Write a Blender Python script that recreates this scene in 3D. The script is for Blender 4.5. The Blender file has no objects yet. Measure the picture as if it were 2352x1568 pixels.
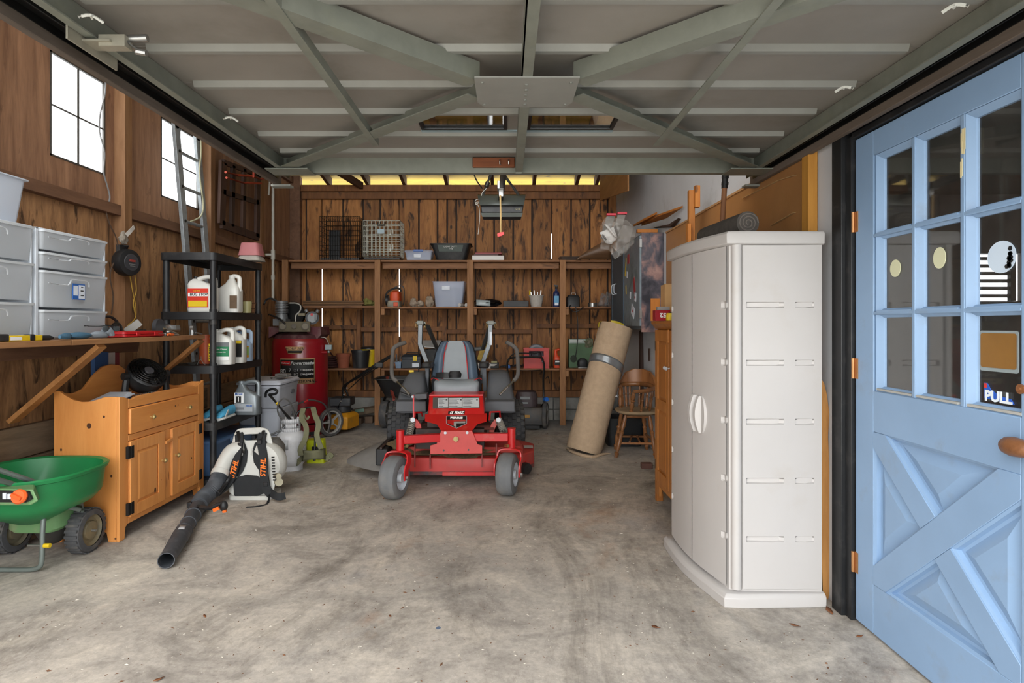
import bpy, math, random
from mathutils import Vector, Matrix, noise as mnoise
sc = bpy.context.scene
col = sc.collection
R = math.radians
CZ = 1.32; F = 1400.0; VX = 1162.0; VY = 745.0
# ------------------------------------------------------------------ camera, sky, sun, exposure
cam = bpy.data.cameras.new('camera'); camo = bpy.data.objects.new('camera', cam); col.objects.link(camo)
camo.location = (0, 0, CZ); camo.rotation_euler = (R(90), 0, 0)
cam.sensor_width = 36; cam.lens = F * 36 / 2352
cam.shift_x = (1176 - VX) / 2352; cam.shift_y = -(784 - VY) / 2352
cam.clip_start = .05; cam.clip_end = 200
sc.camera = camo
w = bpy.data.worlds.new('sky'); sc.world = w; w.use_nodes = True
bg = w.node_tree.nodes['Background']; bg.inputs[0].default_value = (.93, .97, 1, 1); bg.inputs[1].default_value = 1.0
sun = bpy.data.lights.new('sun', 'SUN'); sun.energy = .75; sun.angle = R(80); sun.color = (1, .96, .9)
suno = bpy.data.objects.new('sun', sun); col.objects.link(suno); suno.location = (0, -6, 5)
suno.rotation_euler = (R(58), 0, R(-20))
sc.view_settings.view_transform = 'Standard'; sc.view_settings.look = 'None'
sc.view_settings.exposure = 2.1; sc.view_settings.gamma = 1.0
sc.view_settings.use_curve_mapping = False
# ------------------------------------------------------------------ helpers
def P(px, py, Y):
    return Vector(((px - VX) * Y / F, Y, CZ - (py - VY) * Y / F))
def FL(px, py):                                     # a point on the floor
    Y = F * CZ / (py - VY); return Vector(((px - VX) * Y / F, Y, 0))
def lin(c):
    if isinstance(c, str):
        c = [int(c[i:i + 2], 16) / 255 for i in (0, 2, 4)]
    return tuple((x / 12.92 if x <= .04045 else ((x + .055) / 1.055) ** 2.4) for x in c[:3]) + (1,)
MC = {}
class NT:
    def __init__(s, name):
        s.m = bpy.data.materials.new(name); s.m.use_nodes = True; s.t = s.m.node_tree
        s.b = s.t.nodes['Principled BSDF']
    def n(s, typ, **k):
        o = s.t.nodes.new(typ)
        for a, v in k.items():
            if a.startswith('i_'): o.inputs[a[2:].replace('_', ' ')].default_value = v
            else: setattr(o, a, v)
        return o
    def l(s, a, b): s.t.links.new(a, b)
    def coords(s, scale=(1, 1, 1), rnd=True):
        tc = s.n('ShaderNodeTexCoord'); mp = s.n('ShaderNodeMapping'); mp.inputs['Scale'].default_value = scale
        s.l(tc.outputs['Object'], mp.inputs[0])
        if rnd:
            oi = s.n('ShaderNodeObjectInfo'); mu = s.n('ShaderNodeMath', operation='MULTIPLY'); mu.inputs[1].default_value = 37.0
            s.l(oi.outputs['Random'], mu.inputs[0])
            cb = s.n('ShaderNodeCombineXYZ')
            for i in range(3): s.l(mu.outputs[0], cb.inputs[i])
            s.l(cb.outputs[0], mp.inputs['Location'])
        return mp.outputs[0]
    def noise(s, co, scale=5, detail=4, rough=.6, dist=0):
        o = s.n('ShaderNodeTexNoise'); o.inputs['Scale'].default_value = scale; o.inputs['Detail'].default_value = detail
        o.inputs['Roughness'].default_value = rough; o.inputs['Distortion'].default_value = dist
        s.l(co, o.inputs['Vector']); return o.outputs['Fac']
    def ramp(s, fac, stops):
        o = s.n('ShaderNodeValToRGB'); e = o.color_ramp.elements
        while len(e) < len(stops): e.new(.5)
        for el, (p, c) in zip(e, stops): el.position = p; el.color = c if not isinstance(c, (int, float)) else (c, c, c, 1)
        s.l(fac, o.inputs[0]); return o.outputs[0]
    def mix(s, a, b, fac, mode='MIX'):
        o = s.n('ShaderNodeMix', data_type='RGBA', blend_type=mode)
        if isinstance(fac, (int, float)): o.inputs[0].default_value = fac
        else: s.l(fac, o.inputs[0])
        for v, i in ((a, 6), (b, 7)):
            if isinstance(v, tuple): o.inputs[i].default_value = v
            else: s.l(v, o.inputs[i])
        return o.outputs[2]
    def bump(s, h, st=.3, d=.01):
        o = s.n('ShaderNodeBump'); o.inputs['Strength'].default_value = st; o.inputs['Distance'].default_value = d
        s.l(h, o.inputs['Height']); s.l(o.outputs[0], s.b.inputs['Normal'])
def sc3(c, k): return tuple(min(1, x * k) for x in c[:3]) + (1,)
def mat(name, c, rough=.55, metal=0, var=.12, scale=9, dirt=None, dfac=.5, dscale=4, bump=0, coat=0, spec=.5, emit=0, alpha=1, trans=0, rvar=0):
    if name in MC: return MC[name]
    t = NT(name); c = lin(c); co = t.coords()
    nz = t.noise(co, scale, 5)
    cc = t.ramp(nz, [(.3, sc3(c, 1 - var)), (.7, sc3(c, 1 + var))])
    if dirt:
        dn = t.noise(co, dscale, 6, .65)
        df = t.ramp(dn, [(.62 - .3 * dfac, 0), (.78 - .2 * dfac, 1)])
        ml = t.n('ShaderNodeMath', operation='MULTIPLY'); t.l(df, ml.inputs[0]); ml.inputs[1].default_value = min(1, .35 + dfac * .6)
        cc = t.mix(cc, lin(dirt), ml.outputs[0])
    t.l(cc, t.b.inputs['Base Color'])
    t.b.inputs['Roughness'].default_value = rough; t.b.inputs['Metallic'].default_value = metal
    t.b.inputs['Specular IOR Level'].default_value = spec; t.b.inputs['Coat Weight'].default_value = coat
    t.b.inputs['Alpha'].default_value = alpha; t.b.inputs['Transmission Weight'].default_value = trans
    if rvar:
        rr = t.ramp(nz, [(.3, max(0, rough - rvar)), (.7, min(1, rough + rvar))]); t.l(rr, t.b.inputs['Roughness'])
    if emit: t.b.inputs['Emission Color'].default_value = c; t.b.inputs['Emission Strength'].default_value = emit
    if bump: t.bump(t.noise(co, scale * 6, 3), bump, .004)
    MC[name] = t.m; return t.m
def wood(name, c1, c2, dark=None, axis=2, s=1.0, rough=.7, dk=.5, stretch=.06, rndv=.25, knots=True):
    if name in MC: return MC[name]
    t = NT(name); v = [s, s, s]; v[axis] = s * stretch * 2.2; co = t.coords(tuple(v))
    g = t.noise(co, 22, 6, .7, .4)
    g2 = t.noise(co, 4.5, 3, .6, 1.2)
    cc = t.mix(t.ramp(g, [(.32, lin(c2)), (.62, lin(c1))]), t.ramp(g2, [(.35, lin(c2)), (.6, lin(c1))]), .5)
    if dark:
        v2 = [s, s, s]; v2[axis] = s * .28; co2 = t.coords(tuple(v2))
        dn = t.noise(co2, 8, 4, .6, .9)
        cc = t.mix(cc, lin(dark), t.ramp(dn, [(.70 - .20 * dk, 0), (.80 - .18 * dk, .88)]))
    if knots:
        v3 = [s, s, s]; v3[axis] = s * .55; co3 = t.coords(tuple(v3))
        vo = t.n('ShaderNodeTexVoronoi'); vo.inputs['Scale'].default_value = 3.2; t.l(co3, vo.inputs['Vector'])
        cc = t.mix(cc, lin(dark or c2), t.ramp(vo.outputs['Distance'], [(.05, .85), (.085, 0)]))
    oi = t.n('ShaderNodeObjectInfo'); rr = t.ramp(oi.outputs['Random'], [(0, 1 - rndv), (1, 1 + rndv * .6)])
    cc = t.mix(cc, rr, 1.0, 'MULTIPLY')
    t.l(cc, t.b.inputs['Base Color']); t.b.inputs['Roughness'].default_value = rough
    t.bump(g, .25, .003)
    MC[name] = t.m; return t.m
def glass(name, tint, alpha, rough=.05, milky=False, spec=.5):
    """thin see-through sheet: transparent mixed with a diffuse/gloss body"""
    if name in MC: return MC[name]
    t = NT(name); t.b.inputs['Base Color'].default_value = lin(tint); t.b.inputs['Roughness'].default_value = rough
    t.b.inputs['Alpha'].default_value = alpha; t.b.inputs['Specular IOR Level'].default_value = spec
    if not milky:
        nz = t.noise(t.coords(), 14, 6, .7)
        t.l(t.ramp(nz, [(.45, max(0, alpha - .05)), (.8, min(1, alpha + .22))]), t.b.inputs['Alpha'])
    MC[name] = t.m; return t.m
def pane_glass(name, haze=.12, tint='8a8f90', refl=1.0):
    if name in MC: return MC[name]
    t = NT(name); out = t.t.nodes['Material Output']
    tr = t.n('ShaderNodeBsdfTransparent'); gl = t.n('ShaderNodeBsdfGlossy'); gl.inputs['Roughness'].default_value = .03
    fr = t.n('ShaderNodeMath', operation='POWER'); fr.inputs[1].default_value = 4.0
    lw = t.n('ShaderNodeLayerWeight'); t.l(lw.outputs['Facing'], fr.inputs[0])
    m1 = t.n('ShaderNodeMixShader'); df = t.n('ShaderNodeBsdfDiffuse'); df.inputs[0].default_value = lin(tint)
    m2 = t.n('ShaderNodeMixShader'); nz = t.noise(t.coords(), 9, 7, .75)
    t.l(t.ramp(nz, [(.4, haze * .5), (.85, min(1, haze * 3))]), m2.inputs[0])
    mu = t.n('ShaderNodeMath', operation='MULTIPLY_ADD'); mu.inputs[1].default_value = refl; mu.inputs[2].default_value = .05; mu.use_clamp = True
    t.l(fr.outputs[0], mu.inputs[0])
    t.l(mu.outputs[0], m1.inputs[0]); t.l(tr.outputs[0], m1.inputs[1]); t.l(gl.outputs[0], m1.inputs[2])
    t.l(m1.outputs[0], m2.inputs[1]); t.l(df.outputs[0], m2.inputs[2]); t.l(m2.outputs[0], out.inputs[0])
    MC[name] = t.m; return t.m
# --- mesh builder (world coordinates)
def rr(cx, cy, w, d, r, z, n=3):
    r = min(r, w / 2 - 1e-4, d / 2 - 1e-4); o = []
    for (sx, sy, a0) in ((1, 1, 0), (-1, 1, 90), (-1, -1, 180), (1, -1, 270)):
        for k in range(n + 1):
            a = R(a0 + 90 * k / n)
            o.append(Vector((cx + sx * (w / 2 - r) + r * math.cos(a), cy + sy * (d / 2 - r) + r * math.sin(a), z)))
    return o
def smooth_path(pts, k=4):
    pts = [Vector(p) for p in pts]
    if len(pts) < 3: return pts
    o = []
    for i in range(len(pts) - 1):
        p0 = pts[max(i - 1, 0)]; p1 = pts[i]; p2 = pts[i + 1]; p3 = pts[min(i + 2, len(pts) - 1)]
        for j in range(k):
            t = j / k
            o.append(.5 * ((2 * p1) + (p2 - p0) * t + (2 * p0 - 5 * p1 + 4 * p2 - p3) * t * t + (3 * p1 - p0 - 3 * p2 + p3) * t ** 3))
    o.append(pts[-1]); return o
def frame_of(d):
    d = Vector(d).normalized(); up = Vector((0, 0, 1)) if abs(d.z) < .95 else Vector((0, 1, 0))
    x = d.cross(up).normalized(); return x, x.cross(d).normalized(), d
class MB:
    def __init__(s): s.v = []; s.f = []; s.T = None
    def add(s, vs, fs):
        b = len(s.v)
        s.v += [(s.T @ Vector(p) if s.T else Vector(p)) for p in vs]; s.f += [tuple(i + b for i in q) for q in fs]; return s
    def bx(s, x0, x1, y0, y1, z0, z1):
        return s.add([(x0, y0, z0), (x1, y0, z0), (x1, y1, z0), (x0, y1, z0), (x0, y0, z1), (x1, y0, z1), (x1, y1, z1), (x0, y1, z1)],
                     [(0, 3, 2, 1), (4, 5, 6, 7), (0, 1, 5, 4), (1, 2, 6, 5), (2, 3, 7, 6), (3, 0, 4, 7)])
    def box(s, c, sz, rot=None):
        M = rot.to_4x4() if rot is not None else Matrix(); hx, hy, hz = sz[0] / 2, sz[1] / 2, sz[2] / 2; c = Vector(c)
        vs = [c + M @ Vector(p) for p in ((-hx, -hy, -hz), (hx, -hy, -hz), (hx, hy, -hz), (-hx, hy, -hz), (-hx, -hy, hz), (hx, -hy, hz), (hx, hy, hz), (-hx, hy, hz))]
        return s.add(vs, [(0, 3, 2, 1), (4, 5, 6, 7), (0, 1, 5, 4), (1, 2, 6, 5), (2, 3, 7, 6), (3, 0, 4, 7)])
    def bar(s, p0, p1, w, h, up=(0, 0, 1)):
        p0 = Vector(p0); p1 = Vector(p1); d = (p1 - p0); L = d.length; d.normalize(); up = Vector(up)
        if abs(d.dot(up)) > .98: up = Vector((0, 1, 0))
        x = d.cross(up).normalized(); z = x.cross(d)
        vs = [p + x * a * w / 2 + z * b * h / 2 for p in (p0, p1) for a, b in ((-1, -1), (1, -1), (1, 1), (-1, 1))]
        return s.add(vs, [(0, 1, 2, 3), (7, 6, 5, 4), (0, 4, 5, 1), (1, 5, 6, 2), (2, 6, 7, 3), (3, 7, 4, 0)])
    def cyl(s, p0, p1, r0, r1=None, n=16, caps=True):
        r1 = r0 if r1 is None else r1; p0 = Vector(p0); p1 = Vector(p1); x, y, d = frame_of(p1 - p0)
        vs = [p + (x * math.cos(2 * math.pi * k / n) + y * math.sin(2 * math.pi * k / n)) * r for p, r in ((p0, r0), (p1, r1)) for k in range(n)]
        fs = [(k, (k + 1) % n, n + (k + 1) % n, n + k) for k in range(n)]
        if caps: fs += [tuple(range(n))[::-1], tuple(range(n, 2 * n))]
        return s.add(vs, fs)
    def tube(s, pts, r, n=8, k=0, flat=None, caps=True):
        pts = smooth_path(pts, k) if k else [Vector(p) for p in pts]; m = len(pts)
        rs = r if isinstance(r, (list, tuple)) else None
        rings = []; x = None
        for i, p in enumerate(pts):
            d = (pts[min(i + 1, m - 1)] - pts[max(i - 1, 0)]).normalized()
            if x is None: x, y, _ = frame_of(d)
            else:
                x = (x - d * x.dot(d)).normalized(); y = x.cross(d).normalized() * -1
                y = d.cross(x).normalized()
            if rs: q = i / (m - 1) * (len(rs) - 1); a = int(min(q, len(rs) - 2)); ri = rs[a] + (rs[a + 1] - rs[a]) * (q - a)
            else: ri = r
            rings.append([p + (x * math.cos(2 * math.pi * j / n) + y * math.sin(2 * math.pi * j / n)) * ri for j in range(n)])
        return s.loft(rings, caps)
    def strap(s, pts, w, t, side, k=4):
        """flat band along pts; side = width direction (vector or list)"""
        pts = smooth_path(pts, k) if k else [Vector(p) for p in pts]; m = len(pts); rings = []
        for i, p in enumerate(pts):
            d = (pts[min(i + 1, m - 1)] - pts[max(i - 1, 0)]).normalized(); sd = Vector(side); sd = (sd - d * sd.dot(d)).normalized(); nn = d.cross(sd)
            rings.append([p + sd * a * w / 2 + nn * b * t / 2 for a, b in ((-1, -1), (1, -1), (1, 1), (-1, 1))])
        return s.loft(rings, True)
    def loft(s, rings, caps=True, closed=False):
        n = len(rings[0]); m = len(rings); vs = [p for rg in rings for p in rg]; fs = []
        for i in range(m if closed else m - 1):
            for j in range(n):
                fs.append((i * n + j, i * n + (j + 1) % n, ((i + 1) % m) * n + (j + 1) % n, ((i + 1) % m) * n + j))
        if caps and not closed: fs += [tuple(range(n))[::-1], tuple(range((m - 1) * n, m * n))]
        return s.add(vs, fs)
    def lathe(s, prof, c, n=20, ax=(0, 0, 1), caps=True):
        c = Vector(c); x, y, d = frame_of(ax)
        if tuple(ax) == (0, 0, 1): x, y, d = Vector((1, 0, 0)), Vector((0, 1, 0)), Vector((0, 0, 1))
        rings = [[c + d * z + (x * math.cos(2 * math.pi * j / n) + y * math.sin(2 * math.pi * j / n)) * max(r, 1e-4) for j in range(n)] for r, z in prof]
        return s.loft(rings, caps)
    def sph(s, c, r, n=14, m=9):
        r = (r, r, r) if isinstance(r, (int, float)) else r; c = Vector(c)
        rings = [[c + Vector((r[0] * math.sin(a) * math.cos(b), r[1] * math.sin(a) * math.sin(b), -r[2] * math.cos(a))) for b in [2 * math.pi * j / n for j in range(n)]]
                 for a in [math.pi * (i + .05) / (m + .1) for i in range(m + 1)]]
        return s.loft(rings, True)
    def prism(s, poly, d0, d1, plane='XZ'):
        n = len(poly)
        def mk(a, b, d): return (a, d, b) if plane == 'XZ' else ((d, a, b) if plane == 'YZ' else (a, b, d))
        vs = [mk(a, b, d0) for a, b in poly] + [mk(a, b, d1) for a, b in poly]
        return s.add(vs, [tuple(range(n)), tuple(range(n, 2 * n))[::-1]] + [(k, n + k, n + (k + 1) % n, (k + 1) % n) for k in range(n)])
    def grid(s, fn, nu, nv):
        vs = [fn(i / nu, j / nv) for i in range(nu + 1) for j in range(nv + 1)]
        return s.add(vs, [(i * (nv + 1) + j, (i + 1) * (nv + 1) + j, (i + 1) * (nv + 1) + j + 1, i * (nv + 1) + j + 1) for i in range(nu) for j in range(nv)])
    def ring(s, c, r, t, ax=(0, 0, 1), n=24, k=6, sy=1.0):
        c = Vector(c); x, y, d = frame_of(ax); rg = []
        for i in range(n):
            a = 2 * math.pi * i / n; o = x * math.cos(a) + y * math.sin(a) * sy
            rg.append([c + o * r + (o * math.cos(b) + d * math.sin(b)) * t for b in [2 * math.pi * j / k for j in range(k)]])
        return s.loft(rg, False, True)
def fix(me, ang=38):
    import bmesh
    b = bmesh.new(); b.from_mesh(me); bmesh.ops.recalc_face_normals(b, faces=b.faces); b.to_mesh(me); b.free()
    me.polygons.foreach_set('use_smooth', [True] * len(me.polygons)); me.set_sharp_from_angle(angle=R(ang))
class Thing:
    def __init__(s, name, label, cat, loc, rz=0, group=None, kind=None):
        o = bpy.data.objects.new(name, None); col.objects.link(o); o.empty_display_size = .05
        o.location = loc; o.rotation_euler = (0, 0, rz); s.o = o
        s.M = Matrix.Translation(Vector(loc)) @ Matrix.Rotation(rz, 4, 'Z'); s.inv = s.M.inverted()
        if label: o['label'] = label
        if cat: o['category'] = cat
        if group: o['group'] = group
        if kind: o['kind'] = kind
    def part(s, name, mb, m, parent=None, label=None, bevel=0, seg=2, solid=0, sub=0, ang=38, kind=None, local=False, mir=None):
        me = bpy.data.meshes.new(name)
        vs = mb.v if local else [s.inv @ p for p in mb.v]
        me.from_pydata([tuple(p) for p in vs], [], mb.f); me.materials.append(m); fix(me, ang)
        o = bpy.data.objects.new(name, me); col.objects.link(o); o.parent = parent or s.o
        mods(o, bevel, seg, solid, sub)
        if label: o['label'] = label
        if kind: o['kind'] = kind
        return o
def mods(o, bevel, seg, solid, sub):
    if solid: q = o.modifiers.new('s', 'SOLIDIFY'); q.thickness = solid; q.offset = 0
    if sub: q = o.modifiers.new('u', 'SUBSURF'); q.levels = sub; q.render_levels = sub
    if bevel: q = o.modifiers.new('b', 'BEVEL'); q.width = bevel; q.segments = seg; q.limit_method = 'ANGLE'; q.angle_limit = R(35)
def single(name, mb, m, label, cat, group=None, bevel=0, seg=2, solid=0, sub=0, ang=38, kind=None):
    zs = [p.z for p in mb.v]; c = Vector((sum(p.x for p in mb.v) / len(mb.v), sum(p.y for p in mb.v) / len(mb.v), min(zs)))
    me = bpy.data.meshes.new(name); me.from_pydata([tuple(p - c) for p in mb.v], [], mb.f); me.materials.append(m); fix(me, ang)
    o = bpy.data.objects.new(name, me); col.objects.link(o); o.location = c; mods(o, bevel, seg, solid, sub)
    if label: o['label'] = label
    if cat: o['category'] = cat
    if group: o['group'] = group
    if kind: o['kind'] = kind
    return o
def dup(o, loc=None, rz=None, label=None, par=None):
    c = o.copy(); col.objects.link(c)
    if par: c.parent = par
    if loc is not None: c.location = loc
    if rz is not None: c.rotation_euler = (0, 0, rz)
    if label: c['label'] = label
    for ch in list(o.children): dup(ch, par=c)
    return c
def text(T, s, size, m, origin, xdir, ydir, parent=None, name='lettering', ext=.0006, ox=1.0, align='CENTER', shear=0, bold=0):
    cu = bpy.data.curves.new('t', 'FONT'); cu.body = s; cu.size = size; cu.extrude = ext; cu.align_x = align; cu.align_y = 'CENTER'
    cu.shear = shear; cu.offset = bold; cu.resolution_u = 2
    o = bpy.data.objects.new('t', cu); me = bpy.data.meshes.new_from_object(o); bpy.data.objects.remove(o)
    x = Vector(xdir).normalized(); y = Vector(ydir).normalized(); z = x.cross(y)
    mb = MB(); mb.v = [Vector(origin) + x * (v.co.x * ox) + y * v.co.y + z * (v.co.z + .0012) for v in me.vertices]
    mb.f = [tuple(p.vertices) for p in me.polygons]; bpy.data.meshes.remove(me)
    me2 = bpy.data.meshes.new(name); me2.from_pydata([tuple(T.inv @ p) for p in mb.v], [], mb.f); me2.materials.append(m)
    ob = bpy.data.objects.new(name, me2); col.objects.link(ob); ob.parent = parent or T.o; return ob
def quad_label(T, name, a, b, c_, d, m, parent=None, t=.0015, label=None):
    """thin plate with corners a,b,c,d"""
    a, b, c_, d = map(Vector, (a, b, c_, d)); n = (b - a).cross(d - a).normalized() * t
    mb = MB().add([a, b, c_, d, a + n, b + n, c_ + n, d + n], [(0, 3, 2, 1), (4, 5, 6, 7), (0, 1, 5, 4), (1, 2, 6, 5), (2, 3, 7, 6), (3, 0, 4, 7)])
    return T.part(name, mb, m, parent, label)
rng = random.Random(7)
# common materials
BLK = mat('black_plastic', '1d1e20', .5, var=.2, dirt='4a4744', dfac=.35)
BLKM = mat('black_metal', '141414', .4, .3, dirt='3a3530', dfac=.3)
STEEL = mat('steel', 'a8a8a6', .35, .9, var=.1)
GALV = mat('galvanized', '84867f', .62, .25, var=.13, scale=14, dirt='6f6a5c', dfac=.3, dscale=3)
WHT = mat('white_plastic', 'd9d6d2', .45, var=.03)
WPRINT = mat('white_print', 'e8e8e6', .6, var=.02)
BPRINT = mat('black_print', '161616', .6, var=.05)
RED = mat('red_plastic', 'b3161c', .45, var=.08, dirt='7a4a40', dfac=.25)
YEL = mat('yellow_plastic', 'd9b81c', .5, var=.08)
BRASS = mat('brass', 'c9b07a', .3, .9)
# ================================================================== THE SETTING
def structure(name, loc=(0, 0, 0), label=None): return Thing(name, label, None, loc, kind='structure')
# ---- floor
def concrete(name, light, midc, dark, k=1.0):
    t = NT(name); co = t.coords((1, 1, 1), False)
    big = t.noise(co, .55, 5, .62, .5); med = t.noise(co, 2.1, 8, .68, .8); fin = t.noise(co, 38, 6, .75); spk = t.noise(co, 95, 2, .5)
    cc = t.ramp(med, [(.3, lin(dark)), (.47, lin(midc)), (.68, lin(light))])
    sp = t.n('ShaderNodeSeparateXYZ'); t.l(co, sp.inputs[0])
    mr = t.n('ShaderNodeMapRange'); mr.inputs[1].default_value = 2.0; mr.inputs[2].default_value = 5.6
    t.l(sp.outputs[1], mr.inputs[0])                      # grey tint grows stronger towards the back, made uneven by noise
    ad = t.n('ShaderNodeMath', operation='ADD'); t.l(mr.outputs[0], ad.inputs[0]); t.l(big, ad.inputs[1])
    cc = t.mix(cc, lin('6b6f73'), t.ramp(ad.outputs[0], [(.55, 0), (1.25, .8)]))
    co2 = t.coords((1, .45, 1), False)
    cc = t.mix(cc, lin('5b5349'), t.ramp(t.noise(co2, 1.5, 8, .75, 1.2), [(.5, 0), (.72, .7)]))
    cc = t.mix(cc, lin('56483c'), t.ramp(t.noise(co2, 7, 7, .8, .5), [(.56, 0), (.75, .5)]))
    wv = t.n('ShaderNodeTexWave', wave_type='RINGS'); wv.inputs['Scale'].default_value = .33; wv.inputs['Distortion'].default_value = 2.5
    wv.inputs['Detail'].default_value = 3; t.l(co, wv.inputs['Vector'])
    cc = t.mix(cc, lin('a09b92'), t.ramp(wv.outputs['Fac'], [(.93, 0), (1, .25)]))
    cc = t.mix(cc, lin('a97c55'), t.ramp(t.noise(co, 1.15, 5, .7, .3), [(.60, 0), (.74, .45)]))
    cc = t.mix(cc, lin('8e9298'), t.ramp(t.noise(co, .9, 4, .6, 1.0), [(.60, 0), (.72, .35)]))
    cc = t.mix(cc, t.ramp(t.noise(co, 13, 6, .8), [(.34, .86), (.64, 1.08)]), 1.0, 'MULTIPLY')
    cc = t.mix(cc, t.ramp(fin, [(.3, .78), (.7, 1.14)]), 1.0, 'MULTIPLY')
    cc = t.mix(cc, lin('d8d4cc'), t.ramp(spk, [(.73, 0), (.77, .7)]))
    t.l(cc, t.b.inputs['Base Color']); t.b.inputs['Roughness'].default_value = .72
    t.bump(fin, .18, .004); return t.m
CONC = concrete('concrete_floor', 'cfc5b7', 'b2aaa0', '857e76')
single('floor', MB().bx(-3.2, 1.75, -.2, 8.8, -.12, 0), CONC, 'stained grey concrete garage floor', None, kind='structure')
single('driveway', MB().bx(-9, 9, -10, -.2, -.14, -.01), mat('drive', 'cfc9be', .8, var=.15, scale=3), 'pale driveway outside the garage opening', None, kind='structure')
# ---- left wall
XL = -3.0
PLYU = wood('ply_upper', 'a57c5e', '6f4e3a', '4a3225', 2, 1.3, dk=.3, stretch=.05, knots=False, rndv=.12)
PLYL = wood('ply_lower', 'b88a5e', '6a4830', '2a1b12', 2, 1.5, dk=.72, stretch=.07, knots=False, rndv=.15)
STUD = wood('stud_wood', '9c7350', '75502f', '4a2c1a', 2, 1.0, dk=.1, rndv=.15)
GIRT = wood('girt_wood', '7d5a42', '5b3f2e', '3c281c', 1, 1.0, dk=.2, rndv=.15)
wl = structure('wall_left', (XL, 0, 0), 'brown plywood left wall with studs and two windows')
yst = [-.2, 1.0, 2.2, 3.45, 4.71, 6.07, 7.3, 8.55]
WIN = [(4.01, 4.56), (5.30, 5.94)]; WZ = (2.435, 3.127)
for i in range(len(yst) - 1):
    a, b = yst[i] + .004, yst[i + 1] - .004
    wl.part('plywood_panel', MB().bx(XL - .012, XL, a, b, .35, 2.17), PLYL)
    win = [q for q in WIN if a < q[0] < b]
    mb = MB()
    if win:
        y0, y1 = win[0]
        mb.bx(XL - .012, XL, a, y0, 2.174, 4.9).bx(XL - .012, XL, y1, b, 2.174, 4.9).bx(XL - .012, XL, y0, y1, 2.174, WZ[0]).bx(XL - .012, XL, y0, y1, WZ[1], 4.9)
    else: mb.bx(XL - .012, XL, a, b, 2.174, 4.9)
    wl.part('plywood_panel', mb, PLYU)
    if i: wl.part('stud', MB().bx(XL, XL + .085, yst[i] - .045, yst[i] + .045, .1, 4.9), STUD, bevel=.003)
    wl.part('girt', MB().bx(XL, XL + .06, a + .045, b - .045, 2.15, 2.23), GIRT, bevel=.003)
    wl.part('girt', MB().bx(XL, XL + .05, a + .045, b - .045, 3.28, 3.37), GIRT, bevel=.003)
OLDW = wood('weathered_board', '9d8468', '6a5540', '3c2e22', 1, 1.2, dk=.35, rough=.85, rndv=.2)
for z0, z1, t in ((0, .16, .1), (.165, .33, .085), (.335, .5, .075), (.505, .7, .05)):
    for a, b in ((-.2, 2.5), (2.51, 5.2), (5.21, 8.5)):
        wl.part('base_board', MB().bx(XL + .001, XL + t, a, b, z0, z1), OLDW, bevel=.006)
wl.part('corner_post', MB().bx(XL - .02, XL + .14, 8.46, 8.545, .0, 4.9), GIRT)
wl.part('corner_board', MB().bx(XL - .1, XL + .05, 8.56, 8.62, .0, 4.9), GIRT)
WFR = mat('window_frame', '4a4640', .6, var=.1)
PANE = pane_glass('window_pane', .015, 'f0f4ff')
for k, (y0, y1) in enumerate(WIN):
    T = structure('window_%d' % (k + 1), (XL, (y0 + y1) / 2, WZ[0]), 'small four-pane window high in the left wall')
    z0, z1 = WZ; m = (y0 + y1) / 2; zm = (z0 + z1) / 2 - .005; t = .012
    fr = T.part('window_frame', MB().bx(XL - .014, XL + .004, y0, y0 + t, z0, z1).bx(XL - .014, XL + .004, y1 - t, y1, z0, z1).bx(XL - .014, XL + .004, y0, y1, z0, z0 + t).bx(XL - .014, XL + .004, y0, y1, z1 - t, z1), WFR)
    T.part('muntin', MB().bx(XL - .012, XL - .002, m - .005, m + .005, z0 + t, z1 - t), WFR)
    T.part('muntin', MB().bx(XL - .012, XL - .002, y0 + t, y1 - t, zm - .005, zm + .005), WFR)
    for a, b in ((y0 + t, m - .005), (m + .005, y1 - t)):
        for c, d in ((z0 + t, zm - .005), (zm + .005, z1 - t)):
            T.part('pane', MB().bx(XL - .009, XL - .006, a, b, c, d), PANE)
# ---- back wall: vertical planks with open joints
YB = 8.55
PLK = wood('back_plank', 'b57c44', '74451f', '1c100a', 2, 1.35, dk=.85, stretch=.07, rndv=.35)
DBAT = wood('outer_batten', '2e1d12', '1c110a', None, 2, 1)
BAT = wood('batten_wood', '84562f', '57351a', '1c100a', 2, 1.0, dk=.4, rndv=.25)
wb = structure('wall_back', (-.7, YB, 0), 'back wall of rough vertical brown planks')
gx = [671, 703, 739, 787, 834, 873, 916.5, 962, 1005, 1027, 1048, 1092, 1135, 1179, 1222, 1267, 1312, 1355, 1396, 1421]
gX = [(g - VX) * YB / F for g in gx]
LEAK = {2: (.75, 2.15), 6: (1.15, 2.15), 15: (2.25, 2.6)}
for i in range(len(gX) - 1):
    a, b = gX[i] + (.005 if i in LEAK else .012), gX[i + 1] - (.005 if i + 1 in LEAK else .012); j = rng.uniform(0, .014)
    wb.part('plank', MB().bx(a, b, YB + j, YB + .025 + j, .33, 3.24 + .02), PLK, bevel=.002, seg=1)
    if i:
        g = gX[i]; zs = [(.33, 3.26)] if i not in LEAK else [(.33, LEAK[i][0]), (LEAK[i][1], 3.26)]
        for z0, z1 in zs: wb.part('batten', MB().bx(g - .035, g + .035, YB + .04, YB + .06, z0, z1), DBAT)
for x in (-2.05, -.855, .40): wb.part('stud', MB().bx(x - .03, x + .03, YB - .07, YB - .002, .40, 1.53), BAT, bevel=.003)
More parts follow.
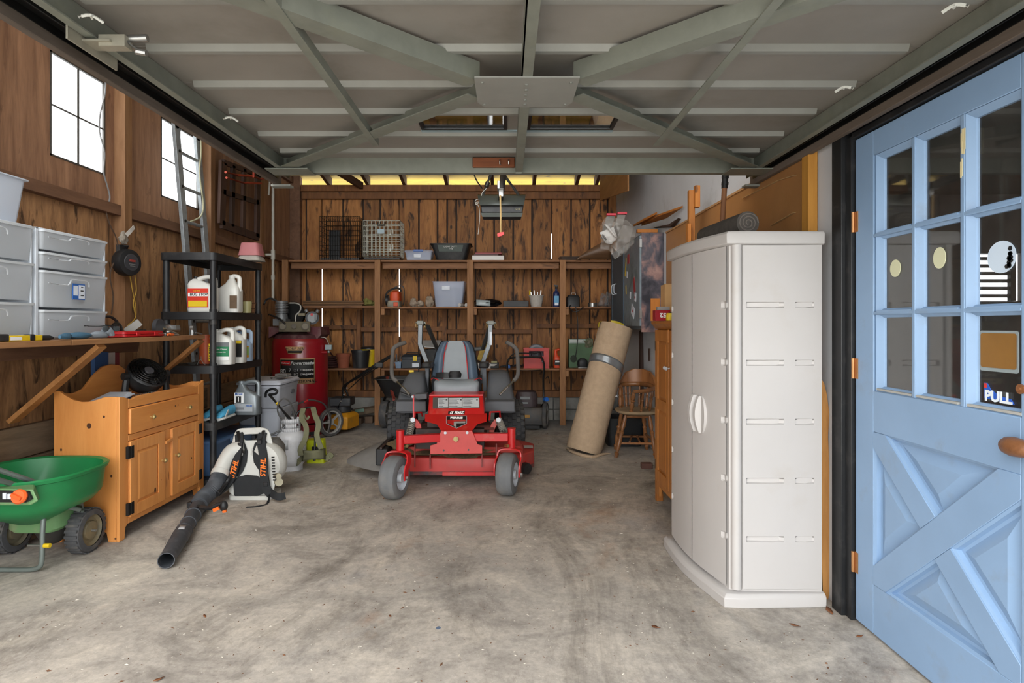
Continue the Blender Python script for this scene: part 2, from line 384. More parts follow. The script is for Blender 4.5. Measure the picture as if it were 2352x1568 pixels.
for x0, x1, z in ((-2.55, -2.08, 1.28), (-2.02, -1.5, 1.25), (-1.47, -.885, 1.26), (-.825, -.30, 1.22), (-.29, .37, 1.22), (.43, 1.0, 1.30), (1.0, 1.5, 1.30)):
    wb.part('girt', MB().bx(x0, x1, YB - .055, YB - .002, z - .03, z + .03), BAT, bevel=.003)
wb.part('plate', MB().bx(XL + .15, 1.45, YB - .09, YB - .001, 3.17, 3.26), BAT, bevel=.004)
wb.part('plate', MB().bx(XL + .15, 1.45, YB - .06, YB - .001, 3.07, 3.165), BAT, bevel=.004)
wb.part('sill', MB().bx(XL + .1, 1.5, YB - .10, YB - .001, .31, .40), BAT, bevel=.004)
CURB = mat('curb_concrete', '8a8883', .8, var=.2, scale=5, dirt='3f3c38', dfac=.55, dscale=2.2, bump=.3)
for a, b in ((-2.9, -1.7), (-1.69, -.5), (-.49, .65), (.66, 1.55)):
    wb.part('curb_block', MB().bx(a, b, YB - .14, YB + .1, 0, .145).bx(a, b, YB - .12, YB + .1, .15, .308), CURB, bevel=.005)
# ---- right wall, white, with the door opening
WW = mat('white_wall', 'c3c5c8', .75, var=.05, scale=3, dirt='8c8a84', dfac=.12, dscale=2.3)
wr = structure('wall_right', (1.555, 4, 0), 'white painted right wall')
XR = 1.555
wr.part('wall_board', MB().bx(XR, XR + .12, 2.84, 8.6, 0, 4.9), WW)
wr.part('wall_board', MB().bx(XR, XR + .12, 1.62, 2.84, 2.24, 4.9), WW)
wr.part('wall_board', MB().bx(XR, XR + .12, -.2, 1.62, 0, 4.9), WW)
MOLD = mat('black_mould', '55565a', .9, var=.3)
# ---- roof
roof = structure('ceiling', (-.7, 5, 3.3), 'underside of a sloping roof, yellow sheathing on dark rafters')
YW = wood('yellow_sheathing', 'd8b62a', 'b08c20', '5c4a18', 0, 1.6, dk=.3, rndv=.12)
def zr(y): return 3.36 + .17 * (8.6 - y)
def slab(y0, y1, x0, x1, dz0, dz1):
    return MB().add([(x0, y0, zr(y0) + dz0), (x1, y0, zr(y0) + dz0), (x1, y1, zr(y1) + dz0), (x0, y1, zr(y1) + dz0),
                     (x0, y0, zr(y0) + dz1), (x1, y0, zr(y0) + dz1), (x1, y1, zr(y1) + dz1), (x0, y1, zr(y1) + dz1)],
                    [(0, 3, 2, 1), (4, 5, 6, 7), (0, 1, 5, 4), (1, 2, 6, 5), (2, 3, 7, 6), (3, 0, 4, 7)])
ys = [2.2, 3.4, 4.6, 5.8, 7.0, 7.9, 8.85]
for i in range(len(ys) - 1):
    for x0, x1 in ((-3.2, -1.43), (-1.42, .38), (.39, 1.75)):
        roof.part('sheathing_board', slab(ys[i] + .003, ys[i + 1] - .003, x0, x1, 0, .03), YW)
RAF = wood('rafter_wood', '5e3f28', '3e2616', '1c100a', 1, 1, dk=.2, rndv=.2)
for x in (-2.46, -1.92, -1.41, -.82, -.19, .39, .98, 1.255): roof.part('rafter', slab(2.2, 8.54, x - .022, x + .022, -.13, -.002), RAF)
roof.part('brace', MB().bar((-2.0, 8.45, 3.24), (-2.42, 7.4, 3.42), .05, .09), RAF)
single('ply_offcut', MB().prism([(6.25, 2.69), (8.1, 2.965), (8.1, zr(8.1) - .134), (6.25, zr(6.25) - .134)], 1.248, 1.262, 'YZ'), wood('brown_board', '9a6a3c', '7d5228', None, 1, 1, knots=False), 'brown plywood sheet hanging from the rafters by the white wall', 'board')
# ---- black door frame
DBLK = mat('black_paint', '1b1c1e', .45, var=.25, dirt='4a4745', dfac=.22, dscale=9)
tr = structure('trim_1', (XR, 2.3, 0), 'black painted frame round the blue door')
tr.part('jamb', MB().bx(XR - .035, XR + .12, 2.765, 2.845, 0, 2.25), DBLK, bevel=.004)
tr.part('stop', MB().bx(XR - .015, XR + .12, 2.72, 2.763, 0, 2.16), DBLK, bevel=.004)
tr.part('header', MB().bx(XR - .035, XR + .12, 1.55, 2.762, 2.175, 2.25), DBLK, bevel=.004)
tr.part('header_stop', MB().bx(XR - .015, XR + .12, 1.6, 2.719, 2.145, 2.173), DBLK, bevel=.004)
tr.part('jamb', MB().bx(XR - .035, XR + .12, 1.55, 1.66, 0, 2.17), DBLK, bevel=.004)
# ---- blue door (door_1)
BLU = mat('blue_paint', '86a3c4', .42, var=.06, scale=3, dirt='7f8a97', dfac=.18, dscale=6, bump=.12)
WEAR = mat('worn_bead', 'a9a9a4', .7, var=.1)
D = structure('door_1', (XR, 2.71, 0), 'light blue wooden door with nine panes over a crossed panel')
DX0, DX1 = XR, XR + .04; Yh, Yl = 2.712, 1.69
cy = [(2.543, 2.355), (2.298, 2.109), (2.043, 1.849)]; cz = [(2.012, 1.713), (1.677, 1.387), (1.349, 1.061)]
D.part('stile', MB().bx(DX0, DX1, 2.580, Yh, .012, 2.14), BLU, bevel=.003, label='hinge side upright of the blue door')
D.part('stile', MB().bx(DX0, DX1, Yl, 1.84, .012, 2.14), BLU, bevel=.003)
D.part('rail', MB().bx(DX0, DX1, 1.84, 2.58, 2.035, 2.14), BLU, bevel=.003)
D.part('rail', MB().bx(DX0, DX1, 1.84, 2.58, .866, 1.04), BLU, bevel=.003)
D.part('rail', MB().bx(DX0, DX1, 1.84, 2.58, .012, .222), BLU, bevel=.003)
def molded(y0, y1, z0, z1):          # sloping bead round a pane
    a = .021; mb = MB()
    o = [(y0 - a, z0 - a), (y1 + a, z0 - a), (y1 + a, z1 + a), (y0 - a, z1 + a)]; i = [(y0, z0), (y1, z0), (y1, z1), (y0, z1)]
    mb.loft([[Vector((DX0 + .002, y, z)) for y, z in o], [Vector((DX0 + .022, y, z)) for y, z in i], [Vector((DX0 + .034, y, z)) for y, z in i], [Vector((DX0 + .034, y, z)) for y, z in o]], False, True)
    return mb
for yb in (2.3265, 2.076): D.part('muntin', MB().bx(DX0 - .001, DX1, yb - .0095, yb + .0095, 1.04, 2.035), BLU, bevel=.003)
for zb in (1.695, 1.368): D.part('muntin', MB().bx(DX0 - .0005, DX1, 1.84, 2.58, zb - .0075, zb + .0075), BLU, bevel=.003)
DG = pane_glass('door_glass', .05, '77736c', 1.5)
for (ya, yb) in cy:
    for (za, zb) in cz:
        p = D.part('pane', MB().bx(DX0 + .026, DX0 + .029, yb - .004, ya + .004, za - .0 if 0 else za if za < zb else zb, max(za, zb)), DG)
        D.part('bead', molded(yb, ya, min(za, zb), max(za, zb)), BLU)
        D.part('sill_bead', MB().bx(DX0 - .001, DX0 + .02, yb - .012, ya + .012, min(za, zb) - .016, min(za, zb) - .008), WEAR if min(za, zb) < 1.1 else BLU)
# crossed lower panel
py0, py1, pz0, pz1 = 1.84, 2.58, .222, .866
D.part('panel_back', MB().bx(DX0 + .029, DX0 + .036, py0, py1, pz0, pz1), BLU)
A = (2.575, .235); B_ = (1.845, .855)            # long bar: bottom hinge side to top latch side
def dbar(p, q, w, x0): 
    p = Vector((0,) + p); q = Vector((0,) + q); d = (q - p).normalized(); n = Vector((0, -d.z, d.y)) * w / 2
    pts = [p + n, q + n, q - n, p - n]; return MB().prism([(v.y, v.z) for v in pts], x0, DX0 + .03, 'YZ')
def clipbar(p, q, w, x0):
    """bar clipped to the panel rectangle"""
    p = Vector(p); q = Vector(q); d = (q - p).normalized(); n = Vector((-d.y, d.x)) * w / 2; d = d * .3
    poly = [p - d + n, q + d + n, q + d - n, p - d - n]
    for ax, lim, sg in ((0, py0, 1), (0, py1, -1), (1, pz0, 1), (1, pz1, -1)):
        out = []
        for i in range(len(poly)):
            a, b = poly[i], poly[(i + 1) % len(poly)]; fa, fb = sg * (a[ax] - lim), sg * (b[ax] - lim)
            if fa >= 0: out.append(a)
            if fa * fb < 0: out.append(a + (b - a) * (fa / (fa - fb)))
        poly = out
    return MB().prism([(v.x, v.y) for v in poly], x0, DX0 + .03, 'YZ')
D.part('diagonal_bar', clipbar((2.58, .225), (1.84, .866), .112, DX0 - .001), BLU, bevel=.002)
c0 = Vector(((2.58 + 1.84) / 2, (.225 + .866) / 2)); dd = (Vector((1.84, .866)) - Vector((2.58, .225))).normalized(); nn = Vector((-dd.y, dd.x))
def half(s):
    a = c0 + nn * s * .058; e = Vector((2.58, .866)) if (Vector((2.58, .866)) - c0).dot(nn * s) > 0 else Vector((1.84, .222))
    d = (e - a).normalized(); n = Vector((-d.y, d.x)) * .05
    poly = [a + n, e + n, e - n, a - n]
    out = []
    return a, e
for s in (1, -1):
    a, e = half(s); d = (e - a).normalized(); n = Vector((-d.y, d.x)) * .052; ee = e + d * .1
    poly = [a + n, ee + n, ee - n, a - n]
    # keep the inner end flush with the long bar
    for i in (0, 3):
        off = (poly[i] - c0).dot(nn * s) - .057; poly[i] = poly[i] - d * (off / d.dot(nn * s))
    for ax, lim, sg in ((0, py0, 1), (0, py1, -1), (1, pz0, 1), (1, pz1, -1)):
        out = []
        for i in range(len(poly)):
            p_, q_ = poly[i], poly[(i + 1) % len(poly)]; fa, fb = sg * (p_[ax] - lim), sg * (q_[ax] - lim)
            if fa >= 0: out.append(p_)
            if fa * fb < 0: out.append(p_ + (q_ - p_) * (fa / (fa - fb)))
        poly = out
    D.part('diagonal_bar', MB().prism([(v.x, v.y) for v in poly], DX0 - .001, DX0 + .03, 'YZ'), BLU, bevel=.002)
# four raised triangles between the bars
L0, L1 = Vector((2.58, .225)), Vector((1.84, .866))
cx = c0
def tri(pts, inset=.055):
    pts = [Vector(p) for p in pts]; g = sum(pts, Vector((0, 0))) / 3
    def ins(k):
        o = []
        for i in range(3):
            a, b, c = pts[i - 1], pts[i], pts[(i + 1) % 3]
            u = (a - b).normalized(); v = (c - b).normalized(); h = u.angle(v) / 2; bis = (u + v).normalized(); o.append(b + bis * (k / math.sin(h)))
        return o
    r0, r1, r2 = pts, ins(.022), ins(inset)
    mk = lambda r, x: [Vector((x, p.x, p.y)) for p in r]
    rg = [mk(r0, DX0 + .004), mk(ins(.008), DX0 + .010), mk(ins(.012), DX0 + .026), mk(ins(.022), DX0 + .028), mk(ins(.060), DX0 + .012), mk(ins(.063), DX0 + .011)]
    m = MB().loft(rg, False); return m.add(rg[-1], [(0, 1, 2)])
o_ = nn * .056
if (Vector((2.58, .866)) - c0).dot(nn) < 0: o_ = -o_
ups = (Vector((2.58, .866)) - (c0 + o_)).normalized(); n2 = Vector((-ups.y, ups.x)) * .052
if n2.y < 0: n2 = -n2           # n2 points up/left
def isect(p, d, q, e):
    den = d.x * e.y - d.y * e.x; t = ((q.x - p.x) * e.y - (q.y - p.y) * e.x) / den; return p + d * t
def tri_by(side, sgn):
    base = c0 + o_ * side; cut = c0 + n2 * sgn
    corner_ = Vector((2.58, .866)) if side > 0 else Vector((1.84, .222)); dv = (corner_ - (c0 + o_ * side)).normalized()
    p_in = isect(base, dd, c0 + o_ * side + n2 * sgn, dv)
    # edges of the panel
    horiz = (side > 0) == (sgn > 0)
    if side > 0:
        if sgn > 0: q1 = isect(c0 + o_ + n2, dv, Vector((0, pz1)), Vector((1, 0))); q2 = isect(base, dd, Vector((0, pz1)), Vector((1, 0)))
        else: q1 = isect(c0 + o_ - n2, dv, Vector((py1, 0)), Vector((0, 1))); q2 = isect(base, dd, Vector((py1, 0)), Vector((0, 1)))
    else:
        if sgn > 0: q1 = isect(c0 - o_ + n2, dv, Vector((py0, 0)), Vector((0, 1))); q2 = isect(base, dd, Vector((py0, 0)), Vector((0, 1)))
        else: q1 = isect(c0 - o_ - n2, dv, Vector((0, pz0)), Vector((1, 0))); q2 = isect(base, dd, Vector((0, pz0)), Vector((1, 0)))
    return [p_in, q1, q2]
for side in (1, -1):
    for sgn in (1, -1): D.part('raised_panel', tri(tri_by(side, sgn)), BLU, ang=20)
# worn, paint-bare bead edges
def beadline(a, b, wd=.014): return MB().bar((DX0 + .0115, a[0], a[1]), (DX0 + .0115, b[0], b[1]), wd, .006, (1, 0, 0))
HNG = mat('hinge_brass', 'b8875a', .45, .8, var=.2)
for z in (1.73, 1.08, .22): 
    h = D.part('hinge', MB().cyl((DX0 - .008, 2.717, z), (DX0 - .008, 2.717, z + .09), .007, n=10).bx(DX0 - .004, DX0 + .0, 2.69, 2.717, z, z + .09).bx(DX0 - .004, DX0 + .02, 2.718, 2.74, z, z + .09), HNG, label='brass hinge on the blue door')
KN = wood('knob_wood', '8e5f3c', '6e4326', None, 0, 3, .4, knots=False)
kz = CZ - (1031 - VY) / 768 * 1.0; kY = 1.80
hz = CZ - (1031 - VY) * kY / F
D.part('handle', MB().lathe([(.019, -.015), (.026, -.004), (.030, .02), (.027, .05), (.022, .07), (.016, .078)], (DX0 - .012 - .015, kY + .055, hz), 16, (0, -1, 0)).cyl((DX0 - .03, kY - .01, hz), (DX0 + .002, kY - .01, hz), .012), KN, label='turned wooden door handle')
lz = CZ - (893 - VY) * 1.84 / F
D.part('latch', MB().cyl((DX0 - .006, 1.838, lz), (DX0 + .001, 1.838, lz), .015).bx(DX0 - .004, DX0 + .001, 1.80, 1.842, lz - .012, lz + .012).cyl((DX0 - .012, 1.838, lz), (DX0 - .004, 1.838, lz), .007), KN)
def onpane(px, py): Y = (XR + .02 - 0) * F / (px - VX); return Vector((XR + .024, Y, CZ - (py - VY) * Y / F))
def sticker(name, px, py, w_, h_, m, label, n=22):
    c = onpane(px, py); pts = [(c.y + math.cos(2 * math.pi * i / n) * w_ / 2, c.z + math.sin(2 * math.pi * i / n) * h_ / 2) for i in range(n)]
    return D.part(name, MB().prism(pts, DX0 + .0235, DX0 + .0255, 'YZ'), m, label=label)
CREAM = mat('cream_sticker', 'd8d8b4', .6, var=.04)
sticker('sticker', 2054, 616, .066, .070, CREAM, 'cream round sticker in the left middle pane')
sticker('sticker', 2155, 592, .064, .078, CREAM, 'cream round sticker in the centre pane')
s3 = sticker('sticker', 2297, 590, .113, .103, mat('pale_sticker', 'ccdcec', .5, var=.03), 'pale blue round sticker with a spotted dark crescent')
mb = MB(); cpt = onpane(2308, 588)
for k in range(11):
    a = rng.uniform(-1, 1); q = (cpt.y - .006 - .012 * (1 - a * a) + rng.uniform(-.006, .006), cpt.z + a * .036)
    mb.prism([(q[0] + .008 * math.cos(t), q[1] + .008 * math.sin(t)) for t in [i * math.pi / 3 for i in range(6)]], DX0 + .022, DX0 + .0233, 'YZ')
D.part('crescent', mb, BPRINT, s3)
p0 = onpane(2247, 780); p1 = onpane(2337, 852)
def plate(name, a, b, m, x, label=None, parent=None, r=.008):
    y0, y1 = sorted((a[0], b[0])); z0, z1 = sorted((a[1], b[1]))
    return D.part(name, MB().prism([(q.x, q.y) for q in rr((y0 + y1) / 2, (z0 + z1) / 2, y1 - y0, z1 - z0, r, 0)], x, x + .0015, 'YZ'), m, parent, label)
q0, q1 = onpane(2248, 776), onpane(2338, 856)
pl = plate('notice', (q0.y, 1.300), (q1.y + .002, 1.168), mat('clear_tape', '8f9a9c', .4), DX0 + .0235, 'brown rectangular notice taped inside the lower right pane')
plate('notice_face', (q0.y - .006, 1.292), (q1.y + .008, 1.180), mat('brown_notice', '8a6330', .35, var=.12), DX0 + .0215, parent=pl)
# torn PULL sticker
PB = mat('sticker_blue', '2458b8', .5); SW = mat('sticker_white', 'dfe6ea', .5)
b0 = onpane(2262, 920); zb = 1.078
st = D.part('sticker', MB().prism([(2.012, 1.078), (1.893, 1.070), (1.905, 1.086), (1.95, 1.092), (1.985, 1.108), (2.000, 1.128), (2.012, 1.128)], DX0 + .0235, DX0 + .0255, 'YZ'), PB, label='torn blue and white PULL sticker at the pane bottom')
text(D, 'PULL', .047, SW, (DX0 + .0225, 1.953, 1.086), (0, -1, 0), (0, 0, 1), st, 'lettering', ox=1.05, bold=.002)
D.part('sticker_stripe', MB().bx(DX0 + .0225, DX0 + .0232, 2.0, 2.0115, 1.112, 1.127), mat('sticker_red', 'c8342c', .5), st)
scr = MB()
for k in range(9):
    yy = 2.072 + rng.uniform(-.009, .009); z = rng.uniform(1.80, 1.97); scr.bx(DX0 - .0022 - k * .0001, DX0 - .0012, yy - .003, yy + .003, z, min(1.985, z + rng.uniform(.03, .09)))
D.part('scraped_paint', scr, mat('bare_cream', 'd9cda2', .8), label='cream scraped paint on the muntin')
for z0, z1, y in ((2.05, 2.14, 1.858), (1.90, 1.93, 2.30)): pass
# ---- side room seen through the door glass
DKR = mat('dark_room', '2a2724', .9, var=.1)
sr = structure('wall_side_room', (4, 3, 0), 'dark side room behind the glazed door')
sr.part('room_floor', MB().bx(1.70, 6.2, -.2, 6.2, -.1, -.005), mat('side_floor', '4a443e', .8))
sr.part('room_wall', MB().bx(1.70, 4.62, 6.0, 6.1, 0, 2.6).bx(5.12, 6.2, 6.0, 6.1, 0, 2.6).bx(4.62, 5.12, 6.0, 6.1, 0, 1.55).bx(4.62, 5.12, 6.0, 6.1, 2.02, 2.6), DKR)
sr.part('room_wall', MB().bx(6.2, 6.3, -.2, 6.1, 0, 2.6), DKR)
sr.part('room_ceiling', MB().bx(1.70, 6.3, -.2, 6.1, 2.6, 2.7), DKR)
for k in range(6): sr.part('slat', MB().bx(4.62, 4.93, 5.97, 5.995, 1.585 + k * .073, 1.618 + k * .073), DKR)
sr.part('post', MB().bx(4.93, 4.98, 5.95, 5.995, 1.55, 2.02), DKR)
# ---- overhead door (door_2) lying open under the roof
O = structure('door_2', (.075, 2.29, 2.2), 'open overhead steel garage door with crossed bracing')
DG1 = mat('door_sheet', '86817a', .6, var=.10, scale=3, dirt='5f5a50', dfac=.25, dscale=1.6)
DG2 = mat('door_frame_steel', '7f8278', .55, .2, var=.12, scale=10, dirt='8a8c78', dfac=.2)
DG3 = mat('door_rib', '8b8b85', .55, .1, var=.08, scale=6)
x0, x1, ya, yb = -1.29, 1.44, 1.06, 3.54; zb_, zp = 2.20, 2.285
# sheet with two window openings near its rear edge
wA = (-.40, -.01, 2.77, 2.99); wB = (.12, .51, 2.77, 2.99)
yr = [ya, 1.46, 1.785, 2.117, 2.434, 2.741, 3.064, 3.356, yb]
for i in range(len(yr) - 1):
    a, b = yr[i] + .002, yr[i + 1] - .002; mb = MB()
    if i == 5:
        mb.bx(x0, wA[0], a, b, zp, zp + .012).bx(wA[1], wB[0], a, b, zp, zp + .012).bx(wB[1], x1, a, b, zp, zp + .012)
        for q in (wA, wB): mb.bx(q[0], q[1], a, q[2], zp, zp + .012).bx(q[0], q[1], q[3], b, zp, zp + .012)
    else: mb.bx(x0, x1, a, b, zp, zp + .012)
    O.part('sheet_panel', mb, DG1)
for y in yr[1:-1]:
    O.part('rib', MB().loft([[Vector((x, y + dy, zp + dz)) for dy, dz in ((-.022, 0), (-.012, -.022), (.012, -.022), (.022, 0))] for x in (x0 + .05, x1 - .05)]), DG3)
LITEB = mat('pane_frame_paint', '8ea0a6', .5)
for q in (wA, wB):
    f = O.part('window_frame', MB().bx(q[0] - .015, q[0], q[2], q[3], zp - .008, zp + .016).bx(q[1], q[1] + .015, q[2], q[3], zp - .008, zp + .016).bx(q[0] - .015, q[1] + .015, q[2] - .015, q[2], zp - .008, zp + .016).bx(q[0] - .015, q[1] + .015, q[3], q[3] + .015, zp - .008, zp + .016), BLKM)
    O.part('pane', MB().bx(q[0], q[1], q[2], q[3], zp + .002, zp + .005), pane_glass('lite_glass', .04, '50483e', 2.2), f)
O.part('blue_strip', MB().bx(-.42, .53, 3.022, 3.045, zp - .006, zp - .0005), LITEB)
def angle(p0, p1, w_=.07, h_=.07, t=.005, side=1):
    """L-section: flat flange at the bottom plus web at one side"""
    p0 = Vector(p0); p1 = Vector(p1); d = (p1 - p0).normalized(); n = Vector((-d.y, d.x, 0)) * side
    sec = [(0, 0), (w_, 0), (w_, t), (t, t), (t, h_), (0, h_)]
    return MB().loft([[p + n * a + Vector((0, 0, b)) for a, b in sec] for p in (p0, p1)])
O.part('frame_angle', angle((x0, ya, zb_), (x0, yb, zb_), .03, .082, side=-1), DG2)
O.part('frame_angle', angle((x1, ya, zb_), (x1, yb, zb_), .03, .082, side=1), DG2)
O.part('frame_angle', MB().bx(x0, x1, yb - .012, yb, zb_ - .003, zp).bx(x0, x1, yb, yb + .035, zb_ - .003, zb_ + .003).bx(x0, x1, yb - .002, yb + .03, zb_ + .075, zp + .006), DG2, label='rear edge beam of the overhead door')
O.part('frame_angle', angle((x0, ya, zb_), (x1, ya, zb_), .05, .082, side=1), DG2)
cxp, cyp = .075, 2.30
for (xa, yy) in ((x0 + .03, yb - .03), (x1 - .03, yb - .03), (x0 + .03, ya + .03), (x1 - .03, ya + .03)):
    e = Vector((cxp + (.17 if xa > 0 else -.17), cyp + (.09 if yy > 2.3 else -.09), zb_ + .002)); a = Vector((xa, yy, zb_ + .002))
    sd = -1 if (xa > 0) == (yy > 2.3) else 1
    O.part('diagonal_brace', angle(e, a, .075, .07, .004, sd), DG2)
O.part('gusset_plate', MB().prism([(-.112, 2.16), (.262, 2.16), (.262, 2.40), (.235, 2.455), (-.085, 2.455), (-.112, 2.40)], zb_ - .006, zb_ - .0005, 'XY'), DG3)
bl = MB()
for yy in (2.22, 2.27, 2.32, 2.37, 2.42): bl.cyl((.075, yy, zb_ - .011), (.075, yy, zb_ - .005), .006, n=8)
for xx in (-.085, .235): 
    for yy in (2.2, 2.42): bl.cyl((xx, yy, zb_ - .011), (xx, yy, zb_ - .005), .005, n=8)
O.part('bolts', bl, GALV)
for xx in (-.625, .755): O.part('strut', angle((xx, 1.50, zb_ - .002), (xx, 3.0, zb_ - .002), .03, .035, side=1), DG2)
O.part('centre_strut', MB().bx(.055, .095, ya, 2.16, zb_, zb_ + .005).bx(.055, .06, ya, 2.16, zb_, zb_ + .07), DG2)
O.part('centre_strut', MB().bx(.055, .095, 2.456, yb - .03, zb_ - .004, zb_ + .001).bx(.055, .06, 2.456, yb - .03, zb_, zb_ + .07).bx(.055, .092, yb - .036, yb - .013, zb_ - .012, zp), DG2)
for xx in (x0 + .06, x1 - .06): O.part('corner_plate', MB().bx(xx - .12, xx + .12, yb - .13, yb + .02, zb_ - .010, zb_ - .004), DG2)
WBK = wood('red_brown_block', '96552f', '713c1e', '3a1f12', 0, 1.5)
bk = O.part('wood_block', MB().bx(-.192, .050, yb - .036, yb - .0125, zb_ + .025, zp - .004), WBK, bevel=.003, label='red-brown wooden block on the rear beam')
for xx in (-.035, .015): O.part('hook', MB().tube([(xx, yb - .036, 2.262), (xx, yb - .055, 2.26), (xx, yb - .062, 2.25), (xx, yb - .058, 2.238), (xx + .004, yb - .048, 2.236)], .0035, 6), STEEL, bk)
lb = O.part('lock_bracket', MB().bx(-1.300, -1.294, 1.80, 2.03, 2.165, 2.25).bx(-1.297, -1.21, 1.86, 1.93, 2.185, 2.192).bx(-1.25, -1.17, 1.87, 1.91, 2.175, 2.21), mat('bracket_zinc', 'a39f90', .5, .5, var=.15), label='zinc lock bracket at the side of the door')
O.part('lock_bolt', MB().cyl((-1.29, 1.89, 2.20), (-1.12, 1.905, 2.215), .012, n=10).tube([(-1.18, 1.89, 2.2), (-1.15, 1.9, 2.17), (-1.12, 1.9, 2.165)], .01, 8), STEEL, lb)
TIE = mat('white_tie', 'cfd0c8', .6)
for (px, py) in ((180, 35), (512, 270), (1960, 200), (2225, 10), (1412, 180)):
    Y = F * .90 / (VY - py); p = P(px, py, Y); p.z = 2.255 if px > 1300 and px < 1500 else 2.215; mb = MB(); sgn = 1 if px < 1176 else -1
    mb.tube([p, p + Vector((.03 * sgn, .01, .01)), p + Vector((.05 * sgn, .035, .0))], .005, 5, 3).tube([p + Vector((.02 * sgn, .03, .01)), p + Vector((.035 * sgn, 0, .005))], .004, 5)
    O.part('cable_tie', mb, TIE)
# ---- tracks
RW = wood('rail_wood', '6e6258', '50463c', '2c2420', 1, 1, dk=.2)
for k, (a, b, c_, d) in enumerate(((-1.402, -1.376, -1.375, -1.305), (1.496, 1.522, 1.449, 1.495))):
    T = structure('trim_%d' % (k + 2), (a, 2.3, 2.2), 'black steel door track on a wooden rail')
    T.part('rail_board', MB().bx(a, b, -.1, 3.74, 2.165, 2.30), RW, bevel=.003)
    T.part('track', MB().bx(c_, d, -.1, 3.68, 2.225, 2.235).bx(c_, c_ + .004, -.1, 3.68, 2.20, 2.30).bx(d - .004, d, -.1, 3.68, 2.20, 2.30), BLKM)
    T.part('end_plate', MB().bx(min(a, c_) - .01, max(b, d) + .01, 3.66, 3.72, 2.150, 2.162), GALV)
    for q in ((a + b) / 2,):
        T.part('hanger', MB().bx(q - .02, q + .02, 3.5, 3.54, 2.30, zr(3.5) - .0).bx(q - .02, q + .02, 1.3 * 0 + 2.4, 2.44, 2.30, zr(2.4)), GALV)
# ================================================================== LEFT SIDE
# ---- workbench
SHW = wood('shelf_wood', 'a5784e', '7d5535', '4a2f1c', 1, 1.2, dk=.2, rndv=.1)
BRW = wood('brace_wood', 'b07a44', '8d5c2e', '5d3a1c', 1, 1.4, dk=.1, rndv=.12)
T = Thing('workbench', 'long rough wooden wall bench holding the clear drawer towers', 'workbench', (-2.65, 3.6, 1.2))
T.part('bench_top', MB().bx(XL + .09, -2.35, 2.1, 3.3, 1.207, 1.237), SHW, bevel=.003)
T.part('bench_top', MB().bx(XL + .09, -2.35, 3.303, 4.762, 1.207, 1.237), SHW, bevel=.003)
T.part('ledger', MB().bx(XL + .088, XL + .13, 2.1, 4.755, 1.11, 1.205), GIRT)
for yb_ in (3.58, 4.749):
    T.part('brace', MB().bar((XL + .10, yb_, .75), (-2.375, yb_, 1.195), .028, .075, (0, 1, 0)), BRW, bevel=.003)
bench_mark = set(bpy.data.objects)
# ---- drawer towers
FRW = mat('tower_frame', 'c9cfd6', .4, var=.02)
CLR = glass('clear_drawer', 'd4d8dc', .46, .25, True)
CLR2 = glass('clear_drawer_rim', 'dde2e6', .75, .25, True)
def tower(y0, y1, zs, label, xf=-2.47, xb=-2.89):
    T = Thing('drawer_tower', label, 'drawers', ((xf + xb) / 2, (y0 + y1) / 2, 1.2355), group=None)
    zt = zs[0]; zb = 1.238
    T.part('frame', MB().bx(xb, xf, y0, y0 + .022, zb, zt).bx(xb, xf, y1 - .012, y1, zb, zt).bx(xb, xf, y0, y1, zt - .012, zt).bx(xb, xb + .01, y0, y1, zb, zt).bx(xb, xf, y0, y1, zb, zb + .01), FRW, bevel=.004)
    for i in range(len(zs) - 1):
        a, b = zs[i + 1] + .006, zs[i] - .016
        ya, yb_ = y0 + .026, y1 - .004
        rings = [rr((xf + xb) / 2 + .012, (ya + yb_) / 2, xf - xb - .02, yb_ - ya - .02, .02, a), rr((xf + xb) / 2 + .016, (ya + yb_) / 2, xf - xb, yb_ - ya, .02, b)]
        inn = [rr((xf + xb) / 2 + .016, (ya + yb_) / 2, xf - xb - .008, yb_ - ya - .008, .018, b), rr((xf + xb) / 2 + .012, (ya + yb_) / 2, xf - xb - .03, yb_ - ya - .03, .018, a + .005)]
        d = T.part('drawer', MB().loft(rings + inn), CLR)
        T.part('rim', MB().loft([rr((xf + xb) / 2 + .018, (ya + yb_) / 2, xf - xb + .006, yb_ - ya + .006, .02, b - .004), rr((xf + xb) / 2 + .018, (ya + yb_) / 2, xf - xb + .010, yb_ - ya + .008, .02, b + .008), rr((xf + xb) / 2 + .018, (ya + yb_) / 2, xf - xb - .012, yb_ - ya - .012, .02, b + .008), rr((xf + xb) / 2 + .018, (ya + yb_) / 2, xf - xb - .012, yb_ - ya - .012, .02, b - .004)], False, True), CLR2, d)
        ym = (ya + yb_) / 2; h = b - a; xx = xf + .020
        T.part('handle', MB().tube([(xx, ya + .04, b - .3 * h + .0), (xx + .003, ym - .085, b - .33 * h), (xx + .010, ym - .07, b - .17 * h), (xx + .014, ym, b - .15 * h), (xx + .010, ym + .07, b - .17 * h), (xx + .004, ym + .085, b - .33 * h)], .004, 6, 2), CLR, d)
    return T
t1 = tower(3.20, 3.76, [1.835, 1.715, 1.617, 1.407, 1.238], 'clear four-drawer tower with a product label, far one on the bench')
t1.part('drawer_contents', MB().sph((-2.66, 3.48, 1.45), (.10, .14, .05)).box((-2.66, 3.45, 1.65), (.15, .3, .03)), mat('grey_stuff', '8a949e', .8))
LBW = mat('label_white', 'd5dbe4', .5); LBB = mat('label_blue', '2d5fa8', .5, var=.1)
lab = t1.part('product_label', MB().bx(-2.448, -2.444, 3.44, 3.54, 1.462, 1.552), LBB)
t1.part('label_patch', MB().bx(-2.4438, -2.443, 3.487, 3.536, 1.468, 1.545).bx(-2.4438, -2.443, 3.445, 3.48, 1.485, 1.540), LBW, lab)
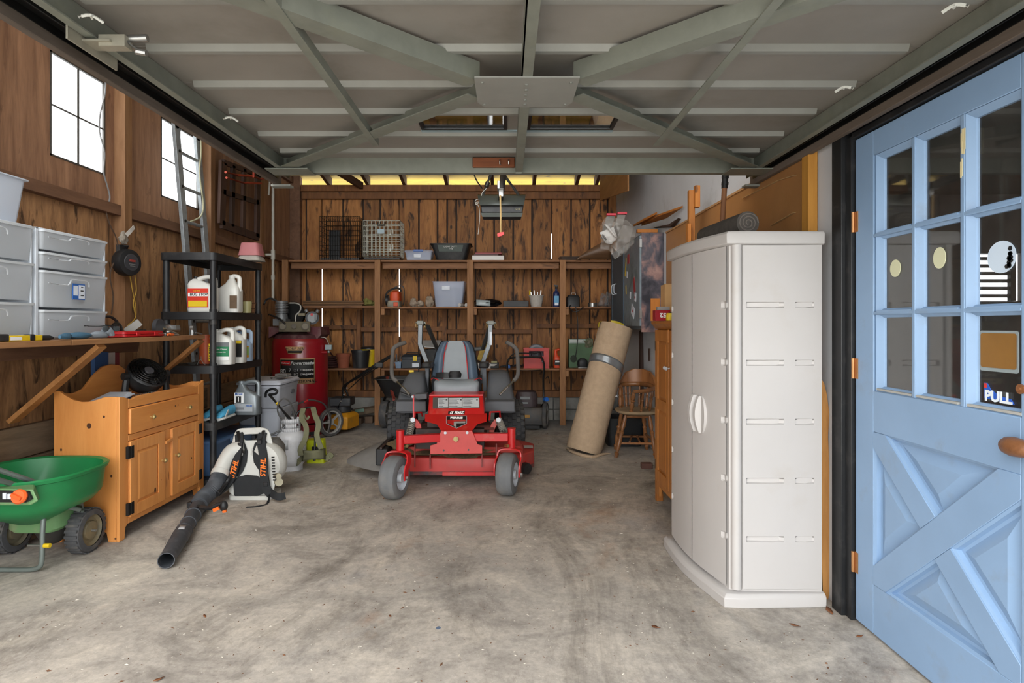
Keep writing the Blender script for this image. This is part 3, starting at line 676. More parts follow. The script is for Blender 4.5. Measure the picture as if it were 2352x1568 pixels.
t1.part('label_print', MB().bx(-2.4429, -2.4425, 3.505, 3.523, 1.532, 1.536).bx(-2.4429, -2.4425, 3.501, 3.525, 1.510, 1.516).bx(-2.4429, -2.4425, 3.501, 3.527, 1.484, 1.490), BPRINT, lab)
t2 = tower(2.61, 3.18, [1.835, 1.643, 1.438, 1.238], 'clear three-drawer tower, nearest on the bench, half out of frame')
t2.part('drawer_contents', MB().sph((-2.6, 2.9, 1.52), (.1, .1, .05)).sph((-2.6, 2.9, 1.33), (.12, .1, .05)), mat('pale_stuff', 'c9c9b8', .8))
TUBM = glass('frosted_tub', 'ccd4e0', .85, .35, True)
def tubmesh(cx, cy, w0, d0, w1, d1, z0, z1, r=.03, t=.006, rim=.012):
    return MB().loft([rr(cx, cy, w0, d0, r, z0), rr(cx, cy, w1, d1, r, z1), rr(cx, cy, w1 + rim * 2, d1 + rim * 2, r, z1), rr(cx, cy, w1 + rim * 2, d1 + rim * 2, r, z1 + .006),
                      rr(cx, cy, w1 - 2 * t, d1 - 2 * t, r, z1 + .006), rr(cx, cy, w0 - 2 * t, d0 - 2 * t, r, z0 + t)])
T = Thing('storage_tub', 'frosted white tub sitting on top of the nearest drawer tower', 'tub', (-2.6, 2.8, 1.831))
T.part('tub_body', tubmesh(-2.68, 2.88, .36, .50, .40, .56, 1.832, 2.06), TUBM)
# ---- bench items
z = 1.2355
bench_mark = set(bpy.data.objects)
T = Thing('hand_level', 'yellow and black torpedo level lying at the bench edge by the towers', 'tool', (-2.25, 2.75, z))
T.part('body', MB().bx(-2.27, -2.235, 2.62, 2.95, z, z + .028), YEL, bevel=.003)
T.part('grip', MB().bx(-2.275, -2.23, 2.645, 2.735, z + .001, z + .036), BLK, bevel=.006); T.part('grip', MB().bx(-2.274, -2.231, 2.865, 2.90, z + .001, z + .033), BLK, bevel=.006)
T.part('sticker', MB().bx(-2.2348, -2.2342, 2.745, 2.815, z + .006, z + .022), WPRINT)
T = Thing('screwdriver', 'thin black-handled screwdriver beside the yellow level', 'screwdriver', (-2.24, 3.1, z))
T.part('shaft', MB().cyl((-2.245, 3.0, z + .012), (-2.235, 3.2, z + .004), .003, n=8), STEEL)
T.part('handle', MB().tube([(-2.262, 2.905, z + .014), (-2.258, 2.93, z + .014), (-2.25, 2.99, z + .013), (-2.246, 3.01, z + .012)], [.008, .013, .013, .007], 8), BLK)
def blob(mb, c, r, seed, amp=.25, n=16, m=10):
    rg = []; c = Vector(c)
    for i in range(m + 1):
        a = math.pi * (i + .05) / (m + .1); rgi = []
        for j in range(n):
            b = 2 * math.pi * j / n; d = Vector((math.sin(a) * math.cos(b), math.sin(a) * math.sin(b), -math.cos(a)))
            k = 1 + amp * mnoise.noise(d * 1.7 + Vector((seed, seed * .3, 0))); rgi.append(c + Vector((d.x * r[0] * k, d.y * r[1] * k, max(d.z * r[2] * k, -.92 * r[2]))))
        rg.append(rgi)
    return mb.loft(rg)
GLB = mat('glove_blue', '3b5e74', .8, var=.15, bump=.4); GLG = mat('glove_grey', '7d858c', .85, var=.15, bump=.4)
T = Thing('work_gloves', 'crumpled blue and grey work gloves before the drawer tower', 'gloves', (-2.24, 3.25, z))
mb = blob(MB(), (-2.235, 3.18, z + .020), (.028, .10, .019), 3)
for k in range(4): mb.tube([(-2.235, 3.12 - k * .004, z + .022), (-2.225 + k * .004, 3.06, z + .026 - k * .004), (-2.222 + k * .005, 3.02 - k * .008, z + .017)], [.013, .012, .009], 8, 2)
T.part('palm', mb, GLB)
mb = blob(MB(), (-2.228, 3.34, z + .022), (.026, .075, .021), 8)
for k in range(4): mb.tube([(-2.225, 3.36 + k * .006, z + .03), (-2.215, 3.405 + k * .004, z + .036 + k * .006), (-2.212, 3.42 + k * .007, z + .016)], [.013, .012, .010], 8, 2)
T.part('cuff', mb, GLG)
T = Thing('sunglasses', 'black wraparound sunglasses resting on the gloves', 'glasses', (-2.25, 3.4, z))
LN = mat('smoked_lens', '5d6468', .1, .4)
T.part('frame', MB().tube([(-2.30, 3.31, z + .075), (-2.23, 3.335, z + .072), (-2.21, 3.37, z + .077), (-2.205, 3.41, z + .075), (-2.21, 3.46, z + .078), (-2.23, 3.51, z + .07), (-2.31, 3.52, z + .06)], .0045, 6, 3), BLK)
for yy in (3.365, 3.465): T.part('lens', MB().sph((-2.212, yy, z + .058), (.006, .034, .018)), LN)
T.part('nose_rest', blob(MB(), (-2.24, 3.42, z + .04), (.03, .05, .015), 5), GLG)
T = Thing('plastic_case', 'flat red plastic tool case lying on the bench', 'case', (-2.27, 3.75, z))
T.part('lid', MB().loft([rr(-2.31, 3.75, .19, .44, .02, z + .021), rr(-2.31, 3.75, .185, .435, .02, z + .036), rr(-2.31, 3.75, .165, .415, .015, z + .040)]), RED)
T.part('base', MB().loft([rr(-2.31, 3.75, .175, .425, .02, z), rr(-2.31, 3.75, .195, .445, .02, z + .006), rr(-2.31, 3.75, .195, .445, .02, z + .018)]), RED)
for yy in (3.66, 3.86): T.part('latch', MB().bx(-2.214, -2.207, yy - .02, yy + .02, z + .008, z + .032), RED, bevel=.003)
T = Thing('ear_muffs', 'black ear muffs standing behind the red case', 'ear muffs', (-2.45, 3.8, z))
T.part('ear_cup', MB().sph((-2.48, 3.72, z + .05), (.03, .05, .05)).sph((-2.45, 3.83, z + .05), (.03, .05, .05)), BLK)
T.part('headband', MB().tube([(-2.49, 3.70, z + .08), (-2.5, 3.72, z + .12), (-2.47, 3.79, z + .135), (-2.45, 3.84, z + .10)], .009, 8, 3), BLK)
T = Thing('marking_card', 'small white card leaning behind the red case', 'card', (-2.42, 4.0, z))
T.part('card', MB().bar((-2.46, 3.93, z + .03), (-2.40, 3.99, z + .10), .012, .05, (0, 0, 1)), mat('card_grey', 'a9a9a2', .7))
T = Thing('padlock_set', 'silver clamp and bolts near the far end of the bench', 'clamp', (-2.27, 4.1, z))
T.part('clamp_body', MB().box((-2.27, 4.06, z + .012), (.05, .09, .022)).cyl((-2.27, 4.10, z + .03), (-2.25, 4.16, z + .012), .012).sph((-2.26, 4.08, z + .03), (.02, .025, .014)), STEEL, bevel=.002)
T.part('bolt', MB().cyl((-2.22, 4.0, z + .008), (-2.22, 4.13, z + .008), .006), STEEL)
T = Thing('screwdriver', 'orange-handled screwdriver at the end of the red case', 'screwdriver', (-2.22, 3.98, z))
T.part('handle', MB().tube([(-2.215, 3.985, z + .011), (-2.215, 4.01, z + .012), (-2.215, 4.06, z + .010)], [.008, .011, .008], 8), mat('orange_plastic', 'd8622a', .5))
T.part('shaft', MB().cyl((-2.215, 4.06, z + .010), (-2.215, 4.14, z + .004), .003, n=8), STEEL)
T = Thing('angle_grinder', 'dark round-bladed power saw with steel shaft on the bench end', 'power tool', (-2.35, 4.25, z))
T.part('blade_guard', MB().cyl((-2.43, 4.22, z + .062), (-2.40, 4.22, z + .062), .062, n=22), mat('dull_steel', '55565a', .5, .6))
T.part('motor', MB().tube([(-2.42, 4.25, z + .045), (-2.40, 4.33, z + .05), (-2.36, 4.40, z + .045)], [.03, .034, .022], 12, 2).box((-2.36, 4.34, z + .06), (.05, .05, .035)), STEEL)
T.part('handle', MB().tube([(-2.44, 4.1, z + .04), (-2.46, 4.06, z + .035), (-2.47, 4.02, z + .03)], .012, 8, 2), BLK)
T = Thing('wrench', 'chrome socket wrench standing on the bench corner', 'wrench', (-2.24, 4.38, z))
T.part('head', MB().cyl((-2.26, 4.36, z + .055), (-2.235, 4.36, z + .055), .018).cyl((-2.25, 4.36, z), (-2.25, 4.36, z + .05), .012), STEEL)
T.part('handle', MB().cyl((-2.23, 4.37, z + .02), (-2.215, 4.44, z + .008), .006), STEEL)
for o in list(col.objects):
    if o not in bench_mark and o.parent is None: o.location.x *= 1.066; o.location.y *= 1.068; o.location.z += .0022
# ---- wall reel, cords, card
T = Thing('cord_reel', 'round black cord reel hanging on the wall stud', 'reel', P(303, 603, 4.72) )
c = P(300, 603, 4.60); c.x = -2.86
T.part('drum', MB().lathe([(.06, -.045), (.098, -.04), (.102, -.02), (.102, .02), (.097, .035), (.07, .042), (.03, .043)], c, 28, (1, -.25, 0)), BLK)
T.part('hub', MB().lathe([(.065, .0), (.062, .005)], c + Vector((.041, -.010, 0)), 24, (1, -.25, 0)), mat('dark_grey', '37373a', .5))
cc_ = c + Vector((.052, -.012, 0))
T.part('red_print', MB().box(cc_ + Vector((0, .0, .012)), (.003, .075, .016)), mat('red_print', '9a4038', .6))
T.part('print', MB().box(cc_ + Vector((0, .0, -.014)), (.003, .085, .006)).box(cc_ + Vector((0, .0, -.028)), (.003, .06, .005)), mat('grey_print', '777777', .6))
T.part('bracket', MB().bx(-2.91, -2.88, c.y - .05, c.y + .03, c.z + .07, c.z + .13).tube([(-2.87, c.y, c.z + .09), (-2.85, c.y, c.z + .125), (-2.9, c.y, c.z + .13)], .008, 6), BLK)
T.part('cord', MB().tube([c + Vector((.01, .02, -.09)), c + Vector((.01, .05, -.2)), c + Vector((0, .11, -.33)), c + Vector((0, .10, -.42)), c + Vector((0, .02, -.47)), c + Vector((0, -.02, -.5))], .004, 6, 4).tube([c + Vector((.01, .08, -.08)), c + Vector((.01, .1, -.2)), c + Vector((0, .08, -.3)), c + Vector((0, .11, -.4))], .004, 6, 4), mat('yellow_cord', 'b08a38', .6), label='yellow cord tail of the reel')
T = Thing('wall_cable', 'thin grey cable looping down beside the first window', 'cable', P(245, 190, 4.60))
pts = [(243, 178), (241, 215), (230, 262), (229, 305), (240, 350), (238, 395), (246, 425), (252, 450), (250, 466)]
def onw(px, py, X): Y = X * F / (px - VX); return Vector((X, Y, CZ - (py - VY) * Y / F))
T.part('cable', MB().tube([onw(a, b, -2.97) for a, b in pts], .006, 6, 4), mat('grey_cable', '7c7b7a', .5))
T = Thing('extension_cord', 'dark cord hanging down the wall stud behind the reel', 'cord', onw(247, 500, -2.93))
T.part('cord', MB().tube([onw(a, b, -2.9) for a, b in ((244, 488), (252, 515), (268, 550), (270, 585), (256, 615), (253, 640), (260, 680), (256, 722))], .005, 6, 4), mat('brown_cord', '4c3a2c', .7))
T = Thing('dust_mask', 'crumpled white dust mask hooked on the wall above the reel', 'mask', onw(285, 545, -2.9))
T.part('cup', blob(MB(), onw(284, 548, -2.89), (.02, .04, .045), 4, .6), mat('mask_white', '8f867a', .8))
T.part('tail', MB().strap([onw(290, 540, -2.87), onw(300, 530, -2.86), onw(308, 521, -2.86)], .03, .004, (0, 0, 1)), mat('mask_tail', 'b9b4ac', .8))
# ---- ladder
ALU = mat('ladder_alu', '9aa0a3', .5, .35, var=.15, scale=20, dirt='5d4a3c', dfac=.25, dscale=14)
T = Thing('ladder', 'paint-spotted aluminium ladder leaning by the second window', 'ladder', (-2.9, 5.6, 0))
XLd = -2.86
def onl(px, py): return onw(px, py, XLd)
tA, tB = onl(403, 285), onl(452, 314); bA = Vector((XLd, onl(468, 1060).y, .03)); bB = bA + (tB - tA); bB.z = .03
for a, b in ((tA, bA), (tB, bB)):
    T.part('rail', MB().bar(a, b, .03, .082, (0, 1, 0)).cyl(a + Vector((-.015, 0, 0)), a + Vector((.015, 0, 0)), .041, n=16), ALU, bevel=.003)
    T.part('foot', MB().bx(XLd - .03, XLd + .03, b.y - .05, b.y + .05, .0, .03), BLK)
for k in range(9):
    t = (.225 + k * .30) / (tA - bA).length; p = tA + (bA - tA) * t; q = tB + (bB - tB) * t
    T.part('rung', MB().cyl(p + (p - q).normalized() * .03, q, .015, n=12), ALU)
    T.part('rung_end', MB().cyl(p + Vector((.016, 0, 0)), p + Vector((.020, 0, 0)), .014, n=12), BLKM)
T = Thing('rope', 'pale yellow-green cord draped over the right ladder rail', 'cord', onl(455, 320))
T.part('cord', MB().tube([onw(a, b, -2.82) for a, b in ((460, 306), (462, 350), (458, 390), (462, 430), (467, 470), (462, 495), (448, 505), (438, 508))], .007, 6, 4), mat('rope_green', 'b0ad8e', .7))
# ---- things hung on the left wall past the ladder
T = Thing('wire_rack', 'dark brown folded wooden rack hung on the wall past the ladder', 'rack', onw(550, 450, -2.9))
DKW = wood('dark_frame_wood', '4a3226', '33211a', '1c120c', 2, 1, knots=False)
def wbar(a, b, w_, X=-2.86, t=.03, m=None): return MB().bar(onw(a[0], a[1], X), onw(b[0], b[1], X), t, w_, (1, 0, 0))
for a, b, w_ in (((512, 372), (508, 515), .12), ((535, 380), (532, 520), .07), ((560, 388), (558, 525), .07), ((592, 400), (590, 545), .10), ((508, 515), (592, 545), .08), ((512, 372), (595, 402), .05), ((510, 440), (592, 465), .05)):
    mbx = MB().bar(onw(a[0], a[1], -2.87), onw(b[0], b[1], -2.87), w_, .03, (1, 0, 0)); T.part('slat', mbx, DKW)
T = Thing('bow_clamp', 'red-orange metal frame hanging on the wall above the dark rack', 'frame', onw(560, 400, -2.8))
OR = mat('rust_orange', 'a8412a', .55, .2, var=.2)
T.part('frame', MB().tube([onw(a, b, -2.80) for a, b in ((518, 395), (545, 402), (582, 405), (583, 382), (577, 376))], .013, 8).tube([onw(a, b, -2.78) for a, b in ((582, 405), (600, 412), (613, 405), (614, 392))], .013, 8).tube([onw(a, b, -2.80) for a, b in ((520, 408), (560, 420), (600, 421))], .012, 8), OR)
# ---- PVC pipe
PVC = mat('pvc', 'a9a69c', .5, var=.08)
T = Thing('water_pipe', 'thin off-white water pipe running down the back left corner', 'pipe', (-2.82, 7.35, 1.6))
T.part('pipe', MB().cyl(P(627, 400, 7.35), P(627, 690, 7.35), .017, n=12), PVC)
T.part('fitting', MB().cyl(P(627, 574, 7.35), P(627, 596, 7.35), .025, n=12).cyl(P(606, 585, 7.32), P(629, 585, 7.35), .016, n=10).cyl(P(627, 632, 7.35), P(627, 642, 7.35), .023, n=12), PVC)
T.part('tap', MB().cyl(P(600, 585, 7.28), P(608, 585, 7.32), .018, n=10), BRASS)
T.part('strap', MB().strap([P(620, 405, 7.3), P(619, 425, 7.3), P(617, 448, 7.3)], .02, .004, (1, 0, 0)), PVC)
# ---- black shelf rack
T = Thing('shelf_rack', 'black plastic five-tier storage rack holding jugs', 'shelves', (-2.5, 5.25, 0))
rx0, rx1, ry0, ry1 = -2.715, -2.275, 4.77, 5.72
SZ = [1.885, 1.42, .995, .548, .10]
for zz in SZ:
    rim = []
    a = rr((rx0 + rx1) / 2, (ry0 + ry1) / 2, rx1 - rx0, ry1 - ry0, .04, zz); b = rr((rx0 + rx1) / 2, (ry0 + ry1) / 2, rx1 - rx0 - .02, ry1 - ry0 - .02, .035, zz)
    lo = [p - Vector((0, 0, .06)) for p in a]; lb_ = [p - Vector((0, 0, .06)) for p in b]
    sh = T.part('shelf', MB().loft([a, lo, lb_, b], False, True), BLK)
    sl = MB(); n = 15
    for k in range(n): y = ry0 + .03 + (ry1 - ry0 - .06) * (k + .5) / n; sl.bx(rx0 + .01, rx1 - .01, y - .022, y + .022, zz - .012, zz - .002)
    sl.bx(rx0 + .01, rx1 - .01, ry0 + .01, ry0 + .05, zz - .012, zz - .0015).bx(rx0 + .01, rx1 - .01, ry1 - .05, ry1 - .01, zz - .012, zz - .0015)
    for xx in (rx0 + .12, rx0 + .22, rx0 + .32): sl.bx(xx - .012, xx + .012, ry0 + .01, ry1 - .01, zz - .016, zz - .004)
    T.part('grate', sl, BLK, sh)
PX = [(rx0 + .035, ry0 + .04), (rx1 - .035, ry0 + .04), (rx0 + .035, ry1 - .04), (rx1 - .035, ry1 - .04)]
for x, y in PX:
    for i in range(len(SZ) - 1): T.part('post', MB().cyl((x, y, SZ[i + 1] - .002), (x, y, SZ[i] - .06), .024, n=16), BLK)
    T.part('post', MB().cyl((x, y, 0), (x, y, SZ[-1] - .06), .024, n=16), BLK)
    for zz in SZ[1:4]: T.part('collar', MB().cyl((x, y, zz - .10), (x, y, zz + .02), .028, n=16), BLK)
# pots on the top
T = Thing('flower_pot', 'upturned dusty pink plastic pot on top of the black rack', 'pot', (-2.38, 5.5, 1.887))
c = P(578, 590, 5.45); c.z = 1.886
T.part('pot', MB().loft([rr(c.x, c.y, .19, .17, .03, c.z + .045), rr(c.x, c.y, .185, .165, .03, c.z + .055), rr(c.x, c.y, .15, .14, .03, c.z + .155), rr(c.x, c.y, .13, .12, .02, c.z + .16)]), mat('dusty_pink', 'a8686a', .6, var=.08))
T = Thing('flower_pot', 'pale grey pot under the pink pot on the rack top', 'pot', (-2.38, 5.5, 1.887))
T.part('pot', MB().loft([rr(c.x, c.y, .20, .18, .03, c.z), rr(c.x, c.y, .19, .17, .03, c.z + .02), rr(c.x, c.y, .165, .15, .03, c.z + .044)]), mat('pale_pot', '9c968e', .7))
# jugs
def jug(T, x, y, z, w_, d_, h_, m, capm, capr=.018, capx=0.0, handle=1, slope=.68):
    """moulded jug: rounded body, shoulder, hollow handle loop, cap"""
    b = T.part('body', MB().loft([rr(x, y, w_ * .92, d_ * .92, .02, z), rr(x, y, w_, d_, .03, z + .012), rr(x, y, w_, d_, .03, z + h_ * slope), rr(x + capx * .3, y, w_ * .88, d_ * .9, .03, z + h_ * (slope + .08)), rr(x + capx * .8, y, w_ * .5, d_ * .6, .02, z + h_ * (slope + .18)), rr(x + capx, y, .04, .04, .018, z + h_ * .93)]), m)
    hx = x - handle * w_ * .30; 
    T.part('handle', MB().tube([(x + capx * .9, y, z + h_ * .90), (x - handle * w_ * .12, y, z + h_ * .985), (x - handle * w_ * .40, y, z + h_ * .95), (x - handle * w_ * .445, y, z + h_ * .80), (x - handle * w_ * .43, y, z + h_ * (slope - .02))], [.018, .017, .018, .019, .02], 10, 4), m)
    T.part('cap', MB().cyl((x + capx, y, z + h_ * .92), (x + capx, y, z + h_ * 1.0), capr, n=16), capm)
    return b
JW = mat('jug_white', 'd3d2cc', .4, var=.04); ORG = mat('label_red', 'c8321e', .5, var=.08)
y = 4.90; s = F / y
c = P(467, 712, y); z1 = SZ[1] + .001
T = Thing('bug_spray_jug', 'white jug with red and yellow label on the second rack shelf', 'jug', (c.x, y, z1))
jug(T, c.x, y, z1, .215, .12, .285, JW, BLK, .014, -.06, -1)
yf = y - .0605
lb = T.part('label', MB().bx(c.x - .095, c.x + .07, yf - .001, yf + .001, z1 + .035, z1 + .185), ORG)
T.part('label_band', MB().bx(c.x - .09, c.x + .065, yf - .003, yf - .001, z1 + .123, z1 + .15), WPRINT, lb)
T.part('label_band', MB().bx(c.x - .088, c.x + .06, yf - .003, yf - .001, z1 + .042, z1 + .088), YEL, lb)
text(T, 'BUG STOP', .030, BPRINT, (c.x - .004, yf - .0035, z1 + .137), (1, 0, 0), (0, 0, 1), lb, bold=.0008)
text(T, 'HOME', .018, YEL, (c.x - .02, yf - .002, z1 + .165), (1, 0, 0), (0, 0, 1), lb)
c = P(530, 708, 5.12)
T = Thing('jug', 'white jug with a torn brown label beside the measuring cup', 'jug', (c.x, 5.12, z1))
jug(T, c.x, 5.12, z1, .17, .13, .31, JW, JW, .026, .01, -1, .6)
T.part('torn_label', MB().bx(c.x + .02, c.x + .08, 5.12 - .067, 5.12 - .064, z1 + .03, z1 + .14), mat('torn_brown', '5d4a38', .8, var=.3))
c = P(567, 708, 5.32)
T = Thing('measuring_cup', 'clear yellowish measuring cup on the second rack shelf', 'cup', (c.x, 5.32, z1))
T.part('cup', MB().lathe([(.036, 0), (.043, .10), (.045, .10), (.041, .10), (.034, .004)], (c.x, 5.32, z1), 20), glass('yellow_clear', 'b0aa7a', .6, .2, True))
T = Thing('wire_cup', 'small rusty wire basket hanging at the rack corner', 'basket', (-2.3, 5.6, z1))
c = Vector((-2.34, 5.58, z1 + .045)); mb = MB().ring(c + Vector((0, 0, .05)), .05, .003).ring(c, .045, .003).ring(c - Vector((0, 0, .04)), .035, .003)
for k in range(8): a = k * math.pi / 4; mb.tube([c + Vector((.05 * math.cos(a), .05 * math.sin(a), .05)), c + Vector((.035 * math.cos(a), .035 * math.sin(a), -.04))], .002, 5)
T.part('basket', mb, mat('rust', '5a3d2a', .7, .4))
# third shelf
z1 = SZ[2] + .001; GRN = mat('label_green', '2a7a52', .5, var=.08)
c = P(512, 838, 4.98)
T = Thing('cleaner_jug', 'white jug with green and yellow label, largest on the third rack shelf', 'jug', (c.x, 4.98, z1))
jug(T, c.x, 4.98, z1, .18, .115, .285, JW, JW, .02, -.055, -1)
yf = 4.98 - .058
lb = T.part('label', MB().bx(c.x - .055, c.x + .075, yf - .001, yf + .001, z1 + .04, z1 + .18), GRN)
T.part('label_band', MB().bx(c.x - .055, c.x + .075, yf - .003, yf - .001, z1 + .145, z1 + .18), mat('label_grey', '6f7274', .5), lb)
T.part('label_band', MB().bx(c.x - .055, c.x + .075, yf - .003, yf - .001, z1 + .035, z1 + .065), WPRINT, lb)
T.part('label_band', MB().bx(c.x - .088, c.x - .058, yf - .002, yf + .001, z1 + .03, z1 + .17), YEL, lb)
text(T, 'JOMAX', .032, BPRINT, (c.x - .073, yf - .003, z1 + .10), (0, 0, -1), (1, 0, 0), lb, bold=.001)
text(T, 'House Cleaner', .018, WPRINT, (c.x + .01, yf - .003, z1 + .125), (1, 0, 0), (0, 0, 1), lb)
text(T, 'and Mildew Killer', .012, WPRINT, (c.x + .01, yf - .003, z1 + .10), (1, 0, 0), (0, 0, 1), lb)
c = P(543, 836, 5.2)
T = Thing('jug', 'white jug with black and yellow label, squeezed in the middle of the third shelf', 'jug', (c.x, 5.2, z1))
jug(T, c.x, 5.2, z1, .15, .11, .30, JW, JW, .02, -.04, -1)
lb = T.part('label', MB().bx(c.x + .02, c.x + .068, 5.2 - .057, 5.2 - .055, z1 + .05, z1 + .19), BPRINT)
T.part('label_band', MB().bx(c.x + .022, c.x + .066, 5.2 - .059, 5.2 - .057, z1 + .165, z1 + .188), YEL, lb)
c = P(560, 833, 5.42)
T = Thing('bleach_jug', 'pale blue jug with green label and blue cap on the third rack shelf', 'jug', (c.x, 5.42, z1))
jug(T, c.x, 5.42, z1, .145, .10, .27, mat('jug_blue', 'a4b8cf', .4), mat('cap_blue', '2f5fa8', .4), .02, -.045, -1, .6)
yf = 5.42 - .051
lb = T.part('label', MB().bx(c.x - .045, c.x + .066, yf - .001, yf + .001, z1 + .035, z1 + .135), mat('label_lime', '8fae5a', .5))
T.part('label_band', MB().bx(c.x - .045, c.x + .066, yf - .003, yf - .001, z1 + .125, z1 + .135).bx(c.x - .045, c.x + .066, yf - .003, yf - .001, z1 + .035, z1 + .055), mat('label_orange', 'd8922c', .5), lb)
T.part('label_oval', MB().prism([(c.x + .012 + .035 * math.cos(a), z1 + .09 + .017 * math.sin(a)) for a in [i * math.pi / 9 for i in range(18)]], yf - .004, yf - .001), LBB, lb)
T = Thing('paint_tin', 'orange-red tin behind the front rack post on the third shelf', 'tin', (-2.5, 4.96, z1))
T.part('tin', MB().cyl((-2.49, 5.06, z1), (-2.49, 5.06, z1 + .24), .05, n=20), mat('tin_orange', 'a84a26', .5))
T = Thing('dish', 'small steel dish at the left end of the third rack shelf', 'dish', (-2.6, 4.87, z1))
c = P(437, 838, 4.83); T.part('dish', MB().lathe([(.02, 0), (.035, .018), (.037, .02), (.033, .019), (.018, .004)], (c.x, 4.85, z1), 18), STEEL)
T = Thing('spring_clip', 'bent steel wire clip beside the small dish', 'clip', (-2.5, 4.87, z1))
c = P(459, 836, 4.83); T.part('wire', MB().tube([(c.x - .03, 4.85, z1 + .004), (c.x - .02, 4.85, z1 + .03), (c.x, 4.85, z1 + .045), (c.x + .015, 4.85, z1 + .02), (c.x + .035, 4.85, z1 + .004)], .003, 6, 3).tube([(c.x, 4.85, z1 + .04), (c.x, 4.85, z1 + .07)], .003, 6), STEEL)
# fourth shelf
z1 = SZ[3] + .001
y = 5.25; c = P(570, 945, y)
SIL = mat('jug_silver', '7c8387', .35, .4, var=.05)
T = Thing('motor_oil_jug', 'grey motor oil jug with a black and white square label on the fourth rack shelf', 'jug', (c.x, y, z1))
jug(T, c.x, y, z1, .205, .11, .285, SIL, SIL, .027, -.055, -1, .55)
yf = y - .0555
lb = T.part('label', MB().bx(c.x - .095, c.x - .015, yf - .001, yf + .001, z1 + .10, z1 + .19), WPRINT)
text(T, 'Mobil', .028, LBB, (c.x - .055, yf - .003, z1 + .178), (1, 0, 0), (0, 0, 1), lb, bold=.0006)
T.part('label_square', MB().bx(c.x - .078, c.x - .036, yf - .003, yf - .001, z1 + .105, z1 + .160), BPRINT, lb)
text(T, '1', .055, WPRINT, (c.x - .057, yf - .004, z1 + .132), (1, 0, 0), (0, 0, 1), lb, bold=.001)
lb = T.part('label', MB().bx(c.x - .095, c.x + .06, yf - .001, yf + .001, z1 + .03, z1 + .095), mat('label_grey2', '9a9ea2', .5))
text(T, '5W-30', .019, LBB, (c.x + .03, yf - .003, z1 + .078), (1, 0, 0), (0, 0, 1), lb, bold=.0006)
for q in (.05, .06): T.part('label_print', MB().bx(c.x - .09, c.x - .01, yf - .003, yf - .001, z1 + q, z1 + q + .003), BPRINT, lb)
SHB = mat('shoe_blue', '4aa0c8', .6); SHW_ = mat('shoe_white', 'c9c9c4', .6)
for k, (dx, lab) in enumerate(((-.03, 'pale blue and white sneaker, left of the pair on the fourth rack shelf'), (.075, 'pale blue and white sneaker, right of the pair on the fourth rack shelf'))):
    c = P(487, 962, 4.92) + Vector((dx, .02, 0)); T = Thing('sneaker', lab, 'shoe', (c.x, c.y + .1, z1), group=None)
    y0 = 4.86
    def ring_(y, w_, h0, h1): return [Vector((c.x + w_ * math.cos(a), y, z1 + h0 + (h1 - h0) * (.5 + .5 * math.sin(a)))) for a in [2 * math.pi * i / 12 for i in range(12)]]
    T.part('sole', MB().loft([ring_(y0, .022, 0, .02), ring_(y0 + .03, .042, 0, .03), ring_(y0 + .14, .036, 0, .03), ring_(y0 + .25, .034, 0, .03), ring_(y0 + .28, .02, 0, .025)]), SHW_)
    T.part('upper', MB().loft([ring_(y0 + .005, .02, .02, .04), ring_(y0 + .03, .036, .02, .06), ring_(y0 + .12, .032, .02, .085), ring_(y0 + .2, .030, .02, .10), ring_(y0 + .27, .024, .02, .10)]), SHB)
    T.part('stripe', MB().bar((c.x + .036, y0 + .06, z1 + .03), (c.x + .03, y0 + .12, z1 + .07), .005, .02), SHW_)
BINB = glass('blue_bin', '5d7da8', .88, .35, True)
T = Thing('storage_bin', 'translucent blue lidded bin on the floor shelf behind the blower', 'bin', (-2.5, 5.3, .101))
T.part('bin_body', tubmesh(-2.49, 5.25, .30, .68, .33, .74, .102, .36), BINB)
T.part('lid', MB().loft([rr(-2.49, 5.25, .37, .78, .03, .368), rr(-2.49, 5.25, .37, .78, .03, .385), rr(-2.49, 5.25, .34, .74, .03, .395)]), BINB)
T.part('handle', MB().bx(-2.31, -2.295, 5.1, 5.25, .34, .375), BINB, bevel=.004)
# ---- flag-coloured cooler sheet behind the sink
T = Thing('folded_sheet', 'blue, white and red folded sheet standing behind the pine washstand', 'sheet', onw(238, 835, -2.86))
for (a, b, m) in (((212, 243), (218, 246), mat('sheet_blue', '31507c', .6)), ((243, 258), (246, 262), mat('sheet_white', 'b5aca4', .6)), ((258, 268), (262, 270), mat('sheet_red', '7c3034', .6))):
    Y0, Y1 = -2.86 * F / (a[0] - VX), -2.86 * F / (a[1] - VX)
    T.part('stripe', MB().bx(-2.87, -2.84, Y0, Y1, .70, CZ - (810 - VY) * Y0 / F), m)
# ---- pine washstand (dry sink)
PINE = wood('pine', 'e49c56', 'cc813e', '5f3214', 2, .8, .45, dk=.03, stretch=.05, rndv=.05)
PINH = wood('pine_h', 'e49c56', 'cc813e', '5f3214', 1, .8, .45, dk=.03, stretch=.05, rndv=.05)
T = Thing('washstand', 'honey pine dry-sink cupboard with scalloped top, black fan on it', 'cabinet', (-2.55, 4.2, 0))
ya, yb_ = 3.70, 4.73; xf, xb = -2.365, -2.745
side = [(xb, 0), (xb, .915), (xb + .035, .915), (xb + .07, .888), (xb + .12, .862), (xb + .17, .850), (xb + .22, .852), (xb + .27, .866), (xb + .31, .880), (xf, .880), (xf, 0), (xf - .05, 0), (xf - .06, .05), (xf - .09, .075), (xb + .09, .075), (xb + .06, .05), (xb + .05, 0)]
for y0 in (ya, yb_ - .022): T.part('side_panel', MB().prism(side, y0, y0 + .022, 'XZ'), PINE, bevel=.003)
def ysc(y): return y
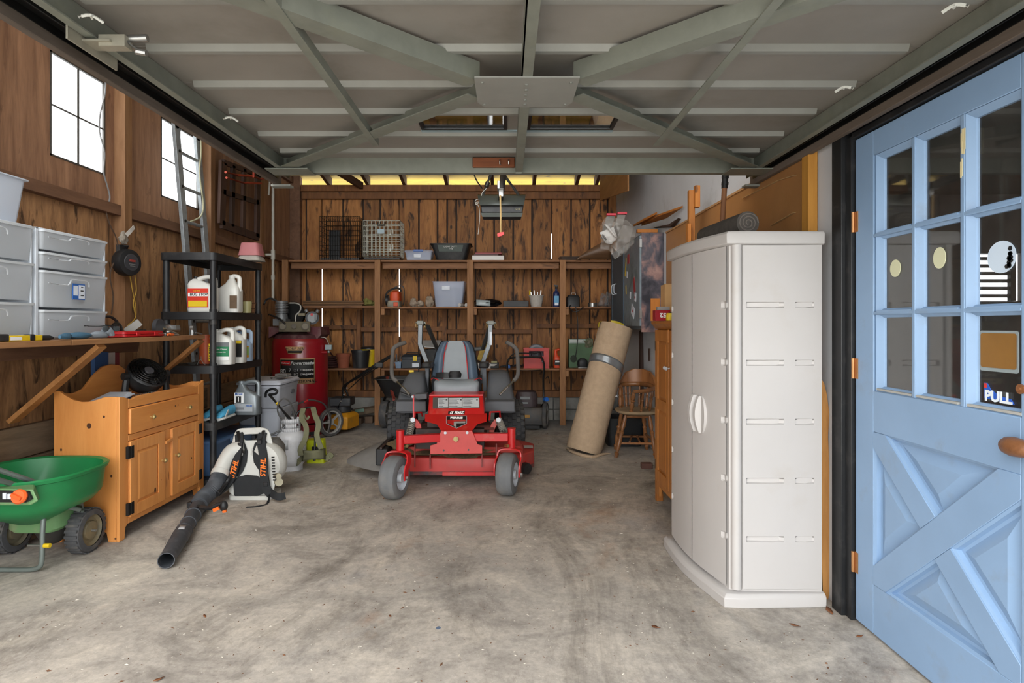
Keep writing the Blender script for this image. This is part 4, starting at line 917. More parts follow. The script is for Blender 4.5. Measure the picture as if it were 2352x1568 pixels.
arch = [(ya + .022, .60), (ya + .022, .90), (ya + .15, .885), (ya + .24, .905), (ya + .34, .985), (ya + .43, 1.035), (ya + .515, 1.045), (ya + .60, 1.035), (ya + .69, .985), (ya + .79, .905), (ya + .88, .885), (yb_ - .022, .90), (yb_ - .022, .60)]
T.part('back_board', MB().prism(arch, xb, xb + .018, 'YZ'), PINH, bevel=.003)
T.part('back_panel', MB().bx(xb, xb + .01, ya + .022, yb_ - .022, .06, .60), PINH)
T.part('deck', MB().bx(xb + .018, xf - .02, ya + .022, yb_ - .022, .765, .78), PINH)
fx = xf; t_ = .02
T.part('face_stile', MB().prism([(ya, .88), (ya + .05, .872), (ya + .085, .86), (ya + .085, .09), (ya + .06, .07), (ya + .05, 0), (ya, 0)], fx, fx + t_, 'YZ'), PINE, bevel=.003)
T.part('face_stile', MB().prism([(yb_, .89), (yb_ - .05, .872), (yb_ - .085, .86), (yb_ - .085, .09), (yb_ - .06, .07), (yb_ - .05, 0), (yb_, 0)], fx, fx + t_, 'YZ'), PINE, bevel=.003)
T.part('top_rail', MB().prism([(ya + .085, .80), (ya + .085, .862), (ya + .12, .850), (ya + .16, .862), (ya + .22, .866), (yb_ - .22, .866), (yb_ - .16, .862), (yb_ - .12, .850), (yb_ - .085, .862), (yb_ - .085, .80)], fx, fx + t_, 'YZ'), PINH, bevel=.003)
T.part('mid_rail', MB().bx(fx, fx + t_, ya + .085, yb_ - .085, .595, .632), PINH, bevel=.002)
T.part('bottom_rail', MB().bx(fx, fx + t_, ya + .085, yb_ - .085, .085, .12), PINH, bevel=.002)
dr = T.part('drawer', MB().bx(fx + .002, fx + t_ + .012, ya + .09, yb_ - .09, .637, .795), PINH, bevel=.006)
KB = mat('brass_knob', 'c8b27a', .25, .7)
for yy in (ya + .30, yb_ - .27): T.part('knob', MB().lathe([(.006, 0), (.007, .012), (.014, .018), (.016, .026), (.01, .034), (.002, .036)], (fx + t_ + .012, yy, .715), 14, (1, 0, 0)), KB, dr)
ym = (ya + yb_) / 2
IRON = mat('black_iron', '1a1918', .6, .4)
T.part('centre_stile', MB().bx(fx, fx + t_, ym - .045, ym + .045, .12, .595), PINE, bevel=.002)
for k, (a, b, hy, ky) in enumerate(((ya + .088, ym - .048, ya + .088, ym - .075), (ym + .048, yb_ - .088, yb_ - .088, ym + .075))):
    d = T.part('door', MB().bx(fx + .002, fx + t_ + .005, a, b, .122, .592), PINE, bevel=.003)
    w_ = .07
    T.part('door_frame', MB().bx(fx + t_ + .005, fx + t_ + .014, a, a + w_, .122, .592).bx(fx + t_ + .005, fx + t_ + .014, b - w_, b, .122, .592).bx(fx + t_ + .005, fx + t_ + .014, a + w_, b - w_, .122, .192).bx(fx + t_ + .005, fx + t_ + .014, a + w_, b - w_, .522, .592), PINE, d, bevel=.002)
    m_ = lambda g, x: [Vector((x, q.x, q.y)) for q in rr((a + b) / 2, .357, b - a - 2 * w_ - 2 * g, .33 - 2 * g, .002, 0, 1)]
    T.part('door_panel', MB().loft([m_(.0, fx + t_ + .004), m_(.002, fx + t_ + .005), m_(.022, fx + t_ + .013)]), PINE, d, ang=15)
    T.part('knob', MB().lathe([(.006, 0), (.007, .012), (.014, .018), (.016, .026), (.01, .034), (.002, .036)], (fx + t_ + .014, (b - .035) if k == 0 else (a + .035), .40), 14, (1, 0, 0)), KB, d)
    for zz in (.18, .53): T.part('hinge', MB().bx(fx + t_ + .001, fx + t_ + .018, hy - .030 if k == 0 else hy - .012, hy - .006 if k == 0 else hy + .0, zz - .04, zz + .035).bx(fx + t_ + .012, fx + t_ + .018, hy + .004 if k == 0 else hy + .008, hy + .028 if k == 0 else hy + .030, zz - .04, zz + .035).cyl((fx + t_ + .015, hy, zz - .03), (fx + t_ + .015, hy, zz + .028), .006, n=8), IRON, d)
T.part('turn_latch', MB().box((fx + t_ + .012, ym - .0, .515), (.018, .085, .022), Matrix.Rotation(R(8), 3, 'X')), PINH, bevel=.004)
KNT = mat('knot_brown', '4a2812', .7, var=.3, scale=40)
def knot(y, z, a, b, x=None, Y=None):
    if Y is None: q = [(y + a * math.cos(t), z + b * math.sin(t)) for t in [i * math.pi / 7 for i in range(14)]]; T.part('knot', MB().prism(q, x, x + .0008, 'YZ'), KNT)
    else: q = [(y + a * math.cos(t), z + b * math.sin(t)) for t in [i * math.pi / 7 for i in range(14)]]; T.part('knot', MB().prism(q, Y - .0008, Y, 'XZ'), KNT)
knot(-2.53, .705, .014, .017, Y=ya); knot(-2.70, .56, .006, .009, Y=ya); knot(-2.44, .76, .007, .008, Y=ya); knot(-2.395, .40, .007, .008, Y=ya); knot(-2.37, .02, .007, .006, Y=ya)
for y_, z_, a_, b_ in ((4.30, .745, .005, .008), (4.34, .748, .003, .005)): knot(y_, z_, a_, b_, fx + t_ + .012)
for y_, z_, a_, b_ in ((4.05, .22, .010, .018), (4.12, .27, .003, .005)): knot(y_, z_, a_, b_, fx + t_ + .0145)
for y_, z_, a_, b_ in ((4.215, .23, .004, .035), (4.235, .27, .004, .03), (4.52, .33, .005, .008)): knot(y_, z_, a_, b_, fx + t_ + (0 if y_ < 4.3 else .0145))
# desk fan on the washstand
T = Thing('desk_fan', 'round black desk fan tilted back on the pine washstand', 'fan', (-2.5, 4.4, .781))
fc = Vector((-2.49, 4.22, .972)); ax = Vector((.55, -.25, .62)).normalized(); fx_, fy_, fz_ = frame_of(ax)
T.part('housing', MB().lathe([(.05, -.11), (.085, -.10), (.115, -.06), (.128, -.015), (.13, .02), (.122, .03), (.118, .02), (.11, -.03)], fc, 28, ax), BLK)
g = MB()
for k, r in enumerate((.035, .055, .075, .095, .112, .124)): g.ring(fc + ax * (.045 - .010 * (k / 5) ** 2), r, .0028, ax, 28, 5)
for k in range(24): a = k * math.pi / 12; d = fx_ * math.cos(a) + fy_ * math.sin(a); g.tube([fc + d * .03 + ax * .045, fc + d * .08 + ax * .043, fc + d * .126 + ax * .028], .0022, 4)
T.part('grille', g, BLKM)
T.part('badge', MB().lathe([(.034, .040), (.030, .050)], fc, 18, ax), mat('fan_badge', '45454a', .5))
bl = MB()
for k in range(5):
    a = k * 2 * math.pi / 5; d = fx_ * math.cos(a) + fy_ * math.sin(a); e = fx_ * math.cos(a + .8) + fy_ * math.sin(a + .8)
    bl.add([fc + d * .025, fc + d * .10 + ax * .008, fc + e * .10 - ax * .01, fc + e * .025 - ax * .012], [(0, 1, 2, 3)])
T.part('blades', bl, BLK, solid=.003)
for q in (1, -1): T.part('stand', MB().tube([fc + fx_ * .14 * q, fc + fx_ * .15 * q + Vector((0, 0, -.10)), Vector((fc.x + fx_.x * .15 * q, fc.y + fx_.y * .15 * q, .79))], [.018, .022, .03], 8, 3), BLK)
T.part('stand_base', MB().loft([rr(fc.x, fc.y, .14, .34, .05, .781), rr(fc.x, fc.y, .12, .32, .05, .795)]), BLK)
T.part('pivot_knob', MB().cyl(fc + fx_ * .13, fc + fx_ * .165, .024, n=14).cyl(fc - fx_ * .13, fc - fx_ * .165, .024, n=14), BLK)
T.part('sticker', MB().box(fc + ax * .0 + Vector((.03, .02, -.115)), (.012, .03, .018)), LBW)
T = Thing('paper_pile', 'white and blue papers lying in the pine washstand', 'papers', (-2.45, 3.85, .781))
T.part('sheets', MB().box((-2.50, 3.87, .850), (.16, .22, .006), Matrix.Rotation(R(10), 3, 'X')).box((-2.52, 3.89, .860), (.14, .2, .004), Matrix.Rotation(R(10), 3, 'X')), LBW)
T.part('binder', MB().box((-2.50, 3.87, .818), (.20, .26, .045), Matrix.Rotation(R(4), 3, 'X')), mat('binder_blue', '51637c', .5))
T = Thing('wire_basket', 'low wire basket inside the pine washstand', 'basket', (-2.5, 4.05, .781))
mb = MB()
for k in range(14): y = 3.98 + k * .018; mb.cyl((-2.42, y, .782), (-2.42, y, .862), .002, n=5)
mb.tube([(-2.42, 3.97, .862), (-2.42, 4.23, .862), (-2.62, 4.23, .862), (-2.62, 3.97, .862), (-2.42, 3.97, .862)], .003, 5)
for zz in (.783, .83): mb.tube([(-2.42, 3.97, zz), (-2.42, 4.23, zz), (-2.62, 4.23, zz), (-2.62, 3.97, zz), (-2.42, 3.97, zz)], .002, 5)
T.part('wires', mb, STEEL)
# ---- broadcast spreader
SG = mat('spreader_green', '1f7d46', .4, var=.06, dirt='4f7a55', dfac=.2, dscale=3)
SG2 = mat('spreader_pale_green', '6d9564', .55, var=.1, dirt='9a9478', dfac=.3, dscale=7)
TUB = mat('grey_green_tube', '6f7873', .45, .3, var=.1)
TYR = mat('tyre_grey', '4a4a4c', .75, var=.15, dirt='7b7266', dfac=.4, dscale=9, bump=.2)
T = Thing('broadcast_spreader', 'green wheeled lawn spreader standing before the pine washstand', 'spreader', (-2.6, 3.5, 0))
hc = (-2.60, 3.355)
def hop(w_, d_, z, r): return rr(hc[0], hc[1], w_, d_, r, z, 5)
T.part('hopper', MB().loft([hop(.14, .14, .24, .05), hop(.34, .34, .295, .12), hop(.52, .52, .335, .22), hop(.585, .59, .38, .23), hop(.60, .63, .50, .235), hop(.62, .66, .506, .24), hop(.63, .67, .522, .245), hop(.615, .655, .53, .24), hop(.585, .62, .522, .235), hop(.56, .57, .38, .22), hop(.50, .50, .345, .21), hop(.33, .33, .31, .12), hop(.12, .12, .25, .04)]), SG)
T.part('spout', MB().loft([rr(-2.62, 3.47, .24, .22, .05, .17), rr(-2.62, 3.47, .28, .24, .05, .19), rr(-2.62, 3.47, .27, .24, .05, .27), rr(-2.62, 3.45, .26, .24, .05, .31)]), SG2)
T.part('gearbox', MB().cyl((-2.66, 3.54, .125), (-2.46, 3.54, .125), .035, n=12).lathe([(.03, .07), (.06, .09), (.09, .15), (.09, .17)], (-2.6, 3.5, 0), 16), mat('gear_black', '33302c', .7, dirt='5d5340', dfac=.5))
T.part('axle', MB().cyl((-2.90, 3.54, .125), (-2.38, 3.54, .125), .008, n=8), STEEL)
for xx, s_ in ((-2.44, 1), (-2.87, -1)):
    prof = [(.088, -.042), (.118, -.038), (.126, -.025), (.127, 0), (.126, .025), (.118, .038), (.088, .042)]
    wl_ = T.part('wheel', MB().lathe(prof, (xx, 3.54, .127), 30, (1, 0, 0), caps=False), TYR)
    T.part('hub', MB().lathe([(.022, -.045), (.06, -.028), (.088, -.036), (.088, .036), (.075, .018), (.055, .018), (.05, .034), (.02, .036)], (xx, 3.54, .127), 24, (1, 0, 0)), mat('hub_olive', '6d6754', .7, dirt='8f7a55', dfac=.5), wl_)
    tr_ = MB()
    for k in range(26): a = k * math.pi / 13; tr_.box((xx, 3.54 + .127 * math.cos(a), .127 + .127 * math.sin(a)), (.07, .016, .006), Matrix.Rotation(a - math.pi / 2, 3, 'X'))
    T.part('tread', tr_, TYR, wl_, kind='stuff')
Yp = 3.2
T.part('frame_tube', MB().tube([P(185, 1166, 3.45), P(110, 1140, 3.3), P(30, 1112, 3.05), P(-60, 1085, 2.85)], .013, 8, 2), TUB)
T.part('frame_tube', MB().tube([P(175, 1150, 3.55), P(140, 1132, 3.35), P(60, 1100, 3.1), P(-60, 1060, 2.9)], .013, 8, 2), TUB)
T.part('stand', MB().tube([P(190, 1172, 3.45), P(150, 1163, 3.36), P(118, 1160, 3.3), P(103, 1178, 3.28), P(98, 1215, 3.26), Vector((-2.475, 3.25, .06)), Vector((-2.50, 3.25, .022)), Vector((-2.56, 3.25, .013)), Vector((-2.70, 3.25, .013)), Vector((-2.86, 3.25, .013)), Vector((-2.88, 3.25, .04)), Vector((-2.86, 3.3, .25))], .0125, 10, 4), TUB)
T.part('stand_bolt', MB().cyl((-2.462, 3.25, .142), (-2.43, 3.25, .142), .012, n=10), YEL, label='yellow end cap on the stand')
T.part('fitting', MB().cyl((-2.55, 3.25, .142), (-2.46, 3.25, .142), .006, n=8), STEEL)
T.part('side_arm', MB().bar(P(178, 1150, 3.5), (-2.475, 3.54, .14), .02, .05, (1, 0, 0)), TUB)
cpn = T.part('control_panel', MB().loft([[P(a, b, 2.98) for a, b in ((-40, 1122), (76, 1124), (88, 1150), (70, 1160), (-40, 1160))], [P(a, b, 3.07) for a, b in ((-40, 1110), (80, 1112), (92, 1145), (72, 1158), (-40, 1158))]]), SG2, bevel=.006)
T.part('panel_face', MB().prism([(P(a, b, 2.97).x, P(a, b, 2.97).z) for a, b in ((-38, 1126), (66, 1128), (74, 1146), (62, 1153), (-38, 1152))], 2.965, 2.978), BPRINT, cpn)
T.part('panel_print', MB().bx(P(6, 0, 2.96).x, P(14, 0, 2.96).x, 2.959, 2.964, P(0, 1146, 2.96).z, P(0, 1132, 2.96).z).bx(P(17, 0, 2.96).x, P(26, 0, 2.96).x, 2.959, 2.964, P(0, 1146, 2.96).z, P(0, 1134, 2.96).z), LBW, cpn)
kc = P(47, 1140, 2.96)
T.part('dial', MB().lathe([(.034, 0), (.036, .012), (.030, .022)], kc, 22, (.1, -1, .25)).box(kc + Vector((0, -.025, .006)), (.05, .016, .016), Matrix.Rotation(R(25), 3, 'Y')), mat('orange_dial', 'e0602a', .4), cpn, label='orange rate dial')
T.part('cable', MB().tube([P(-10, 1160, 3.1), P(30, 1180, 3.15), P(60, 1195, 3.3), P(80, 1200, 3.45)], .004, 6, 4).tube([P(-10, 1175, 3.1), P(25, 1190, 3.2), P(50, 1200, 3.4)], .003, 6, 4), BLKM)
# ---- backpack blower
BWH = mat('blower_grey', 'c3c3bd', .45, var=.05, dirt='8f8c82', dfac=.15)
FAB = mat('black_fabric', '232527', .9, var=.2, bump=.3)
BLT = mat('blower_tube', '3e4146', .6, var=.2, dirt='77767a', dfac=.45, dscale=5)
T = Thing('backpack_blower', 'white and black backpack blower standing, its long black tube laid on the floor', 'leaf blower', (-1.93, 4.62, 0))
def Bp(px, py, dy=0.0): Y = 4.60 + (1148 - py) * .0012 + dy; return P(px, py, Y)
out = [(527, 1148), (623, 1147), (634, 1110), (637, 1060), (626, 1015), (620, 993), (614, 984), (600, 981), (556, 983), (545, 985), (538, 996), (532, 1020), (528, 1050), (524, 1090)]
hole = [(556, 998), (600, 996), (594, 1010), (563, 1011)]
A0 = [Bp(a, b) for a, b in out]
def plate_hole(o, h, dy0, dy1):
    """flat plate with one hole: bridge each outline point to the hole by angle"""
    hc_ = (sum(p[0] for p in h) / len(h), sum(p[1] for p in h) / len(h)); n = 40; ro = []; ri = []
    def ray(poly, a):
        d = (math.cos(a), math.sin(a)); best = None
        for i in range(len(poly)):
            p, q = poly[i], poly[(i + 1) % len(poly)]; ex, ey = q[0] - p[0], q[1] - p[1]; den = d[0] * ey - d[1] * ex
            if abs(den) < 1e-9: continue
            t = ((p[0] - hc_[0]) * ey - (p[1] - hc_[1]) * ex) / den; u = ((p[0] - hc_[0]) * d[1] - (p[1] - hc_[1]) * d[0]) / den
            if t > 0 and -1e-6 <= u <= 1 + 1e-6 and (best is None or t < best): best = t
        return (hc_[0] + d[0] * best, hc_[1] + d[1] * best)
    for k in range(n): a = 2 * math.pi * (k + .5) / n; ro.append(ray(o, a)); ri.append(ray(h, a))
    return MB().loft([[Bp(a, b, dy0) for a, b in ro], [Bp(a, b, dy0) for a, b in ri], [Bp(a, b, dy1) for a, b in ri], [Bp(a, b, dy1) for a, b in ro]], False, True)
T.part('back_plate', plate_hole(out, hole, 0, .022), BWH, bevel=.006, ang=50)
T.part('base', MB().loft([rr(-1.93, 4.70, .33, .24, .04, .001), rr(-1.93, 4.70, .33, .24, .04, .03)]), BWH)
T.part('fan_housing', MB().lathe([(.05, -.03), (.12, -.028), (.155, -.01), (.165, .02), (.165, .07), (.15, .10), (.05, .115)], P(606, 1065, 4.75) - Vector((0, .02, 0)), 30, (.25, 1, 0)), BWH)
T.part('engine', MB().loft([rr(-1.93, 4.92, .22, .16, .04, .10), rr(-1.93, 4.92, .28, .18, .05, .16), rr(-1.93, 4.92, .26, .18, .05, .34), rr(-1.93, 4.92, .18, .14, .04, .40)]).cyl((-1.93, 4.9, .02), (-1.93, 4.9, .12), .06, n=14), mat('engine_grey', '6e6c68', .6, dirt='3c3a36', dfac=.3))
sl = MB()
for k in range(9): p = P(627 + k * .4, 1050 + k * 6.5, 4.60); sl.box(p, (.022, .006, .010))
T.part('vent_slots', sl, BLKM)
T.part('elbow', MB().tube([P(560, 1030, 4.76), P(535, 1038, 4.72), P(517, 1062, 4.66), P(507, 1085, 4.61)], [.07, .068, .06, .058], 16, 4), BWH)
c0_, c1_ = P(508, 1081, 4.62), P(504, 1092, 4.595); T.part('clamp_ring', MB().cyl(c0_, c1_, .066, n=20), BWH, bevel=.004)
pts = smooth_path([P(505, 1090, 4.60), P(497, 1108, 4.54), P(487, 1125, 4.46), Vector((-2.17, 4.36, .075)), Vector((-2.13, 4.22, .060))], 8)
rs = []
mb = MB(); seg = []
for i in range(len(pts) - 1):
    for t, r in ((0, .052), (.5, .060)): seg.append((pts[i].lerp(pts[i + 1], t), r))
mb.tube([p for p, r in seg], [r for p, r in seg], 16); T.part('pleated_hose', mb, BLT)
ta, tb = Vector((-2.135, 4.23, .058)), Vector((-1.833, 3.287, .047)); td = (tb - ta)
for a, b, r0, r1 in ((0, .20, .050, .048), (.19, .52, .046, .044),):
    T.part('tube', MB().cyl(ta + td * a, ta + td * b, r0, r1, 22), BLT)
n0 = ta + td * .50; xx_, yy_, zz_ = frame_of(td)
T.part('nozzle', MB().lathe([(.046, 0), (.048, .02), (.050, .10), (.046, .26), (.041, .44), (.043, .495), (.039, .495), (.036, .40), (.040, .1)], n0, 26, td, caps=False), BLT)
for a in (.0, .19, .36, .50): T.part('tube_collar', MB().cyl(ta + td * (a - .012), ta + td * (a + .018), .053 if a < .2 else .049, n=22), BLT, bevel=.004)
T.part('sticker', MB().grid(lambda u, v: ta + td * (.56 + .07 * u) + (xx_ * math.cos(1.35 + v * .7) + yy_ * math.sin(1.35 + v * .7)) * .0505, 2, 5), mat('grey_sticker', 'a6a4a4', .6), solid=.001)
T.part('bracket', MB().box(ta + td * .02 + Vector((-.05, 0, .02)), (.03, .05, .04)), BLK, bevel=.004)
gp = P(505, 1160, 4.02)
T.part('grip', MB().tube([ta + td * .17 + Vector((.03, 0, .05)), P(480, 1167, 4.0), P(500, 1160, 4.0), P(514, 1156, 4.0)], [.014, .014, .016, .018], 8, 3).sph(P(514, 1162, 4.0), (.026, .026, .036)), BLK)
T.part('trigger', MB().bar(P(490, 1172, 3.97), P(503, 1166, 3.97), .014, .022).bar(P(512, 1175, 3.97), P(520, 1173, 3.97), .014, .014), mat('orange_trigger', 'e06a24', .4), label='orange trigger')
T.part('control_arm', MB().tube([P(497, 1135, 4.42), P(510, 1120, 4.5), P(522, 1105, 4.56), P(530, 1090, 4.56)], [.02, .016, .014, .012], 8, 4), BLK)
def padz(name, pl, t0, t1, m, **k): return T.part(name, MB().loft([[Bp(a, b, -t0) for a, b in pl], [Bp(a, b, -t1) for a, b in pl]]), m, bevel=.008, seg=3, **k)
padz('lower_pad', [(537, 1136), (541, 1141), (590, 1139), (607, 1132), (600, 1098), (590, 1092), (565, 1090), (546, 1095), (536, 1106)], 0, .03, FAB)
padz('harness_pad', [(549, 1013), (562, 1016), (569, 1036), (567, 1060), (558, 1082), (547, 1096), (540, 1090), (534, 1060)], 0, .018, FAB)
padz('harness_pad', [(585, 1016), (613, 1012), (616, 1060), (612, 1090), (596, 1082), (583, 1062), (580, 1036)], 0, .018, FAB)
ls = T.part('shoulder_strap', MB().strap([Bp(549, 996, -.01), Bp(550, 1014, -.03), Bp(546, 1040, -.05), Bp(539, 1070, -.06), Bp(531, 1098, -.05), Bp(516, 1118, -.05), Bp(498, 1134, -.07)], .062, .016, (1, 0, .25)), FAB)
rs_ = T.part('shoulder_strap', MB().strap([Bp(604, 994, -.01), Bp(600, 1012, -.03), Bp(604, 1040, -.05), Bp(605, 1075, -.06), Bp(608, 1100, -.05), Bp(612, 1122, -.04), Bp(622, 1134, -.05)], .062, .016, (1, 0, 0)), FAB)
T.part('webbing', MB().strap([Bp(546, 990, -.012), Bp(549, 1004, -.028), Bp(552, 1024, -.045), Bp(556, 1040, -.058)], .024, .004, (1, 0, .1)), BLKM)
T.part('webbing', MB().strap([Bp(606, 988, -.012), Bp(600, 1004, -.028), Bp(596, 1020, -.05)], .024, .004, (1, 0, .1)), BLKM)
for px, py in ((551, 1021), (596, 1015), (610, 1112)): T.part('buckle', MB().box(Bp(px, py, -.052), (.034, .012, .03)), BLK, bevel=.003)
OT = mat('orange_print', 'f07822', .6, var=.02)
text(T, 'STIHL', .055, OT, Bp(538, 1077, -.082), (.27, 0, 1), (-1, 0, .27), ls, shear=.2, bold=.0018)
text(T, 'STIHL', .055, OT, Bp(605, 1074, -.082), (.03, 0, 1), (-1, 0, .03), rs_, shear=.2, bold=.0018)
T.part('waist_strap', MB().strap([Bp(620, 1130, -.03), P(632, 1138, 4.52), P(643, 1141, 4.5), P(655, 1138, 4.52)], .05, .012, (0, .3, 1)), FAB)
T.part('strap_tail', MB().strap([P(618, 1136, 4.56), P(617, 1150, 4.52), FL(608, 1160) + Vector((0, 0, .004)), FL(585, 1164) + Vector((0, 0, .003)), FL(566, 1165) + Vector((0, 0, .003))], .022, .003, (0, 1, 0)), FAB)
T.part('fuel_cap', MB().cyl(P(636, 1105, 4.70), P(641, 1107, 4.62), .03, n=14).cyl(P(632, 1092, 4.7), P(640, 1094, 4.62), .022, n=14), mat('cap_cream', 'a49d86', .6))
# ---- tall grey-white bin cabinet
BINW = mat('bin_white', 'b9bdc6', .5, var=.05, dirt='8d8f92', dfac=.15)
T = Thing('plastic_cabinet', 'pale grey stacked plastic bin cabinet between black rack and red compressor', 'cabinet', (-2.34, 6.02, 0))
x0, x1, y0, y1 = -2.55, -2.145, 5.78, 6.32
for k, (a, b) in enumerate(((0.0, .265), (.272, .52), (.527, .74))):
    g = .006 * k
    bn = T.part('bin', MB().loft([rr(-2.348, 6.05, .385 - g, .52 - g, .03, a), rr(-2.348, 6.05, .405 - g, .54 - g, .03, b - .03), rr(-2.348, 6.05, .415 - g, .55 - g, .03, b - .028), rr(-2.348, 6.05, .415 - g, .55 - g, .03, b)]), BINW)
    for q in ((6.15,) if k else ()): T.part('hand_hole', MB().prism([(q + .05 * math.cos(t), b - .09 + .022 * math.sin(t)) for t in [i * math.pi / 8 for i in range(16)]], -2.147 - g / 2 - .004, -2.138 - g / 2, 'YZ'), mat('hole_grey', '6a6c70', .8), bn)
T.part('lid', MB().loft([rr(-2.348, 6.05, .40, .54, .03, .744), rr(-2.348, 6.05, .43, .57, .03, .748), rr(-2.348, 6.05, .43, .57, .03, .765), rr(-2.348, 6.05, .39, .53, .03, .785)]), BINW)
T = Thing('tool_tray', 'greasy grey tool lying on the lid of the grey bin cabinet', 'tool', (-2.3, 5.95, .787))
T.part('tool', MB().tube([P(622, 868, 5.85), P(640, 866, 5.9), P(668, 860, 6.0)], [.010, .018, .012], 8).box(P(650, 861, 6.0), (.12, .1, .03)), mat('greasy', '6f6c68', .6, .4, dirt='2d2b28', dfac=.4))
T = Thing('lopper', 'black pole tool with curved grip leaning on the grey bin cabinet', 'tool', (-1.95, 5.7, 0))
lp0, lp1 = P(622, 912, 5.62), P(664, 960, 5.55)
T.part('pole', MB().tube([P(618, 905, 5.63), lp1, P(690, 1002, 5.55)], [.014, .014, .012], 8), BLK)
T.part('grip', MB().tube([P(610, 912, 5.66), P(612, 900, 5.65), P(625, 893, 5.62), P(636, 897, 5.6), P(633, 904, 5.6), P(620, 906, 5.62)], .012, 8, 4), BLK)
T.part('lower_pole', MB().tube([P(664, 960, 5.55), P(650, 985, 5.52), P(618, 1000, 5.45), P(606, 1010, 5.40)], .009, 8, 2), mat('pole_grey', '5c5d5e', .5, .4))
T.part('band', MB().cyl(P(636, 925, 5.60), P(640, 930, 5.595), .0155, n=10), YEL)
# ---- propane tank
PW = mat('tank_white', 'c6c6c8', .4, var=.05, dirt='8a8378', dfac=.2)
T = Thing('propane_tank', 'white propane cylinder with a collar and black hose, before the compressor', 'tank', (-1.95, 5.57, 0))
c = (-1.965, 5.57, 0)
T.part('cylinder', MB().lathe([(.07, .035), (.105, .04), (.13, .07), (.135, .10), (.135, .28), (.128, .31), (.10, .345), (.05, .36)], c, 28), PW)
T.part('foot_ring', MB().lathe([(.10, .0), (.105, 0), (.105, .05), (.10, .05)], c, 24, caps=False), PW)
cm = MB()
for k in range(22):
    a0 = R(-160 + k * 14); a1 = R(-160 + (k + 1) * 14)
    z0 = .40 if k % 7 in (3, 4) else .34
    q = lambda a, r, z: (c[0] + r * math.cos(a), c[1] + r * math.sin(a), z)
    cm.add([q(a0, .085, .34), q(a1, .085, .34), q(a1, .085, .38), q(a0, .085, .38)], [(0, 1, 2, 3)]).add([q(a0, .085, .42), q(a1, .085, .42), q(a1, .085, .465), q(a0, .085, .465)], [(0, 1, 2, 3)])
    if k % 7 not in (2, 3): cm.add([q(a0, .085, .38), q(a1, .085, .38), q(a1, .085, .42), q(a0, .085, .42)], [(0, 1, 2, 3)])
T.part('collar', cm, PW, solid=.003)
T.part('valve', MB().cyl((c[0], c[1], .36), (c[0], c[1], .43), .018, n=12).cyl((c[0], c[1], .40), (c[0] + .05, c[1] - .02, .40), .012, n=10), BRASS)
T.part('hose', MB().tube([(c[0] + .05, c[1] - .02, .40), P(672, 935, 5.45), P(655, 915, 5.4), P(640, 925, 5.4), P(638, 945, 5.4), P(648, 965, 5.42)], .007, 6, 5), mat('hose_grey', '4d4c4a', .6))
T.part('label', MB().grid(lambda u, v: Vector((c[0] + .1355 * math.cos(R(-125 + 45 * u)), c[1] + .1355 * math.sin(R(-125 + 45 * u)), .20 + .09 * v)), 6, 1), mat('tank_label', 'aeb0b2', .6), solid=.0008)
# ---- pack frame
OLV = mat('olive_webbing', '6d6c52', .9, var=.15, bump=.4)
T = Thing('pack_frame', 'black metal backpack frame with olive straps and waist pad, beside the propane cylinder', 'pack frame', (-1.75, 5.55, 0))
T.part('frame', MB().tube([P(673, 1062, 5.55), P(676, 1000, 5.6), P(680, 955, 5.65), P(695, 940, 5.67), P(718, 935, 5.68), P(726, 945, 5.66), P(724, 1000, 5.6), P(722, 1058, 5.56)], .010, 8, 4), BLKM)
T.part('cross_bar', MB().bar(P(677, 1000, 5.59), P(726, 994, 5.6), .008, .03), BLKM); T.part('cross_bar', MB().bar(P(674, 1045, 5.56), P(722, 1040, 5.56), .008, .02), BLKM)
T.part('shoulder_strap', MB().strap([P(697, 938, 5.62), P(693, 960, 5.52), P(703, 980, 5.46), P(702, 1005, 5.42), P(690, 1030, 5.42), P(692, 1045, 5.44)], .045, .014, (1, .1, 0)), OLV)
T.part('shoulder_strap', MB().strap([P(719, 936, 5.62), P(724, 955, 5.52), P(732, 975, 5.46), P(728, 1000, 5.42), P(738, 1030, 5.42)], .045, .014, (1, .1, 0)), OLV)
T.part('strap_tail', MB().strap([P(697, 950, 5.5), P(705, 962, 5.45), P(710, 955, 5.44)], .02, .004, (0, 0, 1)), OLV)
T.part('waist_pad', MB().grid(lambda u, v: P(694 + 52 * u, 1060 - 5 * u - 26 * v + 6 * math.sin(u * 3.1) * (v - .5), 5.50 - .10 * math.sin(u * math.pi)), 8, 4), OLV, solid=.018)
T.part('waist_strap', MB().strap([P(694, 1050, 5.50), P(684, 1062, 5.44), FL(678, 1072) + Vector((0, 0, .02)), FL(668, 1074) + Vector((0, 0, .012))], .045, .008, (0, .2, 1)), OLV)
T.part('waist_strap', MB().strap([P(744, 1048, 5.52), P(752, 1052, 5.5), P(758, 1044, 5.5), P(764, 1050, 5.48)], .045, .008, (0, .2, 1)), OLV)
T = Thing('yellow_box', 'bright yellow and black box behind the olive pack frame', 'box', (-1.72, 5.85, 0))
T.part('box', MB().loft([rr(P(728, 0, 5.85).x, 5.85, .17, .12, .02, .001), rr(P(726, 0, 5.85).x, 5.85, .16, .11, .02, .22)]), mat('hi_yellow', 'd6e01e', .5))
T.part('panel', MB().box((P(732, 0, 5.85).x, 5.785, .10), (.09, .012, .12)), BLK)
